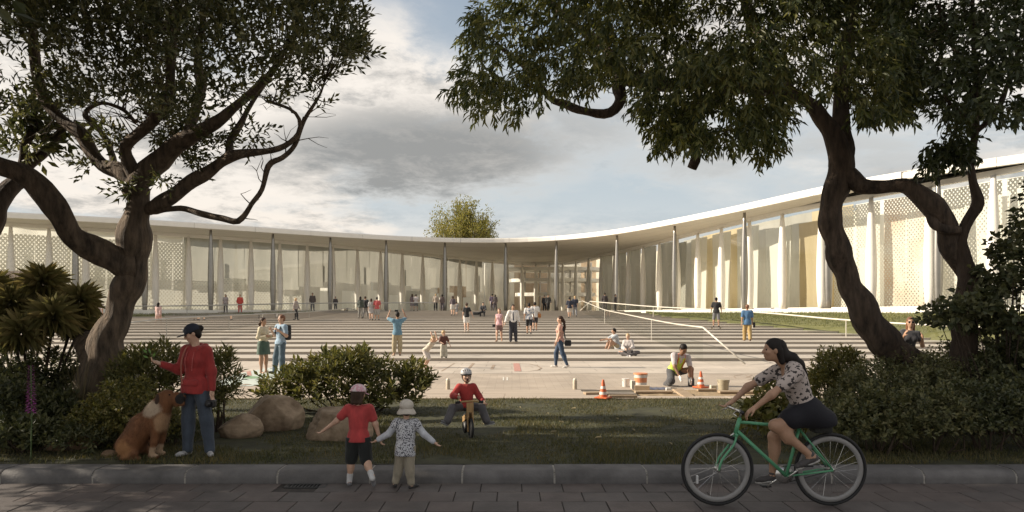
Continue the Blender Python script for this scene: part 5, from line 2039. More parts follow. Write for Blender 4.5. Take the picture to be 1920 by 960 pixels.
wheel(bike, (0, -0.16, 0.145), 0.145, 0.024, m_rimp, 0, 'x', 0.012, 0.045)
wheel(bike, (0, 0.30, 0.145), 0.145, 0.024, m_rimp, 0, 'x', 0.012, 0.045)
for sx in (-1, 1):
    F = Field(0.01)
    F.bx((sx * 0.038, -0.11, 0.28), (0.008, 0.035, 0.19), 0.006, basis((0, -1, -0.18), (0, 0.18, 1)))
    F.obj('fork_plate', 0.008, m_ply, bike)
    F = Field(0.02)
    F.bx((sx * 0.030, 0.10, 0.27), (0.008, 0.24, 0.045), 0.006, basis((0, -1, 0.30), (0, 0.3, 1)))
    F.obj('frame_plate', 0.008, m_ply, bike)
mb = MB()
mb.box(-0.05, 0.05, -0.105, -0.075, 0.36, 0.50, 0.006)
mb.obj('head_block', m_ply, bike)
mb = MB()
mb.tube(np.array([(-0.19, -0.05, 0.50), (-0.09, -0.08, 0.515), (0, -0.09, 0.52), (0.09, -0.08, 0.515), (0.19, -0.05, 0.50)]), 0.013, 8)
mb.obj('handlebar', m_ply, bike, True)
for sx in (-1, 1):
    mb = MB()
    mb.tube(np.array([(sx * 0.13, -0.07, 0.508), (sx * 0.20, -0.048, 0.498)]), 0.018, 8)
    mb.obj('grip', m_rub, bike, True)
F = Field(0.01)
F.bx((0, 0.17, 0.375), (0.06, 0.11, 0.022), 0.02)
F.obj('saddle', 0.01, mat('saddle_black', (0.02, 0.02, 0.02), 0.6), bike)

f = Fig(0.98, child=0.85, lean=(0, 0.04, 1), seat=0.415, legs=(((-0.80, -0.62, 0.02), (-0.42, -0.30, -0.85), (-0.75, -0.55, 0.42)), ((0.62, -0.75, 0.02), (0.30, -0.25, -0.9), (0.80, -0.5, 0.18))), arms=(((-0.62, -0.35, -0.72), (0.35, -0.9, -0.05)), ((0.50, -0.25, -0.9), (0.25, -0.80, -0.42))), look=(0.10, -1, 0.12))
f.shift((0, 0.19, 0))


def boyx(root, f):
    hs, HB = f.hs, f.HB
    P = lambda x, y, z: f.head + HB @ (np.array((x, y, z)) * hs)
    m_hel = mat('helmet_white', (0.62, 0.60, 0.60), 0.3)
    m_hb = mat('helmet_black', (0.012, 0.012, 0.014), 0.5)
    F = Field(0.008)
    F.el(P(0, -0.006, 0.036), np.array((0.062, 0.074, 0.052)) * hs, HB)
    F.clip(P(0, 0, 0.020), -HB[:, 2])
    for x, y, z in ((-0.040, 0.035, 0.064), (0, 0.052, 0.072), (0.040, 0.035, 0.064), (-0.022, 0.05, 0.07), (0.022, 0.05, 0.07)):
        F.cut(P(x, y, z), np.array((0.007, 0.020, 0.014)) * hs, HB)
    F.obj('helmet', 0.007, m_hel, root)
    F = Field(0.006)
    F.el(P(0, -0.006, 0.034), np.array((0.0575, 0.069, 0.047)) * hs, HB)
    F.clip(P(0, 0, 0.010), -HB[:, 2])
    F.obj('helmet_liner', 0.008, m_hb, root)
    F = Field(0.006)
    F.el(P(0, 0.000, 0.018), np.array((0.063, 0.076, 0.012)) * hs, HB)
    F.obj('helmet_rim', 0.007, m_hb, root)
    for sg in (-1, 1):
        mb = MB()
        mb.tube(catmull(np.array([P(sg * 0.054, 0.005, 0.018), P(sg * 0.046, 0.012, -0.03), P(sg * 0.022, 0.030, -0.062), P(0, 0.034, -0.068)]), 0.01), 0.005, 6)
        mb.obj('chin_strap', m_hb, root)
    F = Field(0.004)                                    # wide open laughing mouth
    F.el(P(0, 0.048, -0.036), np.array((0.014, 0.008, 0.015)) * hs, HB)
    F.obj('open_mouth', 0.004, mat('mouth_dark', (0.05, 0.008, 0.008), 0.5), root)
    F = Field(0.01)
    F.rc(f.wri[1] - nrm(f.wri[1] - f.elb[1]) * 0.03, f.wri[1], 0.027, 0.026)
    F.obj('wrist_band', 0.008, m_hb, root)
    for s in (0, 1):                                    # pale shoe soles
        d = f.toe[s]
        up = nrm(np.array((0, 0, 1.0)) - d * d[2])
        a = f.ankle[s]
        F = Field(0.006)
        F.rc(a - d * 0.025 - up * 0.042, a + d * 0.10 - up * 0.044, 0.024, 0.020)
        F.clip(a - up * 0.040, up)
        F.clip(a - up * 0.054, -up)
        F.obj('shoe_sole', 0.007, cloth((0.40, 0.40, 0.39)), root)


person(p, RZB, f, 'laughing small boy in white helmet and red shirt on the wooden bike', 0.0085, SKIN, None, BROWNHAIR, dict(c=(0.36, 0.035, 0.03), sleeve=1.8, hem=0.02, t=0.012, waist=1.15), tr((0.10, 0.095, 0.10), flare=0.014, len=1.93), (0.12, 0.12, 0.13), fine=True, face=True, curl=(1.3, 1.3), extra=boyx)

# ------------------------------------------------------------------ bicycle and cyclist (riding to the left)
CP = on(1474, 948, 0.0)
SC = FOC / CP[1]


def bp(px, py, y=0.0):
    return np.array(((px - 1474) / SC, y, (948 - py) / SC))


cyc = empty('bicycle', CP, 0, 'green bicycle with deep grey rims and black tyres on the road', 'bicycle')
m_green = mat('green_frame', (0.10, 0.33, 0.18), 0.4, var=0.05, vscale=5)
m_chrome = mat('chrome', (0.55, 0.54, 0.52), 0.25, metal=0.9)
m_rim = mat('deep_rim', (0.24, 0.235, 0.23), 0.45, metal=0.0, var=0.06, vscale=4)
m_blk = mat('black_part', (0.015, 0.015, 0.016), 0.5)
RW = 0.352
FH_, RH_ = bp(1345, 948)[0], bp(1557, 948)[0]
for hx in (FH_, RH_):
    w = wheel(cyc, (hx, 0, RW), RW, 0.0155, m_rim, 0, 'y', 0.012, 0.026)
    for k in range(24):
        a = k * 2 * pi / 24
        sd = 0.03 if k % 2 else -0.03
        mb = MB()
        off_ = 0.35 if (k // 2) % 2 else -0.35
        mb.tube(np.array([(0.022 * cos(a + off_ * 3), sd, 0.022 * sin(a + off_ * 3)), (0.27 * cos(a), 0, 0.27 * sin(a))]), 0.0016, 4, False)
        mb.obj('spoke', m_chrome, w)
    mb = MB()
    mb.lathe([(0.008, -0.05), (0.024, -0.045), (0.016, -0.03), (0.016, 0.03), (0.024, 0.045), (0.008, 0.05)], 12, (0, 0, 0), 'y')
    mb.obj('hub', m_chrome, w, True)
BBp, HT, HB_, STt = bp(1474, 892), bp(1387, 784), bp(1379, 812), bp(1499, 801)
FHp, RHp = np.array((FH_, 0, RW)), np.array((RH_, 0, RW))


def tube(name, pts, r, ma, seg=10):
    mb = MB()
    mb.tube(np.array(pts, float), r, seg)
    return mb.obj(name, ma, cyc, True)


tube('head_tube', [HT, HB_], 0.020, m_green)
tube('top_tube', [HT + (HB_ - HT) * 0.25, STt], 0.015, m_green)
tube('down_tube', [HB_ + (HT - HB_) * 0.2, BBp], 0.018, m_green)
tube('seat_tube', [STt + (STt - BBp) * 0.08, BBp], 0.016, m_green)
for sy in (-1, 1):
    tube('seat_stay', [STt + (0, sy * 0.012, -0.02), RHp + (0, sy * 0.055, 0)], 0.009, m_green, 8)
    tube('chain_stay', [BBp + (0, sy * 0.02, 0), RHp + (0, sy * 0.055, 0)], 0.010, m_green, 8)
    fo = catmull(np.array([HB_ + (0, sy * 0.03, -0.01), HB_ + (-0.03, sy * 0.05, -0.10), FHp + (0.03, sy * 0.052, 0.10), FHp + (0, sy * 0.052, 0)]), 0.05)
    tube('fork_blade', fo, 0.011, m_green, 8)
tube('fork_crown', [HB_ + (0, -0.045, -0.015), HB_ + (0, 0.045, -0.015)], 0.016, m_green)
tube('stem', [HT, HT + (0.012, 0, 0.06), HT + (-0.05, 0, 0.085)], 0.013, m_chrome)
hb = HT + np.array((-0.05, 0, 0.085))
tube('handlebar', catmull(np.array([hb + (0.0, -0.22, 0.0), hb + (-0.02, -0.13, 0.01), hb, hb + (-0.02, 0.13, 0.01), hb + (0.0, 0.22, 0.0)]), 0.04), 0.012, m_chrome)
for sy in (-1, 1):
    tube('grip', [hb + (0.0, sy * 0.15, 0.008), hb + (0.0, sy * 0.24, -0.001)], 0.017, m_blk)
    tube('brake_lever', [hb + (-0.02, sy * 0.13, 0.0), hb + (-0.06, sy * 0.15, -0.02), hb + (-0.055, sy * 0.22, -0.035)], 0.006, m_chrome, 6)
tube('seat_post', [STt, STt + (STt - BBp) * 0.18], 0.013, m_chrome)
sad = STt + (STt - BBp) * 0.18
F = Field(0.02)
F.rc(sad + (-0.13, 0, 0.02), sad + (0.02, 0, 0.02), 0.02, 0.04)
F.rc(sad + (0.06, -0.04, 0.025), sad + (0.06, 0.04, 0.025), 0.035)
F.obj('saddle', 0.01, m_blk, cyc)
mb = MB()
mb.lathe([(0.02, -0.004), (0.088, -0.004), (0.088, 0.004), (0.02, 0.004)], 28, tuple(BBp + (0, 0.045, 0)), 'y')
mb.obj('chainring', m_chrome, cyc, True)
PN, PF = bp(1505, 868, -0.10), bp(1444, 916, 0.12)
tube('crank', [BBp + (0, -0.06, 0), PN + (0, 0.04, 0)], 0.011, m_chrome)
tube('crank', [BBp + (0, 0.06, 0), PF - (0, 0.04, 0)], 0.011, m_chrome)
for q in (PN, PF):
    mb = MB()
    mb.box(q[0] - 0.045, q[0] + 0.045, q[1] - 0.04, q[1] + 0.04, q[2] - 0.012, q[2] + 0.008, 0.004)
    mb.obj('pedal', m_blk, cyc)
tube('chain', [BBp + (0, 0.05, 0.085), RHp + (0, 0.05, 0.035)], 0.005, m_blk, 6)
tube('chain', [BBp + (0, 0.05, -0.085), RHp + (0, 0.05, -0.035)], 0.005, m_blk, 6)
mb = MB()
mb.lathe([(0.008, -0.004), (0.040, -0.004), (0.040, 0.004), (0.008, 0.004)], 20, tuple(RHp + (0, 0.05, 0)), 'y')
mb.obj('sprocket', m_blk, cyc, True)
mb = MB()
mb.box(FH_ - 0.205, FH_ - 0.185, -0.012, 0.012, RW - 0.14, RW - 0.06, 0.004)
o = mb.obj('spoke_reflector', mat('reflector', (0.55, 0.55, 0.55), 0.3), cyc)
tube('brake_calliper', [HB_ + (-0.02, -0.02, 0.0), HB_ + (-0.055, 0, -0.03), HB_ + (-0.04, 0.02, -0.09)], 0.009, m_chrome, 6)

H = 1.60
f = Fig(H, girl=True, drop=False)
f.pel = bp(1512, 772)
f.S = nrm(bp(1479, 692) - bp(1512, 772))
f.neck = bp(1478, 686)
f.tor = np.linalg.norm(f.neck - f.pel)
f.B = basis((-1, 0, 0), f.S)
f.B[:, 0] *= -1                                   # left of a rider facing -x is -y
f.HB = basis((-1, 0.02, -0.10), (0.02, 0, 1))
f.HB[:, 0] *= -1
f.head = bp(1449, 656)
f.hip = [bp(1512, 778, 0.085), bp(1512, 778, -0.085)]
f.knee = [bp(1459, 822, 0.10), bp(1446, 795, -0.10)]
f.ankle = [bp(1457, 894, 0.11), bp(1512, 851, -0.10)]
f.toe = [nrm((-1, 0, -0.12)), nrm((-1, 0, -0.42))]
f.shd = [bp(1466, 699, 0.16), bp(1478, 700, -0.165)]
f.elb = [bp(1416, 730, 0.21), bp(1430, 735, -0.225)]
f.wri = [bp(1386, 757, 0.19), bp(1402, 759, -0.20)]
f.fdir = [nrm((-0.8, 0, -0.55)), nrm((-0.8, 0, -0.55))]


def cycx(root, f):
    P = lambda x, y, z: f.head + f.HB @ (np.array((x, y, z)) * f.hs)
    F = Field(0.03)                                # long hair falling down the back
    F.rc(P(0, -0.035, 0.02), P(0, -0.055, -0.04), 0.075, 0.07)
    F.rc(P(0, -0.055, -0.03), P(0, -0.115, -0.048), 0.07, 0.052)
    F.rc(P(0, -0.115, -0.048), P(0, -0.160, -0.085), 0.055, 0.046)
    F.rc(P(0, -0.160, -0.085), P(0, -0.205, -0.145), 0.046, 0.016)
    F.cut(P(0, 0.045, -0.030), np.array((0.08, 0.052, 0.05)) * f.hs, f.HB)
    F.cut(P(0.05, 0.008, -0.045), np.array((0.06, 0.040, 0.052)) * f.hs, f.HB)
    F.cut(P(-0.05, 0.008, -0.045), np.array((0.06, 0.040, 0.052)) * f.hs, f.HB)
    F.obj('long_hair', 0.009, DARKHAIR, root)
    # wide black skirt over the saddle
    F = Field(0.05)
    F.el(f.pel + f.S * 0.04, np.array((0.160, 0.125, 0.15)), f.B)
    F.rc(f.pel, bp(1534, 784, 0.0), 0.15, 0.115)
    F.rc(f.pel + (0, -0.07, 0), bp(1540, 786, -0.10), 0.13, 0.10)
    F.rc(f.pel + (0.05, 0, 0), bp(1554, 780, -0.03), 0.11, 0.05)
    F.rc(f.pel + (0, -0.05, 0), bp(1476, 782, -0.09), 0.13, 0.105)
    F.rc(f.pel + (0, 0.05, 0), bp(1482, 792, 0.09), 0.13, 0.09)
    F.clip(bp(1500, 806), (0.25, 0, -1))
    F.clip(f.pel + f.S * 0.125, f.S)
    F.obj('skirt', 0.01, mat('skirt_black', (0.008, 0.008, 0.013), 0.85, bump=0.3, bscale=20), root)
    mb = MB()
    th = np.linspace(0, 2 * pi, 25)
    c0 = f.pel + f.S * 0.118
    mb.tube(np.array([c0 + f.B[:, 0] * 0.130 * cos(a) + f.B[:, 1] * 0.098 * sin(a) for a in th]), 0.008, 6, False)
    mb.obj('belt', mat('belt_grey', (0.10, 0.10, 0.12), 0.5), root)
    for s in (0, 1):                               # white rubber soles and laces
        d = f.toe[s]
        up = nrm(np.array((0, 0, 1.0)) - d * d[2])
        a = f.ankle[s]
        F = Field(0.006)
        F.rc(a - d * 0.032 - up * 0.060, a + d * 0.155 - up * 0.064, 0.034, 0.027)
        F.clip(a - up * 0.055, up)
        F.clip(a - up * 0.074, -up)
        F.obj('shoe_sole', 0.008, cloth((0.34, 0.33, 0.31)), root)


person(CP, 0, f, 'woman in floral tee and black skirt riding the green bicycle', 0.0095, SKIN2, 'bob', DARKHAIR, dict(mat=spotted('floral_tee', (0.44, 0.38, 0.35), (0.035, 0.03, 0.03), 30, 0.55), c=WHITE, sleeve=0.55, hem=-0.045, t=0.010, scoop=0.05), None, (0.05, 0.045, 0.045), fine=True, face=True, curl=(1.3, 1.3), extra=cycx)
# small bag strapped behind the saddle
e = empty('saddle_bag', CP + bp(1535, 802), 0, 'small dark mesh basket bag behind the saddle of the bicycle', 'bag')
F = Field(0.01)
F.bx((0.02, 0, 0.0), (0.09, 0.07, 0.045), 0.02)
F.obj('bag_body', 0.01, mat('bag_mesh', (0.02, 0.022, 0.02), 0.8, bump=0.5, bscale=60), e)

# ------------------------------------------------------------------ kneeling worker
p = on(1268, 724, PZ)
f = Fig(1.76, lean=(0.10, -0.62, 0.78), seat=0.36, legs=(((-0.30, -0.80, -0.48), (0.08, 0.95, -0.30)), ((0.45, -0.80, 0.22), (0.05, 0.10, -1))), arms=(((-0.10, -0.45, -0.95), (0.30, -0.45, -0.95)), ((0.0, -0.50, -0.9), (-0.15, -0.35, -1))), look=(0.15, -0.75, -0.65), headup=(0.0, -0.6, 0.8))


def workx(root, f):
    F = Field(0.03)
    torso_prims(f, F, 0.032, 1.1)
    F.clip(f.pel + f.S * 0.02, -f.S)
    F.clip(f.neck - f.S * 0.005, f.S)
    F.cut(f.neck + f.B[:, 1] * 0.12 - f.S * 0.06, np.array((0.035, 0.08, 0.10)), f.B)
    F.obj('safety_vest', 0.013, mat('hi_vis', (0.50, 0.68, 0.09), 0.6), root)
    for sg in (-1, 1):
        a = f.neck + f.B[:, 0] * sg * 0.085
        mb = MB()
        mb.tube(catmull(np.array([a - f.B[:, 1] * 0.09 - f.S * 0.06, a + f.S * 0.045, a + f.B[:, 1] * 0.10 - f.S * 0.05, a + f.B[:, 1] * 0.15 - f.S * 0.28]), 0.03), 0.014, 6)
        mb.obj('vest_trim', mat('trim_orange', (0.60, 0.12, 0.04), 0.6), root)
    for s in (0, 1):
        F = Field(0.01)
        hand_prims(f, F, s, False, 0.5)
        for i, pr_ in enumerate(F.prims):
            F.prims[i] = pr_[:2] + ((pr_[2] + 0.007) if pr_[0] == 'el' else pr_[2],) + pr_[3:]
        F.obj('work_glove', 0.012, cloth((0.66, 0.64, 0.60)), root)


person(p + np.array((0, 0.25, 0)), R(10), f, 'kneeling worker in yellow-green safety vest laying paving boards', 0.014, SKIN3, 'short', DARKHAIR, dict(c=(0.52, 0.47, 0.47), sleeve=0.75, hem=0.0, t=0.006), tr((0.055, 0.055, 0.06), flare=0.014), (0.04, 0.035, 0.03), fine=False, face=True, extra=workx)
# ------------------------------------------------------------------ big sitting dog, in profile, looking right
DP = gl(282, 858)
SD = FOC / DP[1]


def dp(px, py, y=0.0):
    return np.array(((px - 282) / SD, y, (858 - py) / SD))


dog = empty('dog', DP, 0, 'big tan dog with white collar patch and black muzzle sitting', 'dog')


def dog_mat():
    ma = mat('dog_fur', (0.165, 0.068, 0.026), 0.8, var=0.22, vscale=14, bump=0.6, bscale=55, stretch=(1, 1, 0.4))
    nt = ma.node_tree
    N, L = nt.nodes.new, nt.links.new
    b = nt.nodes['Principled BSDF']
    src = b.inputs['Base Color'].links[0].from_socket
    tc = N('ShaderNodeTexCoord')

    def patch(prev, centre, rad, colr, soft=0.25):
        d = N('ShaderNodeVectorMath')
        d.operation = 'SUBTRACT'
        d.inputs[1].default_value = tuple(centre)
        L(tc.outputs['Object'], d.inputs[0])
        s_ = N('ShaderNodeVectorMath')
        s_.operation = 'DIVIDE'
        s_.inputs[1].default_value = tuple(rad)
        L(d.outputs[0], s_.inputs[0])
        ln = N('ShaderNodeVectorMath')
        ln.operation = 'LENGTH'
        L(s_.outputs[0], ln.inputs[0])
        n = N('ShaderNodeTexNoise')
        n.inputs['Scale'].default_value = 16
        L(tc.outputs['Object'], n.inputs['Vector'])
        ad = N('ShaderNodeMath')
        ad.operation = 'MULTIPLY_ADD'
        ad.inputs[1].default_value = 0.5
        L(n.outputs[0], ad.inputs[0])
        L(ln.outputs['Value'], ad.inputs[2])
        mr = N('ShaderNodeMapRange')
        mr.interpolation_type = 'SMOOTHSTEP'
        mr.inputs[1].default_value = 1.25 + soft
        mr.inputs[2].default_value = 1.25 - soft
        L(ad.outputs[0], mr.inputs[0])
        mx = N('ShaderNodeMix')
        mx.data_type = 'RGBA'
        L(mr.outputs[0], mx.inputs['Factor'])
        L(prev, mx.inputs[6])
        mx.inputs[7].default_value = colr + (1,)
        return mx.outputs[2]
    c = src
    c = patch(c, dp(292, 765), (0.12, 0.4, 0.095), (0.42, 0.33, 0.24))          # pale collar
    c = patch(c, dp(310, 790), (0.07, 0.4, 0.12), (0.36, 0.22, 0.12))           # chest
    c = patch(c, dp(296, 845), (0.06, 0.4, 0.07), (0.40, 0.28, 0.18))           # paw
    c = patch(c, dp(245, 838), (0.10, 0.4, 0.11), (0.34, 0.17, 0.07))
    c = patch(c, dp(340, 747), (0.052, 0.2, 0.066), (0.016, 0.013, 0.012), 0.15)  # muzzle
    c = patch(c, dp(302, 746), (0.035, 0.25, 0.07), (0.045, 0.022, 0.013), 0.15)  # ears
    L(c, b.inputs['Base Color'])
    return ma


F = Field(0.05)
# trunk: rump on the ground, deep chest, sloping back
F.rc(dp(248, 830), dp(268, 800), 0.155, 0.150)
F.rc(dp(268, 800), dp(296, 775), 0.150, 0.135)
F.el(dp(298, 792), (0.105, 0.115, 0.14))
F.rc(dp(296, 775), dp(312, 752), 0.115, 0.092)                      # neck
F.rc(dp(292, 768), dp(308, 748), 0.10, 0.085)
for sy in (-1, 1):
    F.el(dp(246, 833, sy * 0.115), (0.125, 0.062, 0.12))            # thigh
    F.rc(dp(262, 846, sy * 0.125), dp(246, 855, sy * 0.13), 0.05, 0.032, k=0.03)
    F.rc(dp(240, 855, sy * 0.13), dp(272, 856, sy * 0.135), 0.026, 0.028, k=0.02)   # hind paw
    F.rc(dp(300, 792, sy * 0.075), dp(296, 825, sy * 0.085), 0.062, 0.043, k=0.04)  # fore leg
    F.rc(dp(296, 825, sy * 0.085), dp(291, 850, sy * 0.085), 0.040, 0.033, k=0.02)
    F.rc(dp(292, 852, sy * 0.085), dp(300, 853, sy * 0.085), 0.034, 0.028, k=0.02)
# head with broad skull and square muzzle
F.el(dp(314, 743), (0.085, 0.080, 0.082), k=0.03)
F.rc(dp(318, 748), dp(338, 749), 0.058, 0.048, k=0.02)
F.rc(dp(330, 741), dp(343, 743), 0.040, 0.034, k=0.02)
F.rc(dp(332, 756), dp(341, 756), 0.040, 0.034, k=0.02)              # flews
for sy in (-1, 1):
    F.el(dp(304, 745, sy * 0.078), (0.035, 0.018, 0.068), k=0.015)  # hanging ears
F.rc(dp(238, 848, 0.0), dp(222, 856, 0.05), 0.045, 0.03, k=0.03)
F.rc(dp(222, 856, 0.05), dp(212, 857, 0.16), 0.03, 0.016, k=0.02)
Vd, Fd = F.build(0.011)
m_dog = dog_mat()
link('body', mesh_np('body', Vd, Fd, m_dog, True), dog)
gd = np.random.default_rng(4)                                        # short coat
fi = gd.integers(0, len(Fd), 9000)
q4 = Vd[Fd[fi]]
nd = np.cross(q4[:, 2] - q4[:, 0], q4[:, 3] - q4[:, 1])
nd /= np.linalg.norm(nd, axis=1, keepdims=True) + 1e-9
pd = q4.mean(1) + gd.normal(size=(9000, 3)) * 0.003
dd = nd * 0.5 + np.array((-0.35, 0, -0.8)) + gd.normal(size=(9000, 3)) * 0.25
dd /= np.linalg.norm(dd, axis=1, keepdims=True)
sd = np.cross(dd, nd)
Vf = np.stack((pd - sd * 0.0022, pd + sd * 0.0022, pd + dd * 0.026 + nd * 0.004), 1).reshape(-1, 3)
fur = link('coat', mesh_np('coat', Vf, np.arange(27000).reshape(-1, 3), m_dog), dog)
fur['kind'] = 'stuff'
F = Field(0.01)
F.el(dp(347, 739), (0.016, 0.024, 0.015))
F.obj('nose', 0.007, mat('nose_black', (0.008, 0.008, 0.009), 0.3), dog)
for sy in (-1, 1):
    F = Field(0.004)
    F.el(dp(323, 739, sy * 0.066), 0.010)
    F.obj('eye', 0.004, mat('eye_dark', (0.01, 0.008, 0.007), 0.2), dog)
# ------------------------------------------------------------------ trees
def leaf_mesh(name, P, D, N, L, W, ma, fold=0.25, bend=0.0):
    """one folded four-cornered leaf per row: base P, axis D, face normal N"""
    n = len(P)
    D = D / (np.linalg.norm(D, axis=1, keepdims=True) + 1e-9)
    S = np.cross(D, N)
    S /= np.linalg.norm(S, axis=1, keepdims=True) + 1e-9
    U = np.cross(S, D)
    L = np.broadcast_to(np.asarray(L, float), (n,))[:, None]
    W = np.broadcast_to(np.asarray(W, float), (n,))[:, None]
    V = np.empty((n, 4, 3))
    V[:, 0] = P
    V[:, 1] = P + D * L * 0.52 + S * W * 0.5 + U * W * fold
    V[:, 2] = P + D * L - U * L * bend
    V[:, 3] = P + D * L * 0.52 - S * W * 0.5 + U * W * fold
    b = np.arange(n) * 4
    F = np.concatenate((np.stack((b, b + 1, b + 2), 1), np.stack((b, b + 2, b + 3), 1)))
    return mesh_np(name, V.reshape(-1, 3), F, ma)


def sprays(C, AX, m, spread, L, W, g, droop=0.0, step=0.035, splay=0.8):
    """m leaves set around each twig starting at C and running along AX"""
    n = len(C)
    AX = AX / (np.linalg.norm(AX, axis=1, keepdims=True) + 1e-9)
    r_ = g.normal(size=(n, 3))
    A = np.cross(AX, r_)
    A /= np.linalg.norm(A, axis=1, keepdims=True)
    B = np.cross(AX, A)
    k = np.tile(np.arange(m), n)
    i = np.repeat(np.arange(n), m)
    ph = k * 2.4 + g.uniform(0, 0.9, n * m)
    rad = A[i] * np.cos(ph)[:, None] + B[i] * np.sin(ph)[:, None]
    t = k / max(1, m - 1)
    P = C[i] + AX[i] * (k * step)[:, None] + g.normal(size=(n * m, 3)) * spread
    D = AX[i] * (0.35 + 0.6 * t)[:, None] + rad * (splay * (1.1 - 0.5 * t))[:, None]
    D[:, 2] -= droop * g.uniform(0.6, 1.3, n * m)
    N = np.cross(np.cross(D, AX[i] + 0.01 * r_[i]), D) + 0.35 * g.normal(size=(n * m, 3))
    N[:, 2] += 0.5
    LL = L * g.uniform(0.65, 1.2, n * m)
    WW = W * g.uniform(0.75, 1.2, n * m)
    return P, D, N, LL, WW


def in_poly(x, y, poly):
    poly = np.asarray(poly, float)
    ins = np.zeros(len(x), bool)
    j = len(poly) - 1
    for i in range(len(poly)):
        xi, yi = poly[i]
        xj, yj = poly[j]
        c = ((yi > y) != (yj > y)) & (x < (xj - xi) * (y - yi) / (yj - yi + 1e-12) + xi)
        ins ^= c
        j = i
    return ins


def bark_tube(mb, rows, step=0.10, seg=14, rough=0.10, seed=0, knob=0.08):
    """rows: (x, y, z, radius); uneven, ridged limb"""
    R_ = catmull(np.array(rows, float), step)
    pts, rad = R_[:, :3].copy(), np.maximum(R_[:, 3], 0.004)
    n = len(pts)
    fq = 5.0 if rad.max() > 0.1 else 8.0                # crooked growth
    for ax_ in range(3):
        pts[1:-1, ax_] += (0.30 * rad + 0.006)[1:-1] * wnoise(pts, fq, seed + 11 + ax_, 2)[1:-1]
    rad = rad * (1 + 0.13 * wnoise(pts, 9.0, seed + 17, 2))
    T = np.gradient(pts, axis=0)
    T /= np.linalg.norm(T, axis=1, keepdims=True) + 1e-9
    ref = np.array((0, 1.0, 0)) if abs(T[0, 1]) < 0.9 else np.array((1.0, 0, 0))
    U = np.cross(T[0], ref)
    U /= np.linalg.norm(U)
    a = np.arange(seg) * 2 * pi / seg
    V = np.empty((n, seg, 3))
    for i in range(n):
        U = U - T[i] * np.dot(U, T[i])
        U /= np.linalg.norm(U) + 1e-9
        W = np.cross(T[i], U)
        V[i] = np.cos(a)[:, None] * U + np.sin(a)[:, None] * W
    base = np.repeat(pts[:, None, :], seg, 1)
    s = np.linspace(0, n * step, n)
    q = np.stack((np.broadcast_to(np.cos(a), (n, seg)), np.broadcast_to(np.sin(a), (n, seg)), np.repeat(s[:, None], seg, 1) * 0.7), 2).reshape(-1, 3)
    d = (rough * wnoise(q * np.array((2.2, 2.2, 1.0)), 1.6, seed, 3) + knob * wnoise(base.reshape(-1, 3), 3.0, seed + 1, 2)).reshape(n, seg)
    if seg > 24:
        d = d + (0.055 * wnoise(q * np.array((6.0, 6.0, 1.6)), 1.5, seed + 5, 2)).reshape(n, seg)
    rr = rad[:, None] * (1 + d)
    P = base + V * rr[:, :, None]
    F = []
    for i in range(n - 1):
        for k in range(seg):
            j = (k + 1) % seg
            F.append((i * seg + k, i * seg + j, (i + 1) * seg + j, (i + 1) * seg + k))
    F.append(tuple(range(seg - 1, -1, -1)))
    F.append(tuple((n - 1) * seg + k for k in range(seg)))
    mb.add(P.reshape(-1, 3), F)
    return pts


def bark_mat(name, c, c2, moss=None):
    ma = mat(name, c, 0.92, c2=c2, vscale=6.5, detail=10, stretch=(1.6, 1.6, 0.4))
    nt = ma.node_tree
    N, L = nt.nodes.new, nt.links.new
    b = nt.nodes['Principled BSDF']
    tc = N('ShaderNodeTexCoord')
    mp = N('ShaderNodeMapping')
    mp.inputs['Scale'].default_value = (1.0, 1.0, 0.22)
    L(tc.outputs['Object'], mp.inputs[0])
    n = N('ShaderNodeTexNoise')
    n.inputs['Scale'].default_value = 13
    n.inputs['Detail'].default_value = 8
    n.inputs['Roughness'].default_value = 0.7
    L(mp.outputs[0], n.inputs['Vector'])
    n2 = N('ShaderNodeTexNoise')
    n2.inputs['Scale'].default_value = 7
    n2.inputs['Detail'].default_value = 4
    n2.inputs['Distortion'].default_value = 1.5
    L(mp.outputs[0], n2.inputs['Vector'])
    ad = N('ShaderNodeMath')
    ad.operation = 'ADD'
    L(n2.outputs[0], ad.inputs[0])
    L(n.outputs[0], ad.inputs[1])
    bp_ = N('ShaderNodeBump')
    bp_.inputs['Strength'].default_value = 1.0
    bp_.inputs['Distance'].default_value = 0.06
    L(ad.outputs[0], bp_.inputs['Height'])
    L(bp_.outputs[0], b.inputs['Normal'])
    return ma


m_bark_l = bark_mat('bark_patchy', (0.040, 0.030, 0.022), (0.19, 0.14, 0.098))
m_bark_r = bark_mat('bark_ridged', (0.028, 0.021, 0.016), (0.145, 0.102, 0.072))
m_bark_d = bark_mat('bark_dark', (0.040, 0.028, 0.019), (0.085, 0.058, 0.04))
m_leaf_l = mat('leaf_olive', (0.054, 0.064, 0.024), 0.5, island=0.55, trans=0.3, c2=(0.095, 0.098, 0.034), vscale=1.1)
m_leaf_r = mat('leaf_willowy', (0.052, 0.068, 0.021), 0.5, island=0.6, trans=0.34, c2=(0.11, 0.118, 0.032), vscale=1.1)
m_leaf_s = mat('leaf_slim_tree', (0.045, 0.058, 0.018), 0.5, island=0.45, trans=0.22)


def limb_rows(pts, Y, base):
    """(px, py, radius px[, Y]) -> rows relative to base"""
    out = []
    for q in pts:
        yy = q[3] if len(q) > 3 else Y
        p = at(q[0], q[1], yy) - base
        out.append((p[0], p[1], p[2], q[2] / FOC * yy))
    return out


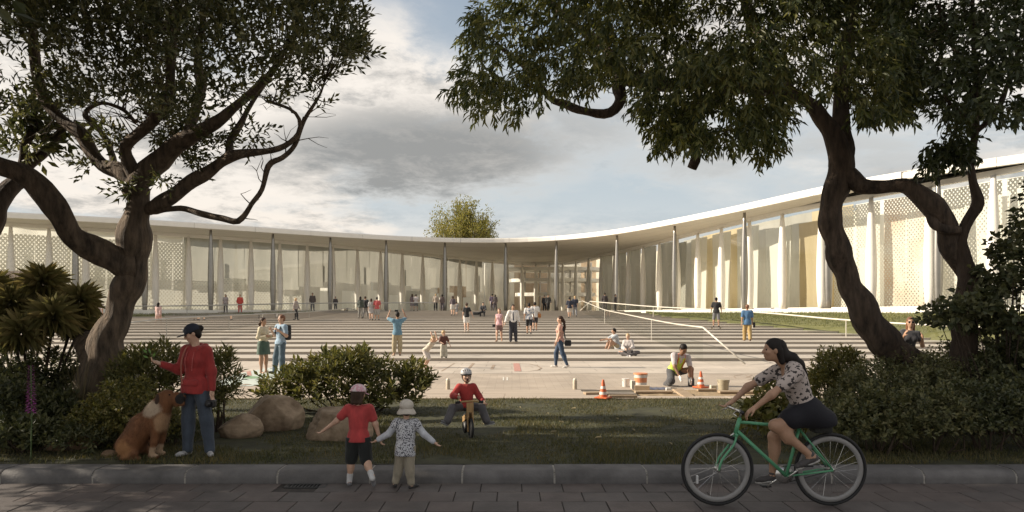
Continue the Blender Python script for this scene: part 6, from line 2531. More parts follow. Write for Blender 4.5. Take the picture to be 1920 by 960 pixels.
def crown_points(poly, n, Y0, dY, gap, seed, holes=(), ylim=None):
    g = np.random.default_rng(seed)
    poly = np.asarray(poly, float)
    lo, hi = poly.min(0), poly.max(0)
    out = []
    have = 0
    while have < n:
        x = g.uniform(lo[0], hi[0], n * 3)
        y = g.uniform(lo[1], hi[1], n * 3)
        ok = in_poly(x, y, poly)
        for (hx, hy, hr) in holes:
            ok &= ((x - hx) ** 2 + (y - hy) ** 2) > hr * hr
        x, y = x[ok], y[ok]
        # nearer the outline the crown is thinner
        t = g.uniform(-1, 1, len(x))
        yy = Y0 + dY * t
        P = np.stack(((x - 960) / FOC * yy, yy, CAMZ - (y - HORIZ) / FOC * yy), 1)
        w = wnoise(P, 2.6, seed + 3, 2)
        k = w > gap + 0.25 * g.normal(size=len(w))
        out.append(P[k])
        have += int(k.sum())
    return np.concatenate(out)[:n]


def twigs(mb, P, anchors, g, frac, r=0.006):
    """thin twigs from the nearest limb point out to a share of the leaf sprays"""
    sel = np.flatnonzero(g.random(len(P)) < frac)
    for i in sel:
        d = np.linalg.norm(anchors - P[i], axis=1) + g.uniform(0, 0.5, len(anchors))
        a = anchors[int(np.argmin(d))]
        L = np.linalg.norm(P[i] - a)
        if L > 1.3 or L < 0.05:
            continue
        m1 = a + (P[i] - a) * 0.35 + g.normal(size=3) * 0.09 * L + np.array((0, 0, 0.05 * L))
        m2 = a + (P[i] - a) * 0.7 + g.normal(size=3) * 0.08 * L
        mb.tube(np.array([a, m1, m2, P[i]]), [r * (0.9 + 0.9 * L), r * 0.9, r * 0.6, r * 0.3], 4, False)


def tree(name, label, base, bark, limbs, Y, leafm, sprs, seed, leafspec, upbias, twig_frac, twig_r=0.006, leafname='crown', yk=1.0):
    g = np.random.default_rng(seed)
    root = empty(name, base, 0, label, 'tree')
    anchors, bare = [], []
    for k, pts in enumerate(limbs):
        mb = MB()
        rows_ = limb_rows([(q[0], q[1], q[2], (q[3] if len(q) > 3 else Y) * yk) for q in pts], Y, base)
        big = max(r_[3] for r_ in rows_)
        c = bark_tube(mb, rows_, 0.09 if big > 0.1 else 0.07, 30 if big > 0.2 else (12 if big > 0.06 else 8), 0.10 if big > 0.1 else 0.16, seed + k * 7, 0.10)
        anchors.append(c[len(c) // 4:] if k else c[-3:])
        if big < 0.14 and name == 'spreading_tree' and yk < 1:
            bare.append((c[len(c) // 3:], big))
        mb.obj('trunk' if k == 0 else 'limb', bark, root, True)
    anchors = np.concatenate(anchors)
    P = np.concatenate(sprs) - base
    mid = anchors.mean(0)
    AX = P - mid
    AX /= np.linalg.norm(AX, axis=1, keepdims=True)
    AX = AX * 0.7 + g.normal(size=P.shape) * 0.55
    AX[:, 2] += upbias
    lv = sprays(P, AX, leafspec['m'], leafspec.get('spread', 0.02), leafspec['L'], leafspec['W'], g, leafspec.get('droop', 0.0), leafspec.get('step', 0.03), leafspec.get('splay', 0.8))
    link(leafname, leaf_mesh(leafname, *lv, leafm, leafspec.get('fold', 0.2), leafspec.get('bend', 0.05)), root)
    mb = MB()
    twigs(mb, P, anchors, g, twig_frac, twig_r)
    for (c0, rmax) in bare:                              # bare crooked side twigs on the thin limbs
        for q in range(len(c0)):
            if g.random() > 0.34:
                continue
            p0 = c0[q]
            d = g.normal(size=3) * 0.6 + np.array((0.1, 0, 0.75))
            d /= np.linalg.norm(d)
            L = g.uniform(0.25, 0.75)
            pp = [p0]
            for w_ in range(4):
                d = d + g.normal(size=3) * 0.35
                d /= np.linalg.norm(d)
                pp.append(pp[-1] + d * L / 4)
            mb.tube(np.array(pp), [0.010, 0.008, 0.006, 0.004, 0.002], 4, False)
            if g.random() < 0.6:
                d2 = d + g.normal(size=3) * 0.7
                mb.tube(np.array([pp[2], pp[2] + d2 * L * 0.22, pp[2] + d2 * L * 0.4 + g.normal(size=3) * 0.03]), [0.006, 0.004, 0.002], 4, False)
    if mb.n:
        mb.obj('twigs', bark, root)['kind'] = 'stuff'
    return root


# ---- big tree on the left
YL, YKL = 12.0, 0.88
baseL = np.array((at(190, 700, YL * YKL)[0], YL * YKL, float(lawn_z(YL * YKL))))
limbs_l = [
    [(186, 800, 46.9), (188, 740, 40.2), (196, 680, 33.5), (212, 620, 28.8), (234, 560, 24.7), (246, 505, 24.7), (249, 455, 24.7), (256, 415, 22.1), (264, 380, 20.1), (262, 352, 17.4)],
    [(192, 715, 25.5, 12.0), (168, 660, 22, 12.5), (148, 610, 18.7, 13.2), (122, 570, 16, 13.9), (85, 540, 14.5, 14.2), (40, 528, 14.5, 14.4), (-10, 530, 14.5, 14.5), (-70, 540, 13.6, 14.5)],
    [(250, 500, 28.9), (215, 487, 24.6, 11.9), (170, 465, 22.1, 11.7), (135, 440, 21.2, 11.5), (112, 405, 20.4, 11.3), (85, 368, 18.7, 11.2), (45, 328, 18.7, 11.0), (0, 306, 17, 10.8), (-50, 290, 15.3, 10.6), (-110, 240, 11.9, 10.4)],
    [(258, 365, 22.1), (275, 320, 20.4, 11.9), (315, 285, 18.7, 11.8), (360, 255, 15.3, 11.7), (410, 225, 11.9, 11.6), (455, 190, 8.5, 11.5), (505, 140, 6.8, 11.4), (545, 80, 4.25, 11.3)],
    [(256, 350, 16.1), (225, 318, 14.4, 12.1), (190, 308, 12.8, 12.2), (168, 280, 12.8, 12.3), (145, 245, 11.9, 12.3), (100, 212, 10.2, 12.4), (72, 170, 10.2, 12.4), (62, 100, 9.35, 12.3), (58, 20, 7.65, 12.2), (50, -80, 5.1, 12)],
    [(262, 350, 17), (238, 300, 12.8, 11.9), (235, 270, 11, 11.8), (270, 240, 11, 11.6), (305, 205, 10.2, 11.4), (318, 160, 9.35, 11.3), (322, 95, 7.65, 11.2), (335, 10, 5.95, 11.0), (350, -90, 4.25, 10.8)],
    [(280, 392, 12.8), (325, 368, 12.8, 11.9), (375, 330, 11.9, 11.8), (420, 300, 10.2, 11.7), (445, 288, 9.35, 11.6), (490, 284, 6.8, 11.5), (530, 274, 5.95, 11.4), (555, 252, 5.1, 11.4), (558, 225, 4.25, 11.4), (540, 205, 3.4, 11.3), (500, 190, 2.55, 11.3)],
    [(286, 396, 7.65), (320, 391, 5.95, 11.9), (362, 394, 5.1, 11.8), (405, 406, 5.1, 11.7), (438, 415, 5.52, 11.6), (452, 408, 5.1, 11.6), (470, 382, 4.25, 11.6), (492, 355, 4.67, 11.6), (503, 312, 5.1, 11.5), (530, 295, 4.25, 11.5), (552, 272, 3.82, 11.5), (572, 225, 2.98, 11.5), (598, 180, 2.12, 11.4), (610, 150, 1.27, 11.4)],
    [(352, 262, 11.9, 11.7), (362, 220, 10.2, 11.9), (378, 170, 8.5, 12.2), (372, 110, 6.8, 12.4), (380, 40, 5.1, 12.6), (400, -60, 3.4, 12.8)],
    [(430, 292, 7.65, 11.7), (432, 262, 6.8, 11.9), (455, 225, 5.1, 12.1), (480, 180, 4.25, 12.3), (520, 120, 2.55, 12.5)],
    [(215, 310, 5.95, 12.1), (195, 255, 5.1, 12.5), (160, 215, 5.1, 12.8), (190, 195, 4.25, 13), (230, 205, 4.25, 13.1), (255, 230, 3.4, 13.1)],
]
poly_l = [(-220, -330), (520, -330), (600, -200), (640, -60), (648, 10), (662, 45), (675, 92), (655, 122), (610, 150), (596, 178), (556, 178), (520, 205), (470, 182), (440, 212), (395, 205), (345, 240), (300, 218), (262, 205), (232, 190), (180, 200), (130, 210), (80, 196), (40, 225), (0, 215), (-80, 150), (-220, 110)]
sp = [crown_points(poly_l, 5300, 9.9, 1.9, -0.08, 31, ((245, 215, 20), (435, 245, 16), (190, 235, 20)))]
for (px, py, rr, yy, nn) in ((222, 262, 20, 11.9, 22), (238, 352, 13, 11.8, 9), (165, 312, 12, 12.2, 8), (330, 262, 34, 12.3, 60), (290, 235, 26, 12.2, 30), (362, 300, 20, 11.9, 12), (303, 340, 12, 11.8, 8), (660, 35, 12, 11.4, 10), (668, 100, 14, 11.4, 16), (30, 270, 25, 12, 18), (402, 262, 22, 11.9, 16), (468, 250, 18, 11.8, 10), (590, 196, 10, 11.4, 5)):
    a = rng.uniform(0, 2 * pi, nn)
    r_ = rr * np.sqrt(rng.random(nn))
    sp.append(np.stack([at(px + r_[i] * cos(a[i]), py + r_[i] * sin(a[i]), (yy + rng.uniform(-0.25, 0.25)) * YKL) for i in range(nn)]))
tree('spreading_tree', 'broad tree with crooked pale limbs and small stiff leaves at left', baseL, m_bark_l, limbs_l, YL, m_leaf_l, sp, 41, dict(m=11, L=0.125, W=0.042, step=0.028, splay=0.75, spread=0.02, fold=0.15), 0.45, 0.20, yk=YKL)

# ---- its neighbour, mostly beyond the left edge of the picture
YN = 10.0
baseN = np.array((at(-330, 700, YN)[0], YN, float(lawn_z(YN))))
limbs_n = [
    [(-335, 860, 60), (-330, 760, 48), (-320, 640, 42), (-330, 520, 40), (-350, 420, 36), (-360, 330, 32), (-380, 220, 28)],
    [(-325, 560, 28), (-240, 520, 22, 10.2), (-140, 500, 20, 10.6), (-60, 470, 20, 11.0), (-14, 425, 20, 11.3), (10, 385, 18, 11.5), (30, 345, 15, 11.7), (52, 312, 13, 11.9), (80, 290, 12, 12), (108, 260, 9, 12.1), (122, 235, 6, 12.1)],
    [(28, 350, 10, 11.7), (42, 300, 9, 11.7), (44, 270, 8, 11.7), (60, 240, 7, 11.7), (64, 200, 6, 11.8)],
    [(-360, 330, 26), (-300, 240, 22, 9.6), (-220, 150, 18, 9.2), (-160, 40, 14, 9.0), (-120, -60, 9, 8.8)],
    [(-370, 300, 26), (-450, 220, 22, 10.4), (-560, 120, 16, 10.6), (-640, 10, 10, 10.8)],
    [(-375, 250, 24), (-390, 120, 18, 10.0), (-400, -60, 12, 10.0), (-420, -220, 8, 10.0)],
]
poly_n = [(-1150, -480), (-150, -480), (-60, -330), (-40, -60), (-90, 60), (-180, 150), (-300, 200), (-480, 260), (-700, 330), (-950, 330), (-1200, 250), (-1350, -80)]  # crown out of view, shaped to keep the road and kerb in shade
sp = [crown_points(poly_n, 4200, 7.2, 2.7, -0.5, 51)]
for (px, py, rr, yy, nn) in ((55, 262, 22, 11.8, 16), (100, 240, 18, 12, 10), (40, 230, 26, 11.7, 30)):
    a = rng.uniform(0, 2 * pi, nn)
    r_ = rr * np.sqrt(rng.random(nn))
    sp.append(np.stack([at(px + r_[i] * cos(a[i]), py + r_[i] * sin(a[i]), yy + rng.uniform(-0.25, 0.25)) for i in range(nn)]))
tree('spreading_tree', 'dark tree cut by the left edge, one limb rising behind the rosettes', baseN, m_bark_d, limbs_n, YN, m_leaf_l, sp, 61, dict(m=10, L=0.20, W=0.085, step=0.05, splay=0.8, spread=0.05, fold=0.12), 0.3, 0.05, 0.008)

# ---- leaning tree on the right
YR = 11.0
baseR = np.array((at(1715, 690, YR)[0], YR, float(lawn_z(YR))))
limbs_r = [
    [(1760, 740, 29.7), (1725, 700, 29.7), (1690, 668, 28), (1652, 638, 27.3), (1620, 600, 26.8), (1604, 572, 26.2), (1590, 545, 22), (1578, 505, 21.4), (1566, 460, 21.4), (1558, 415, 22), (1560, 370, 20.2), (1572, 330, 21.4), (1574, 295, 20.2), (1562, 258, 16.7), (1545, 225, 14.3), (1520, 195, 13.1), (1480, 172, 11.3), (1430, 158, 9.48)],
    [(1580, 320, 23.8), (1585, 275, 20.4, 11.1), (1577, 235, 17, 11.2), (1572, 190, 14.4, 11.3), (1580, 120, 11.9, 11.4), (1600, 20, 9.35, 11.5), (1620, -110, 5.95, 11.6)],
    [(1572, 300, 23.8, 11.0), (1592, 328, 20.4, 10.9), (1612, 347, 17, 10.8), (1655, 350, 13.6, 10.7), (1700, 350, 15.3, 10.6), (1735, 376, 17.8, 10.5), (1762, 412, 19.6, 10.5), (1774, 448, 18.7, 10.5), (1792, 478, 17.8, 10.5), (1812, 510, 18.7, 10.5)],
    [(1450, 165, 14.4), (1380, 165, 12.8, 10.9), (1330, 185, 12.8, 10.8), (1295, 215, 12.8, 10.7), (1278, 250, 11, 10.7), (1296, 272, 11, 10.7), (1305, 292, 9.35, 10.7), (1297, 316, 7.65, 10.7)],
    [(1306, 288, 5.1, 10.7), (1325, 278, 4.25, 10.7), (1342, 262, 3.82, 10.7), (1346, 246, 2.55, 10.7)],
    [(1420, 160, 11.9), (1330, 150, 11.9, 11.2), (1250, 163, 12.8, 11.3), (1200, 150, 13.6, 11.4), (1172, 148, 14.4, 11.4), (1158, 166, 13.6, 11.4), (1160, 192, 11.9, 11.4), (1140, 212, 10.2, 11.4), (1105, 210, 8.5, 11.4), (1060, 193, 7.65, 11.5), (1030, 180, 5.95, 11.5), (980, 120, 5.1, 11.6), (930, 80, 3.4, 11.6)],
    [(1172, 150, 9.35, 11.4), (1130, 90, 8.5, 11.6), (1060, 30, 6.8, 11.8), (1000, -40, 5.1, 12)],
    [(1480, 172, 12.8), (1440, 100, 10.2, 11.2), (1400, 10, 8.5, 11.4), (1380, -110, 5.95, 11.6)],
    [(1740, 380, 8.5, 10.5), (1755, 424, 8.5, 10.4), (1800, 432, 6.8, 10.3)],
]
poly_r = [(846, 158), (884, 128), (866, 92), (884, 40), (906, 8), (930, 18), (945, -30), (1010, -120), (1090, -330), (1700, -330), (1720, -150), (1690, 60), (1712, 150), (1690, 214), (1640, 205), (1606, 226), (1585, 170), (1545, 178), (1500, 176), (1476, 210), (1474, 248), (1436, 292), (1412, 300), (1396, 280), (1356, 268), (1300, 262), (1262, 268), (1236, 272), (1226, 225), (1196, 214), (1186, 176), (1150, 132), (1118, 178), (1094, 160), (1060, 178), (1030, 150), (1008, 205), (975, 222), (944, 198), (900, 216), (896, 180), (868, 182)]
sp = [crown_points(poly_r, 5900, 10.8, 2.2, -0.06, 71, ((1182, 170, 22), (1340, 215, 22), (950, 130, 12)))]
tree('leaning_tree', 'leaning tree with ridged dark trunk and long narrow drooping leaves at right', baseR, m_bark_r, limbs_r, YR, m_leaf_r, sp, 81, dict(m=12, L=0.15, W=0.040, step=0.022, splay=0.85, droop=0.75, spread=0.025, fold=0.12, bend=0.15), -0.35, 0.10)

# ---- slim tree joined in the shrubs at the right edge
YS = 10.4
baseS = np.array((at(1815, 660, YS)[0], YS, float(lawn_z(YS))))
limbs_s = [
    [(1812, 800, 25.3), (1812, 700, 23), (1812, 610, 20.7), (1814, 540, 18.4), (1808, 490, 13.8), (1806, 450, 10.9), (1818, 415, 10.4), (1832, 385, 9.79), (1826, 345, 6.91), (1822, 300, 6.34), (1826, 260, 6.34), (1830, 215, 5.76), (1832, 150, 5.18), (1826, 60, 4.03), (1820, -80, 2.88)],
    [(1832, 245, 5.4), (1850, 228, 5.4), (1872, 205, 4.5), (1890, 160, 3.6), (1910, 80, 2.7)],
    [(1824, 240, 5.4), (1800, 210, 4.5), (1782, 195, 3.6), (1760, 150, 2.7)],
    [(1830, 200, 5.4), (1812, 150, 4.5), (1790, 90, 3.6), (1760, 10, 2.7)],
]
poly_s = [(1690, -330), (2150, -330), (2180, 40), (2080, 190), (1985, 170), (1930, 190), (1905, 225), (1880, 200), (1856, 218), (1836, 205), (1812, 238), (1790, 232), (1760, 205), (1716, 190), (1690, 205), (1672, 120), (1660, -60)]
sp = [crown_points(poly_s, 3300, 10.6, 2.0, -0.18, 91, ((1808, 180, 12), (1870, 178, 16)))]
poly_s2 = [(1742, 262), (1770, 248), (1800, 252), (1824, 262), (1818, 290), (1790, 290), (1764, 300), (1742, 318), (1734, 300)]
sp.append(crown_points(poly_s2, 85, 10.3, 0.35, -0.5, 92))
tree('slim_tree', 'slim tree with twisting stem before the lattice at the right edge', baseS, m_bark_d, limbs_s, YS, m_leaf_s, sp, 101, dict(m=10, L=0.14, W=0.052, step=0.026, splay=0.85, droop=0.45, spread=0.025, fold=0.15), -0.1, 0.08)

# ---- pale tree behind the roof
YB = 128.0
baseB = np.array((at(872, 450, YB)[0], YB, -0.3))
m_leaf_b = mat('leaf_spring', (0.22, 0.21, 0.06), 0.6, island=0.35, trans=0.35)
g = np.random.default_rng(5)
root = empty('background_tree', baseB, 0, 'pale yellow-green tree showing above the roof of the museum', 'tree')
mb = MB()
bark_tube(mb, [(0, 0, 0, 0.5), (0.1, 0, 6, 0.42), (-0.1, 0, 11, 0.3), (0.2, 0, 16, 0.16), (0, 0, 22, 0.05)], 0.6, 10, 0.1, 1)
mb.obj('trunk', m_bark_d, root, True)
tips = []
for k in range(64):
    a = g.uniform(0, 2 * pi)
    rr = g.uniform(1.0, 8.0)
    h = 23.0 - 0.075 * rr * rr - g.uniform(0, 4.5)
    s0 = np.array((0, 0, g.uniform(6, 13)))
    e_ = np.array((rr * cos(a), rr * sin(a), h))
    m_ = s0 + (e_ - s0) * 0.5 + np.array((cos(a), sin(a), 0)) * 0.9
    mb = MB()
    mb.tube(catmull(np.array([s0, m_, e_]), 1.2), np.linspace(0.13, 0.03, len(catmull(np.array([s0, m_, e_]), 1.2))), 5, False)
    mb.obj('limb', m_bark_d, root)
    tips += [m_ + (e_ - m_) * t + g.normal(size=3) * 0.55 for t in np.linspace(0, 1.05, 26)]
tips = np.array(tips)
tips = tips[tips[:, 2] > 7]
AX = g.normal(size=tips.shape) * 0.6
AX[:, 2] += 0.8
lv = sprays(tips, AX, 9, 0.22, 0.46, 0.20, g, 0.0, 0.13, 0.9)
link('crown', leaf_mesh('crown', *lv, m_leaf_b), root)
# ------------------------------------------------------------------ shrubs, rosettes, grasses, rocks
def dome(n, c, r, g, shell=0.55, flat=-0.15):
    """points filling the outer part of a lumpy dome"""
    u = g.normal(size=(n * 3, 3))
    u /= np.linalg.norm(u, axis=1, keepdims=True)
    u = u[u[:, 2] > flat][:n]
    q = (shell + (1 - shell) * g.random(len(u)) ** 0.6)
    lump = 1 + 0.16 * wnoise(u * np.array(r) + np.array(c), 5.0, int(abs(c[0]) * 100) + 3, 2)
    return np.array(c) + u * np.array(r) * (q * lump)[:, None], u


def shrub(name, label, base, domes, n, spec, ma, seed, up=0.5, stems=14, group=None, cat='shrub', stem_m=None, flowers=None):
    """base: ground point; domes: (dx, dy, z, rx, ry, rz) lumps"""
    g = np.random.default_rng(seed)
    base = np.array(base, float)
    root = empty(name, base, 0, label, cat, group)
    vol = np.array([d[3] * d[5] + d[4] * d[5] + d[3] * d[4] for d in domes])
    cnt = np.maximum(4, (n * vol / vol.sum()).astype(int))
    Ps, Us = [], []
    for d, k in zip(domes, cnt):
        p, u = dome(k, d[:3], d[3:], g)
        Ps.append(p)
        Us.append(u)
    P, U = np.concatenate(Ps), np.concatenate(Us)
    ok = P[:, 2] > 0.02
    P, U = P[ok], U[ok]
    AX = U * 0.8 + g.normal(size=P.shape) * 0.4
    AX[:, 2] += up
    lv = sprays(P, AX, spec['m'], spec.get('spread', 0.01), spec['L'], spec['W'], g, spec.get('droop', 0.0), spec.get('step', 0.015), spec.get('splay', 0.8))
    link('foliage', leaf_mesh('foliage', *lv, ma, spec.get('fold', 0.2), spec.get('bend', 0.08)), root)
    stem_m = stem_m or m_bark_d
    for k in range(stems):
        e_ = P[g.integers(len(P))]
        s0 = np.array((e_[0] * 0.35 + g.normal() * 0.05, e_[1] * 0.35 + g.normal() * 0.05, -0.03))
        m_ = s0 + (e_ - s0) * 0.5 + g.normal(size=3) * 0.05
        mb = MB()
        mb.tube(np.array([s0, m_, e_]), [0.014, 0.010, 0.004], 5, False)
        mb.obj('stem', stem_m, root)
    if flowers:
        fm, fn, fr = flowers
        for k in range(fn):
            i = g.integers(len(P))
            if U[i][2] < 0.0 or U[i][1] > 0.5:
                continue
            c = P[i] + U[i] * 0.05
            q = g.normal(size=(38, 3))
            q /= np.linalg.norm(q, axis=1, keepdims=True)
            q = q[q[:, 2] > -0.4]
            lv = leaf_mesh('flower_head', c + q * fr * 0.55, q + 0.5 * g.normal(size=q.shape), g.normal(size=q.shape), fr * 0.75, fr * 0.6, fm)
            link('flower_head', lv, root)
    return root


m_lf_mid = mat('leaf_shrub', (0.105, 0.112, 0.034), 0.5, c2=(0.15, 0.145, 0.045), vscale=2.5, island=0.45, trans=0.25)
m_lf_dark = mat('leaf_dark', (0.060, 0.070, 0.027), 0.5, c2=(0.09, 0.098, 0.04), vscale=2.0, island=0.5, trans=0.18)
m_lf_lime = mat('leaf_lime', (0.15, 0.145, 0.04), 0.45, island=0.45, trans=0.28)
m_lf_hedge = mat('leaf_hedge', (0.105, 0.112, 0.045), 0.5, c2=(0.15, 0.15, 0.062), vscale=2.0, island=0.5, trans=0.22)
m_white_fl = mat('petal_cream', (0.52, 0.48, 0.38), 0.6, island=0.2, trans=0.3)
m_pink_fl = mat('petal_dusty', (0.36, 0.25, 0.20), 0.6, island=0.3, trans=0.2)


def gp_(px, Y):
    return np.array(((px - 960) / FOC * Y, Y, float(lawn_z(Y))))


# central glossy bush behind the girl
Yc = 12.5
b = gp_(655, Yc)
k = Yc / FOC
shrub('glossy_bush', 'wide glossy green bush behind the rocks and the girl', b, [(-0.92, 0, 0.34, 0.62, 0.55, 0.36), (-0.32, 0, 0.52, 0.62, 0.6, 0.46), (0.11, 0.05, 0.62, 0.48, 0.5, 0.46), (0.70, 0, 0.40, 0.62, 0.55, 0.40), (1.2, -0.1, 0.46, 0.28, 0.3, 0.32), (-1.3, -0.1, 0.24, 0.24, 0.25, 0.2), (-0.2, -0.2, 0.16, 0.9, 0.4, 0.2), (0.6, -0.2, 0.14, 0.6, 0.4, 0.18)], 470, dict(m=9, L=0.145, W=0.062, step=0.024, splay=0.8), m_lf_mid, 201, 0.85, 18)
g = np.random.default_rng(9)
# upright shoots standing out of it
for j, (px, py) in enumerate(((637, 668), (672, 660), (688, 672), (610, 690), (590, 700), (745, 690), (760, 682), (795, 712), (512, 735), (540, 715), (558, 705), (728, 700))):
    t = at(px, py, Yc - 0.15 + 0.1 * (j % 3)) - b
    ax_ = np.array((g.normal() * 0.12, g.normal() * 0.1, 1.0))
    C = np.array([t - ax_ * 0.03 * q for q in range(1, 8)])
    lv = sprays(C, np.repeat(ax_[None], 7, 0), 5, 0.006, 0.13, 0.054, g, 0.0, 0.006, 0.9)
    sh = link('shoot', leaf_mesh('shoot', *lv, m_lf_mid), bpy.data.objects['glossy_bush'])

# flowering shrub behind the woman and its twin on her right
b = gp_(285, 10.2)
shrub('flowering_shrub', 'flowering shrub with cream blooms left of the woman in the hoodie', b, [(-0.15, 0, 0.55, 0.40, 0.4, 0.50), (0.15, 0, 0.75, 0.34, 0.35, 0.42), (-0.32, 0.05, 0.35, 0.3, 0.3, 0.35)], 330, dict(m=11, L=0.13, W=0.032, step=0.016, splay=0.8), m_lf_mid, 211, 0.7, 16, flowers=(m_white_fl, 26, 0.055))
b = gp_(412, 10.2)
shrub('flowering_shrub', 'flowering shrub with brownish blooms right of the woman in the hoodie', b, [(0.0, 0, 0.55, 0.22, 0.25, 0.52), (-0.16, 0, 0.35, 0.2, 0.2, 0.35), (0.05, 0, 0.85, 0.12, 0.15, 0.28)], 150, dict(m=11, L=0.13, W=0.03, step=0.016, splay=0.8), m_lf_mid, 212, 0.8, 10, flowers=(m_pink_fl, 8, 0.05))
# lime mound behind the dog
b = gp_(225, 9.0)
shrub('lime_mound', 'low mound of small lime green leaves behind the dog', b, [(0.10, 0.1, 0.22, 0.58, 0.45, 0.62), (-0.35, 0, 0.10, 0.45, 0.40, 0.45), (0.42, 0.1, 0.2, 0.35, 0.4, 0.42)], 1150, dict(m=7, L=0.052, W=0.032, step=0.012, splay=1.0), m_lf_lime, 221, 0.5, 6)
# dark shrubs at the left edge
DKS = [(25, 9.2, 0.75, 0.75, 231, 'dark leafy shrub at the bottom left corner by the kerb'), (110, 9.6, 0.55, 0.55, 232, 'dark low shrub around the brown rock at left'), (-40, 10.2, 0.8, 1.15, 233, 'tall dark shrub cut by the left edge under the rosettes'), (95, 11.2, 0.8, 1.05, 234, 'dense dark shrub below the leaf rosettes before the tree base'), (40, 8.6, 0.5, 0.38, 235, 'low dark groundcover at the kerb in the left corner')]
for (px, Y, w, h, sd, lab) in DKS:
    b = gp_(px, Y)
    shrub('dark_shrub', lab, b, [(0, 0, h * 0.4, w * 0.75, w * 0.6, h * 0.6), (w * 0.4, 0.1, h * 0.3, w * 0.5, w * 0.5, h * 0.45), (-w * 0.4, 0, h * 0.35, w * 0.5, w * 0.5, h * 0.5)], int(420 * w * (0.4 + h)), dict(m=9, L=0.10, W=0.045, step=0.018, splay=0.9), m_lf_dark, sd, 0.5, 8)
for (px, Y, w, h, sd, lab) in ((250, 10.8, 0.45, 0.75, 236, 'small leafed shrub between the tree base and the cream blooms'), (330, 9.3, 0.35, 0.30, 237, 'low dark plant at the feet of the woman in the hoodie'), (150, 8.7, 0.45, 0.28, 238, 'dark groundcover between the brown rock and the dog')):
    b = gp_(px, Y)
    shrub('small_shrub', lab, b, [(0, 0, h * 0.4, w * 0.8, w * 0.7, h * 0.6)], int(300 * w), dict(m=8, L=0.07, W=0.03, step=0.016, splay=0.9), m_lf_hedge if px == 250 else m_lf_dark, sd, 0.5, 6)

# leaf rosettes on stems at the left (each rosette a crown of long leaves)
m_ros = mat('rosette_leaf', (0.22, 0.195, 0.08), 0.45, island=0.35, trans=0.15)
ROS = [(80, 522, 46, 11.5), (150, 555, 42, 11.3), (20, 560, 46, 11.2), (100, 585, 50, 10.9), (40, 615, 48, 10.7), (-30, 600, 50, 10.9), (150, 600, 34, 11.4), (-15, 530, 40, 11.5)]
b = gp_(60, 11.2)
ros = empty('rosette_plant', b, 0, 'branching plant with big feathery leaf rosettes at the left edge', 'plant')
for j, (px, py, rp_, yy) in enumerate(ROS):
    c = at(px, py + 14, yy) - b
    rr = rp_ / FOC * yy
    P, D, N = [], [], []
    for ring in range(8):
        nn = 19
        for q in range(nn):
            a = 2 * pi * (q + 0.5 * (ring % 2)) / nn + g.normal() * 0.07
            el = R(-28 + ring * 15) + g.normal() * 0.08
            d = np.array((cos(a) * cos(el), sin(a) * cos(el), sin(el)))
            P.append(c + d * rr * 0.10)
            D.append(d)
            N.append(np.array((-cos(a) * sin(el), -sin(a) * sin(el), cos(el))))
    P, D, N = np.array(P), np.array(D), np.array(N)
    rs_ = link('rosette', leaf_mesh('rosette', P, D, N, rr * g.uniform(0.85, 1.1, len(P)), rr * 0.20, m_ros, 0.25, 0.35), ros)
    # hanging old leaves below
    nn = 30
    a = g.uniform(0, 2 * pi, nn)
    D2 = np.stack((np.cos(a) * 0.8, np.sin(a) * 0.8, -g.uniform(0.2, 1.2, nn)), 1)
    link('old_leaves', leaf_mesh('old_leaves', np.repeat(c[None], nn, 0) + g.normal(size=(nn, 3)) * 0.02, D2, np.stack((0 * a, 0 * a, 1 + 0 * a), 1), rr * 0.8, rr * 0.16, m_lf_dark, 0.2, 0.2), rs_)
    mb = MB()
    mid = np.array((c[0] * 0.6, c[1] * 0.5, c[2] * 0.5))
    mb.tube(catmull(np.array([(c[0] * 0.3, c[1] * 0.2, -0.05), mid, c]), 0.1), 0.022, 7)
    mb.obj('stalk', m_bark_d, ros, True)

# tall grass clumps
m_tall = mat('tall_grass', (0.060, 0.068, 0.026), 0.55, island=0.4, trans=0.25)
m_strw = mat('grass_straw', (0.17, 0.14, 0.07), 0.6, island=0.3, trans=0.2)
m_tall2 = mat('tall_grass_pale', (0.14, 0.14, 0.05), 0.55, island=0.35, trans=0.3)


def grass_clump(label, b, n, h, spread, ma, seed, fall=0.5):
    g = np.random.default_rng(seed)
    root = empty('grass_clump', b, 0, label, 'grass clump')
    V, F = [], []
    for i in range(n):
        a = g.uniform(0, 2 * pi)
        r0 = abs(g.normal()) * 0.06
        L = h * g.uniform(0.55, 1.1)
        out = spread * g.uniform(0.1, 1.0)
        w = 0.0045
        dr = np.array((cos(a), sin(a), 0))
        sd = np.array((-sin(a), cos(a), 0))
        p0 = dr * r0
        k0 = len(V)
        for t in (0, 0.35, 0.7, 1.0):
            q = p0 + dr * out * t * t + np.array((0, 0, L * (t - fall * 0.35 * t ** 3)))
            ww = w * (1 - 0.85 * t)
            V += [q - sd * ww, q + sd * ww]
        for t in range(3):
            F.append((k0 + 2 * t, k0 + 2 * t + 1, k0 + 2 * t + 3, k0 + 2 * t + 2))
    link('blades', mesh_np('blades', np.array(V), np.array(F), ma), root)
    return root


grass_clump('tall arching grass tuft before the trunk of the left tree', gp_(118, 9.6), 240, 0.95, 0.42, m_tall, 301)
grass_clump('straw-tipped grass tuft leaning across the left trunk base', gp_(150, 9.9), 60, 1.25, 0.40, m_strw, 302, 0.2)
grass_clump('pale grass tuft behind the rear wheel of the bicycle', gp_(1585, 9.2), 260, 0.85, 0.32, m_tall2, 303, 0.6)
grass_clump('fine grass tuft at the foot of the lime mound', gp_(60, 9.0), 130, 0.6, 0.35, m_tall, 304)

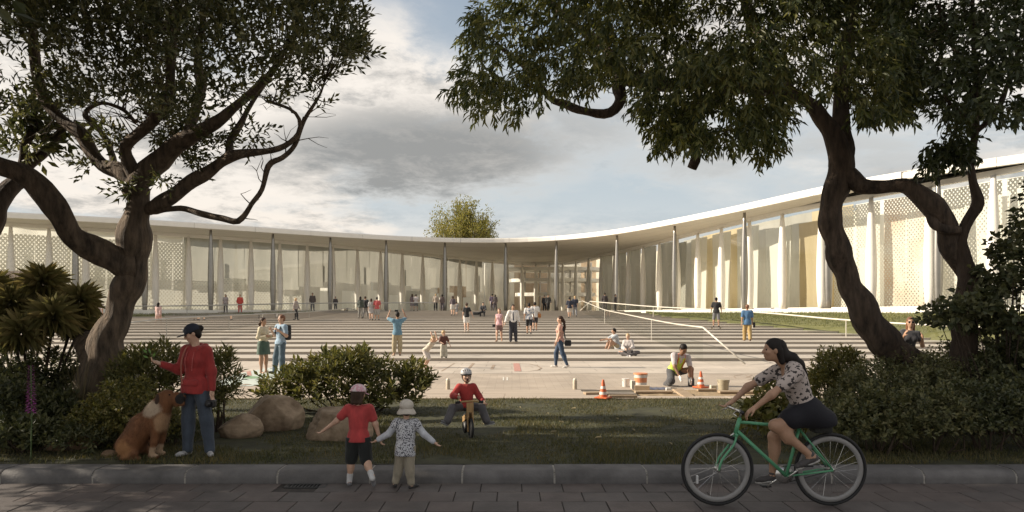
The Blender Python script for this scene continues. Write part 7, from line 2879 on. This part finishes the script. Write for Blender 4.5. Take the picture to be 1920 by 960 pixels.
# purple flower spike
b = gp_(58, 8.2)
fx = empty('flower_spike', b, 0, 'tall purple flower spike among the dark shrubs at left', 'flower')
m_pur = mat('petal_purple', (0.36, 0.09, 0.30), 0.6, island=0.3, trans=0.2)
mb = MB()
top = at(58, 685, 8.2) - b
mb.tube(np.array([(0.0, 0, 0), (0.01, 0, top[2] * 0.5), (top[0], 0, top[2])]), 0.007, 6)
mb.obj('stem', mat('stem_green', (0.06, 0.10, 0.03), 0.6), fx)
P, D = [], []
for i in range(110):
    t = i / 110
    a = i * 2.4
    z = top[2] * (0.50 + 0.5 * t)
    P.append((0.012 * cos(a), 0.012 * sin(a), z))
    D.append((cos(a), sin(a), -0.35 + 0.5 * t))
P, D = np.array(P), np.array(D)
link('blossoms', leaf_mesh('blossoms', P, D, np.tile((0, 0, 1.0), (110, 1)), np.linspace(0.06, 0.028, 110), np.linspace(0.03, 0.014, 110), m_pur), fx)

# ---- right side
b = gp_(1568, 11.0)
shrub('round_shrub', 'rounded bright shrub before the steps left of the leaning trunk', b, [(0, 0, 0.55, 0.42, 0.42, 0.60), (0.12, 0, 0.72, 0.30, 0.3, 0.50), (-0.18, 0, 0.40, 0.32, 0.35, 0.40)], 620, dict(m=9, L=0.085, W=0.028, step=0.015, splay=0.8, droop=0.2), m_lf_lime, 401, 0.6, 14)
HG = [(1640, 8.6, 0.62, 0.72, 'hedge shrub with pale rounded leaves at the rear wheel', 1.2), (1740, 8.6, 0.72, 0.80, 'middle hedge shrub along the kerb on the right', 1.0), (1850, 8.7, 0.75, 0.88, 'hedge shrub along the kerb nearest the right edge', 0.9), (1960, 8.8, 0.7, 0.95, 'hedge shrub cut by the right edge at the kerb', 0.9),
      (1640, 9.8, 0.80, 0.98, 'second row hedge shrub below the leaning trunk', 1.0), (1755, 9.9, 0.85, 1.10, 'second row hedge shrub below the slim tree', 1.0), (1880, 10.0, 0.85, 1.25, 'second row hedge shrub near the right edge', 1.0), (1700, 10.9, 0.80, 1.18, 'back hedge shrub hiding the foot of the leaning trunk', 1.0), (1830, 11.0, 0.9, 1.45, 'back hedge shrub hiding the foot of the slim tree', 1.0), (1950, 10.6, 0.9, 1.7, 'tall back hedge shrub at the right edge', 1.0)]
for j, (px, Y, w, h, lab, dn) in enumerate(HG):
    b = gp_(px, Y)
    big = 1.25 if j == 0 else 1.0
    shrub('hedge_shrub', lab, b, [(0, 0, h * 0.42, w * 0.62, w * 0.6, h * 0.58), (w * 0.38, 0.05, h * 0.36, w * 0.45, w * 0.5, h * 0.5), (-w * 0.38, -0.05, h * 0.38, w * 0.45, w * 0.5, h * 0.52)], int(720 * w * (0.35 + 0.6 * h) * dn), dict(m=8, L=0.062 * big, W=0.038 * big, step=0.014, splay=0.95), m_lf_hedge if j not in (2, 3, 6, 9) else m_lf_dark, 410 + j, 0.5, 8)
b = gp_(1452, 9.6)
shrub('broad_leaf_plant', 'broad leaved plant behind the arms of the cyclist', b, [(0, 0, 0.25, 0.36, 0.3, 0.40), (0.2, 0, 0.2, 0.25, 0.25, 0.30), (-0.25, 0, 0.2, 0.22, 0.2, 0.28)], 130, dict(m=6, L=0.15, W=0.085, step=0.03, splay=0.9, droop=0.2), m_lf_lime, 421, 0.4, 6)
# large-leaved shrub hanging in from the right
b = gp_(1895, 10.0)
shrub('large_leaf_shrub', 'tall large-leaved shrub reaching up at the right edge', b, [(0.12, 0, 1.55, 0.55, 0.5, 0.75), (0.35, 0, 2.6, 0.45, 0.45, 0.62), (0.0, 0, 2.15, 0.42, 0.4, 0.45), (-0.75, -0.1, 1.72, 0.42, 0.35, 0.34), (-1.02, -0.1, 1.62, 0.25, 0.25, 0.22), (0.5, 0, 3.35, 0.22, 0.3, 0.36), (0.2, 0, 0.8, 0.6, 0.5, 0.6)], 640, dict(m=8, L=0.105, W=0.085, step=0.022, splay=1.0, droop=0.25, spread=0.02), m_lf_dark, 431, 0.2, 40)

# ---- rocks
def rock_mat(name, c1, c2):
    return mat(name, c1, 0.9, c2=c2, vscale=3.5, detail=10, bump=1.0, bscale=9)


m_rock = rock_mat('tan_rock', (0.13, 0.088, 0.052), (0.38, 0.29, 0.20))
m_rock2 = rock_mat('brown_rock', (0.11, 0.065, 0.035), (0.22, 0.145, 0.09))


def rock(label, b, size, planes, seed, ma=None, rz=0.0):
    """a boulder cut by a few rough planes"""
    g = np.random.default_rng(seed)
    bm = bmesh.new()
    bmesh.ops.create_icosphere(bm, subdivisions=5, radius=1.0)
    V = np.array([v.co[:] for v in bm.verts])
    bm.faces.ensure_lookup_table()
    bm.verts.ensure_lookup_table()
    F = np.array([[v.index for v in f_.verts] for f_ in bm.faces])
    bm.free()
    U = V.copy()
    r_ = np.ones(len(V)) * 1.0
    for (n_, d) in planes:
        n_ = nrm(n_)
        c = U @ n_
        lim = np.where(c > 0.05, d / np.maximum(c, 0.05), 9)
        kk = 0.025
        h_ = np.clip(0.5 + 0.5 * (lim - r_) / kk, 0, 1)
        r_ = lim * (1 - h_) + r_ * h_ - kk * h_ * (1 - h_)
    P = U * r_[:, None]
    P = P * (1 + 0.035 * wnoise(P, 3.0, seed, 4)[:, None])
    P = P + U * (0.022 * wnoise(P * np.array((1, 1, 2.5)), 11.0, seed + 1, 3))[:, None]
    P = P * np.array(size)
    c, s = cos(rz), sin(rz)
    P = np.stack((P[:, 0] * c - P[:, 1] * s, P[:, 0] * s + P[:, 1] * c, P[:, 2]), 1)
    root = link('rock', mesh_np('rock', P, F, ma or m_rock, True), None, b)
    tag(root, label, 'rock')
    return root


rock('large rounded tan boulder left of the glossy bush', gl(500, 806) + np.array((0.05, 0.15, 0.17)), (0.47, 0.36, 0.38), [((-0.75, -0.3, 0.65), 0.72), ((0.6, -0.4, 0.55), 0.80), ((0, -1, 0.15), 0.75), ((0.1, 0, 1), 0.85), ((0.9, -0.2, -0.1), 0.9)], 501)
rock('smaller low boulder leaning on the large rounded one', gl(446, 820) + np.array((0, 0.12, 0.10)), (0.31, 0.24, 0.23), [((-0.6, -0.2, 0.75), 0.70), ((0.2, -0.9, 0.5), 0.72), ((0.5, -0.3, 0.8), 0.78)], 502)
rock('flat-topped angular boulder behind the girl in red', gl(622, 826) + np.array((0.05, 0.22, 0.14)), (0.50, 0.36, 0.36), [((0.15, -0.15, 1), 0.62), ((-0.85, -0.35, 0.35), 0.70), ((-0.1, -1, 0.25), 0.62), ((0.9, -0.2, 0.3), 0.80), ((-0.4, -0.75, 0.55), 0.74)], 503)
rock('dark brown rock half hidden in the shrubs at left', gl(118, 845) + np.array((0, 0.18, 0.10)), (0.36, 0.26, 0.26), [((-0.35, -0.2, 1), 0.62), ((0.3, -0.9, 0.35), 0.66), ((-0.9, -0.2, 0.2), 0.78)], 504, m_rock2, 0.2)
rock('fist-sized stone between the dog and the groundcover', gl(200, 857) + np.array((0, 0.05, 0.02)), (0.09, 0.07, 0.06), [((0, -0.6, 0.8), 0.7)], 505, m_rock2)

# fallen leaves and clover flowers on the lawn
m_dead = mat('fallen_leaf', (0.22, 0.19, 0.10), 0.8, island=0.4)
for j, (px, py) in enumerate(((972, 768), (1025, 780), (1058, 796), (1031, 815), (1115, 826), (1161, 760), (1244, 775), (1160, 790), (1260, 838), (1070, 770), (1350, 832), (905, 800), (985, 845), (1190, 812), (1300, 800))):
    q = gl(px, py)
    a = rs.uniform(0, 6.28)
    L, W = rs.uniform(0.07, 0.11), rs.uniform(0.04, 0.06)
    V = np.array([(0, 0, 0.03), (L * 0.3, W * 0.5, 0.055), (L * 0.75, W * 0.42, 0.06), (L, 0, 0.05), (L * 0.7, -W * 0.5, 0.05), (L * 0.3, -W * 0.45, 0.045), (L * 0.5, 0, 0.03)])
    c, s = cos(a), sin(a)
    V = np.stack((V[:, 0] * c - V[:, 1] * s, V[:, 0] * s + V[:, 1] * c, V[:, 2]), 1)
    o = link('fallen_leaf', mesh_np('fallen_leaf', V, np.array([[0, 1, 6], [1, 2, 6], [2, 3, 6], [3, 4, 6], [4, 5, 6], [5, 0, 6]]), m_dead), None, q)
    tag(o, 'pale fallen leaf lying on the shaded lawn', 'leaf', 'fallen leaves on the lawn')
# ------------------------------------------------------------------ worksite, bollards, chalk
m_cone = mat('cone_orange', (0.62, 0.13, 0.04), 0.5)
m_conew = mat('cone_white', (0.72, 0.66, 0.60), 0.5)
m_wood = mat('paving_plank', (0.36, 0.27, 0.18), 0.8, var=0.2, vscale=6, stretch=(0.4, 3, 3))


def cone(px, py, h, label):
    p = on(px, py, PZ + 0.016)
    e = empty('traffic_cone', p, rs.uniform(0, 1), label, 'traffic cone')
    mb = MB()
    w = h * 0.36
    mb.box(-w, w, -w, w, 0, 0.035, 0.012)
    mb.obj('base', m_cone, e)
    rb_, rt_ = h * 0.25, h * 0.05
    zs = [0.035, 0.22 * h, 0.36 * h, 0.52 * h, 0.66 * h, h]
    for k in range(5):
        z0, z1 = zs[k], zs[k + 1]
        r0 = rb_ + (rt_ - rb_) * z0 / h
        r1 = rb_ + (rt_ - rb_) * z1 / h
        mb = MB()
        mb.lathe([(r0, z0), (r1, z1 - 0.001)], 18)
        o = mb.obj('band' if k % 2 else 'cone_body', m_conew if k % 2 else m_cone, e)
        auto_smooth(o, 50)


cone(1131, 747, 0.40, 'orange and white traffic cone at the lawn edge left of the planks')
cone(1314, 727, 0.40, 'orange and white traffic cone right of the kneeling worker')
cone(1472, 742, 0.40, 'traffic cone partly hidden behind the cyclist')


def bucket(px, py, r_, h, label, body, band=None, lid=True):
    p = on(px, py, PZ)
    e = empty('bucket', p, 0, label, 'bucket')
    mb = MB()
    mb.lathe([(r_ * 0.86, 0), (r_ * 0.97, h * 0.85), (r_ * 0.98, h * 0.97), (r_ * 0.92, h * 0.97), (r_ * 0.84, h * 0.1)], 24)
    auto_smooth(mb.obj('bucket_body', body, e), 40)
    mb = MB()
    mb.lathe([(r_ * 0.98, h * 0.90), (r_ * 1.04, h * 0.91), (r_ * 1.04, h), (r_ * 0.96, h)], 24)
    auto_smooth(mb.obj('bucket_rim', band or body, e), 40)
    if band:
        mb = MB()
        mb.lathe([(r_ * 0.915, h * 0.38), (r_ * 0.955, h * 0.70)], 24)
        V_ = mb.obj('printed_label', band, e)
    mb = MB()
    th = np.linspace(0, pi, 13)
    mb.tube(np.array([(r_ * 1.02 * cos(a), -r_ * 0.55 * sin(a) - 0.02, h * 0.93 - r_ * 0.75 * sin(a)) for a in th]), 0.004, 5)
    mb.obj('handle', m_chrome, e)
    return e


m_pail = mat('white_plastic', (0.66, 0.63, 0.58), 0.45)
m_pailo = mat('orange_print', (0.66, 0.26, 0.12), 0.5)
m_tin = mat('old_tin', (0.42, 0.37, 0.27), 0.5, metal=0.3, var=0.2, vscale=8)
bucket(1201, 727, 0.165, 0.36, 'big white bucket with orange band beside the worker', m_pail, m_pailo)
bucket(1173, 725, 0.09, 0.20, 'small white pail left of the big orange-banded bucket', m_pail, None)
bucket(1356, 732, 0.14, 0.26, 'dull metal paint bucket right of the second cone', m_tin, None)
# cartons and tins around the buckets
for (px, py, sx, sy, sz, c, lab) in ((1187, 729, 0.05, 0.06, 0.20, (0.62, 0.57, 0.48), 'upright cream carton between the two pails'), (1204, 733, 0.17, 0.08, 0.13, (0.42, 0.31, 0.20), 'low brown box before the orange-banded bucket'), (1253, 733, 0.055, 0.05, 0.075, (0.68, 0.66, 0.62), 'white tub on the ground below the knee of the worker'), (1337, 730, 0.07, 0.05, 0.10, (0.5, 0.46, 0.38), 'small pale carton left of the metal bucket')):
    p = on(px, py, PZ + 0.016)
    e = empty('carton', p, rs.uniform(-0.2, 0.2), lab, 'box')
    mb = MB()
    mb.box(-sx, sx, -sy, sy, 0, sz, 0.008)
    mb.obj('carton_body', mat('carton_%d' % px, c, 0.8, var=0.1, vscale=10), e)
    mb = MB()
    mb.box(-sx * 0.9, sx * 0.9, -0.012, 0.012, sz, sz + 0.003)
    mb.obj('tape', m_pail, e)
# loose planks by the opened strip
PL = [(1117, 739, 0.26, 0.10, 0.20, 'short loose plank left of the first cone'), (1163, 741, 0.32, 0.11, -0.03, 'dark plank right of the first cone'), (1168, 745, 0.30, 0.05, 0.0, 'thin plank lying at the lawn edge by the first cone'), (1225, 737, 0.42, 0.09, 0.02, 'long plank behind the opened strip'), (1283, 741, 0.13, 0.30, 0.30, 'plank tilted over the opened strip below the gloves'), (1385, 737, 0.45, 0.10, 0.0, 'long plank right of the metal bucket'), (1325, 733, 0.22, 0.06, 0.05, 'short plank under the second cone')]
for j, (px, py, sx, sy, a, lab) in enumerate(PL):
    p = on(px, py, PZ + 0.02)
    mb = MB()
    mb.box(-sx, sx, -sy, sy, 0.0, 0.05, 0.006)
    o = mb.obj('plank', m_wood if j != 1 else mat('plank_grey', (0.22, 0.19, 0.16), 0.8, var=0.2, vscale=6), None, False, p)
    o.rotation_euler = (R(14) if j == 4 else 0, 0, a)
    tag(o, lab, 'plank')
# sand in the opened strip
m_sand = mat('pit_sand', (0.30, 0.22, 0.13), 0.95, var=0.3, vscale=10, bump=0.8, bscale=25)
nx2, ny2 = 60, 16
gx2 = np.linspace(PIT[0] - 0.3, PIT[1] + 1.2, nx2)
gy2 = np.linspace(PLAZA_Y0 + 0.42, PLAZA_Y0 + 1.6, ny2)
XX, YY = np.meshgrid(gx2, gy2)
Q = np.stack((XX.ravel(), YY.ravel(), 0 * XX.ravel()), 1)
Q[:, 2] = PZ + 0.008 + 0.022 * np.clip(wnoise(Q, 4.0, 77) + 0.2, 0, 1)
ii = np.arange(nx2 * ny2).reshape(ny2, nx2)
o = link('sand_bed', mesh_np('sand_bed', Q, np.stack((ii[:-1, :-1].ravel(), ii[:-1, 1:].ravel(), ii[1:, 1:].ravel(), ii[1:, :-1].ravel()), 1), m_sand, True))
tag(o, 'bare sand in the opened strip where boards are being relaid', 'sand', kind='stuff')
# crumpled tarp behind the worker
tp = on(1228, 731, PZ)
V, F = [], []
for a in range(15):
    for c in range(7):
        x = -0.35 + a * 0.05
        y = -0.10 + c * 0.035
        V.append((x, y, 0.01 + 0.05 * abs(sin(x * 17 + c)) * sin(pi * c / 6) + 0.02 * sin(a * 2.1) ** 2))
for a in range(14):
    for c in range(6):
        F.append((a * 7 + c, (a + 1) * 7 + c, (a + 1) * 7 + c + 1, a * 7 + c + 1))
o = link('tarp', mesh_np('tarp', np.array(V), np.array(F), mat('tarp_blue_grey', (0.13, 0.14, 0.19), 0.6), True), None, tp)
tag(o, 'crumpled grey-blue tarp on the ground left of the worker', 'tarp')

# low bollards
for px, lab in ((840, 'low pale bollard beside the boy on the wooden bike'), (1078, 'low pale bollard left of the first traffic cone')):
    p = on(px, 730, PZ - 0.004)
    e = empty('bollard', p, 0, lab, 'bollard', 'low bollards')
    mb = MB()
    mb.lathe([(0.052, 0), (0.052, 0.20), (0.049, 0.205)], 16)
    auto_smooth(mb.obj('bollard_post', mat('bollard_stone', (0.50, 0.42, 0.32), 0.7, var=0.1, vscale=10), e), 40)
    mb = MB()
    mb.lathe([(0.046, 0.2055), (0.050, 0.215), (0.044, 0.245), (0.025, 0.265), (0.006, 0.272)], 16)
    auto_smooth(mb.obj('bollard_cap', mat('bollard_cap', (0.68, 0.62, 0.50), 0.4), e), 60)

# ---- chalk drawings
m_ck_p = mat('chalk_red', (0.42, 0.22, 0.18), 0.95, var=0.25, vscale=30)
m_ck_b = mat('chalk_brown', (0.30, 0.23, 0.17), 0.95, var=0.3, vscale=30)
m_ck_g = mat('chalk_green', (0.20, 0.32, 0.19), 0.95, var=0.3, vscale=14)
m_ck_w = mat('chalk_white', (0.60, 0.58, 0.52), 0.95, var=0.15, vscale=6)
m_ck_t = mat('chalk_teal', (0.45, 0.50, 0.46), 0.95, var=0.2, vscale=5)


def stroke(pts, w, z):
    """flat chalk line through floor points"""
    P = np.array([on(a, b, z) for a, b in pts])
    n = len(P)
    T = np.gradient(P, axis=0) if n > 2 else np.repeat(P[1:] - P[:1], n, 0)
    S = np.stack((-T[:, 1], T[:, 0], 0 * T[:, 0]), 1)
    S /= np.linalg.norm(S, axis=1, keepdims=True) + 1e-9
    V = np.vstack((P - S * w / 2, P + S * w / 2))
    i = np.arange(n - 1)
    return V, np.stack((i, i + 1, n + i + 1, n + i), 1)


zc_ = PZ + 0.004
hop = empty('chalk_hopscotch', on(920, 690, PZ), 0, 'chalk hopscotch with red bar and rounded end on the plaza', 'chalk drawing')
hb0 = np.array(hop.location)
hl = [([(828, 696), (852, 681), (888, 681)], m_ck_b, 0.06), ([(888, 681), (875, 695)], m_ck_b, 0.10), ([(852, 696), (875, 695)], m_ck_b, 0.04), ([(888, 687), (928, 686), (968, 686)], m_ck_b, 0.04), ([(926, 684), (922, 692)], m_ck_b, 0.10), ([(922, 692), (968, 692)], m_ck_b, 0.04), ([(968, 681), (971, 696)], m_ck_p, 0.22), ([(968, 681), (992, 682), (1006, 685), (1015, 690), (1008, 694), (990, 696), (972, 696)], m_ck_b, 0.05), ([(938, 688), (950, 687.4), (960, 688)], m_ck_b, 0.05), ([(984, 688), (994, 687.4), (1000, 688.4)], m_ck_b, 0.04), ([(795, 690), (830, 690)], m_ck_p, 0.06)]
for j, (pp_, mm, w_) in enumerate(hl):
    V, F = stroke(pp_, w_, zc_ + 0.0006 * j)
    link('chalk_line', mesh_np('chalk_line', V - hb0, F, mm), hop)
mur = empty('chalk_mural', on(490, 705, PZ), 0, 'pale chalk mural with green patch and red mark under the couple', 'chalk drawing')
mb0 = np.array(mur.location)


def blob(pts, ma, z):
    P = np.array([on(a, b, z) for a, b in pts]) - mb0
    link('chalk_patch', mesh_np('chalk_patch', P, np.array([list(range(len(P)))[::-1]]), ma), mur)


blob([(395, 722), (440, 702), (500, 690), (575, 680), (610, 679), (590, 690), (545, 702), (500, 718), (470, 724)], m_ck_t, PZ + 0.004)
blob([(455, 707), (470, 704.5), (484, 706), (488, 709), (470, 710), (458, 709)], m_ck_g, PZ + 0.008)
blob([(462, 697), (470, 696), (472, 704), (464, 704)], m_ck_p, PZ + 0.0085)
for j, (pp_, mm, w_) in enumerate((([(446, 698), (456, 695.5), (470, 695)], m_ck_p, 0.10), ([(456, 708), (500, 706), (540, 702), (572, 694)], m_ck_g, 0.06), ([(495, 724), (525, 712), (560, 700), (578, 691)], m_ck_b, 0.40), ([(430, 712), (450, 704), (468, 700)], m_ck_b, 0.05), ([(455, 722), (462, 720), (468, 721)], m_ck_b, 0.14), ([(520, 683), (560, 681), (590, 682)], m_ck_t, 0.12), ([(505, 690.5), (522, 690.2)], m_ck_b, 0.10), ([(560, 686), (596, 683)], m_ck_w, 0.15))):
    V, F = stroke(pp_, w_, PZ + 0.010 + 0.0006 * j)
    link('chalk_line', mesh_np('chalk_line', V - mb0, F, mm), mur)
scr = empty('chalk_scribble', on(1395, 708, PZ), 0, 'faint chalk scribble right of the metal bucket', 'chalk drawing')
s0_ = np.array(scr.location)
for j, pp_ in enumerate(([(1376, 705), (1392, 702), (1410, 703), (1400, 708), (1380, 709), (1376, 706)], [(1398, 704), (1412, 710), (1402, 712)])):
    V, F = stroke(pp_, 0.04, PZ + 0.002 + 0.001 * j)
    link('chalk_line', mesh_np('chalk_line', V - s0_, F, m_ck_b), scr)
sq = empty('chalk_square', on(948, 711, PZ), 0, 'small white chalk corner mark on the brick paving', 'chalk drawing')
s0_ = np.array(sq.location)
V, F = stroke([(944, 707), (944, 713), (951, 713), (951, 707)], 0.04, PZ + 0.002)
link('chalk_line', mesh_np('chalk_line', V - s0_, F, m_ck_w), sq)
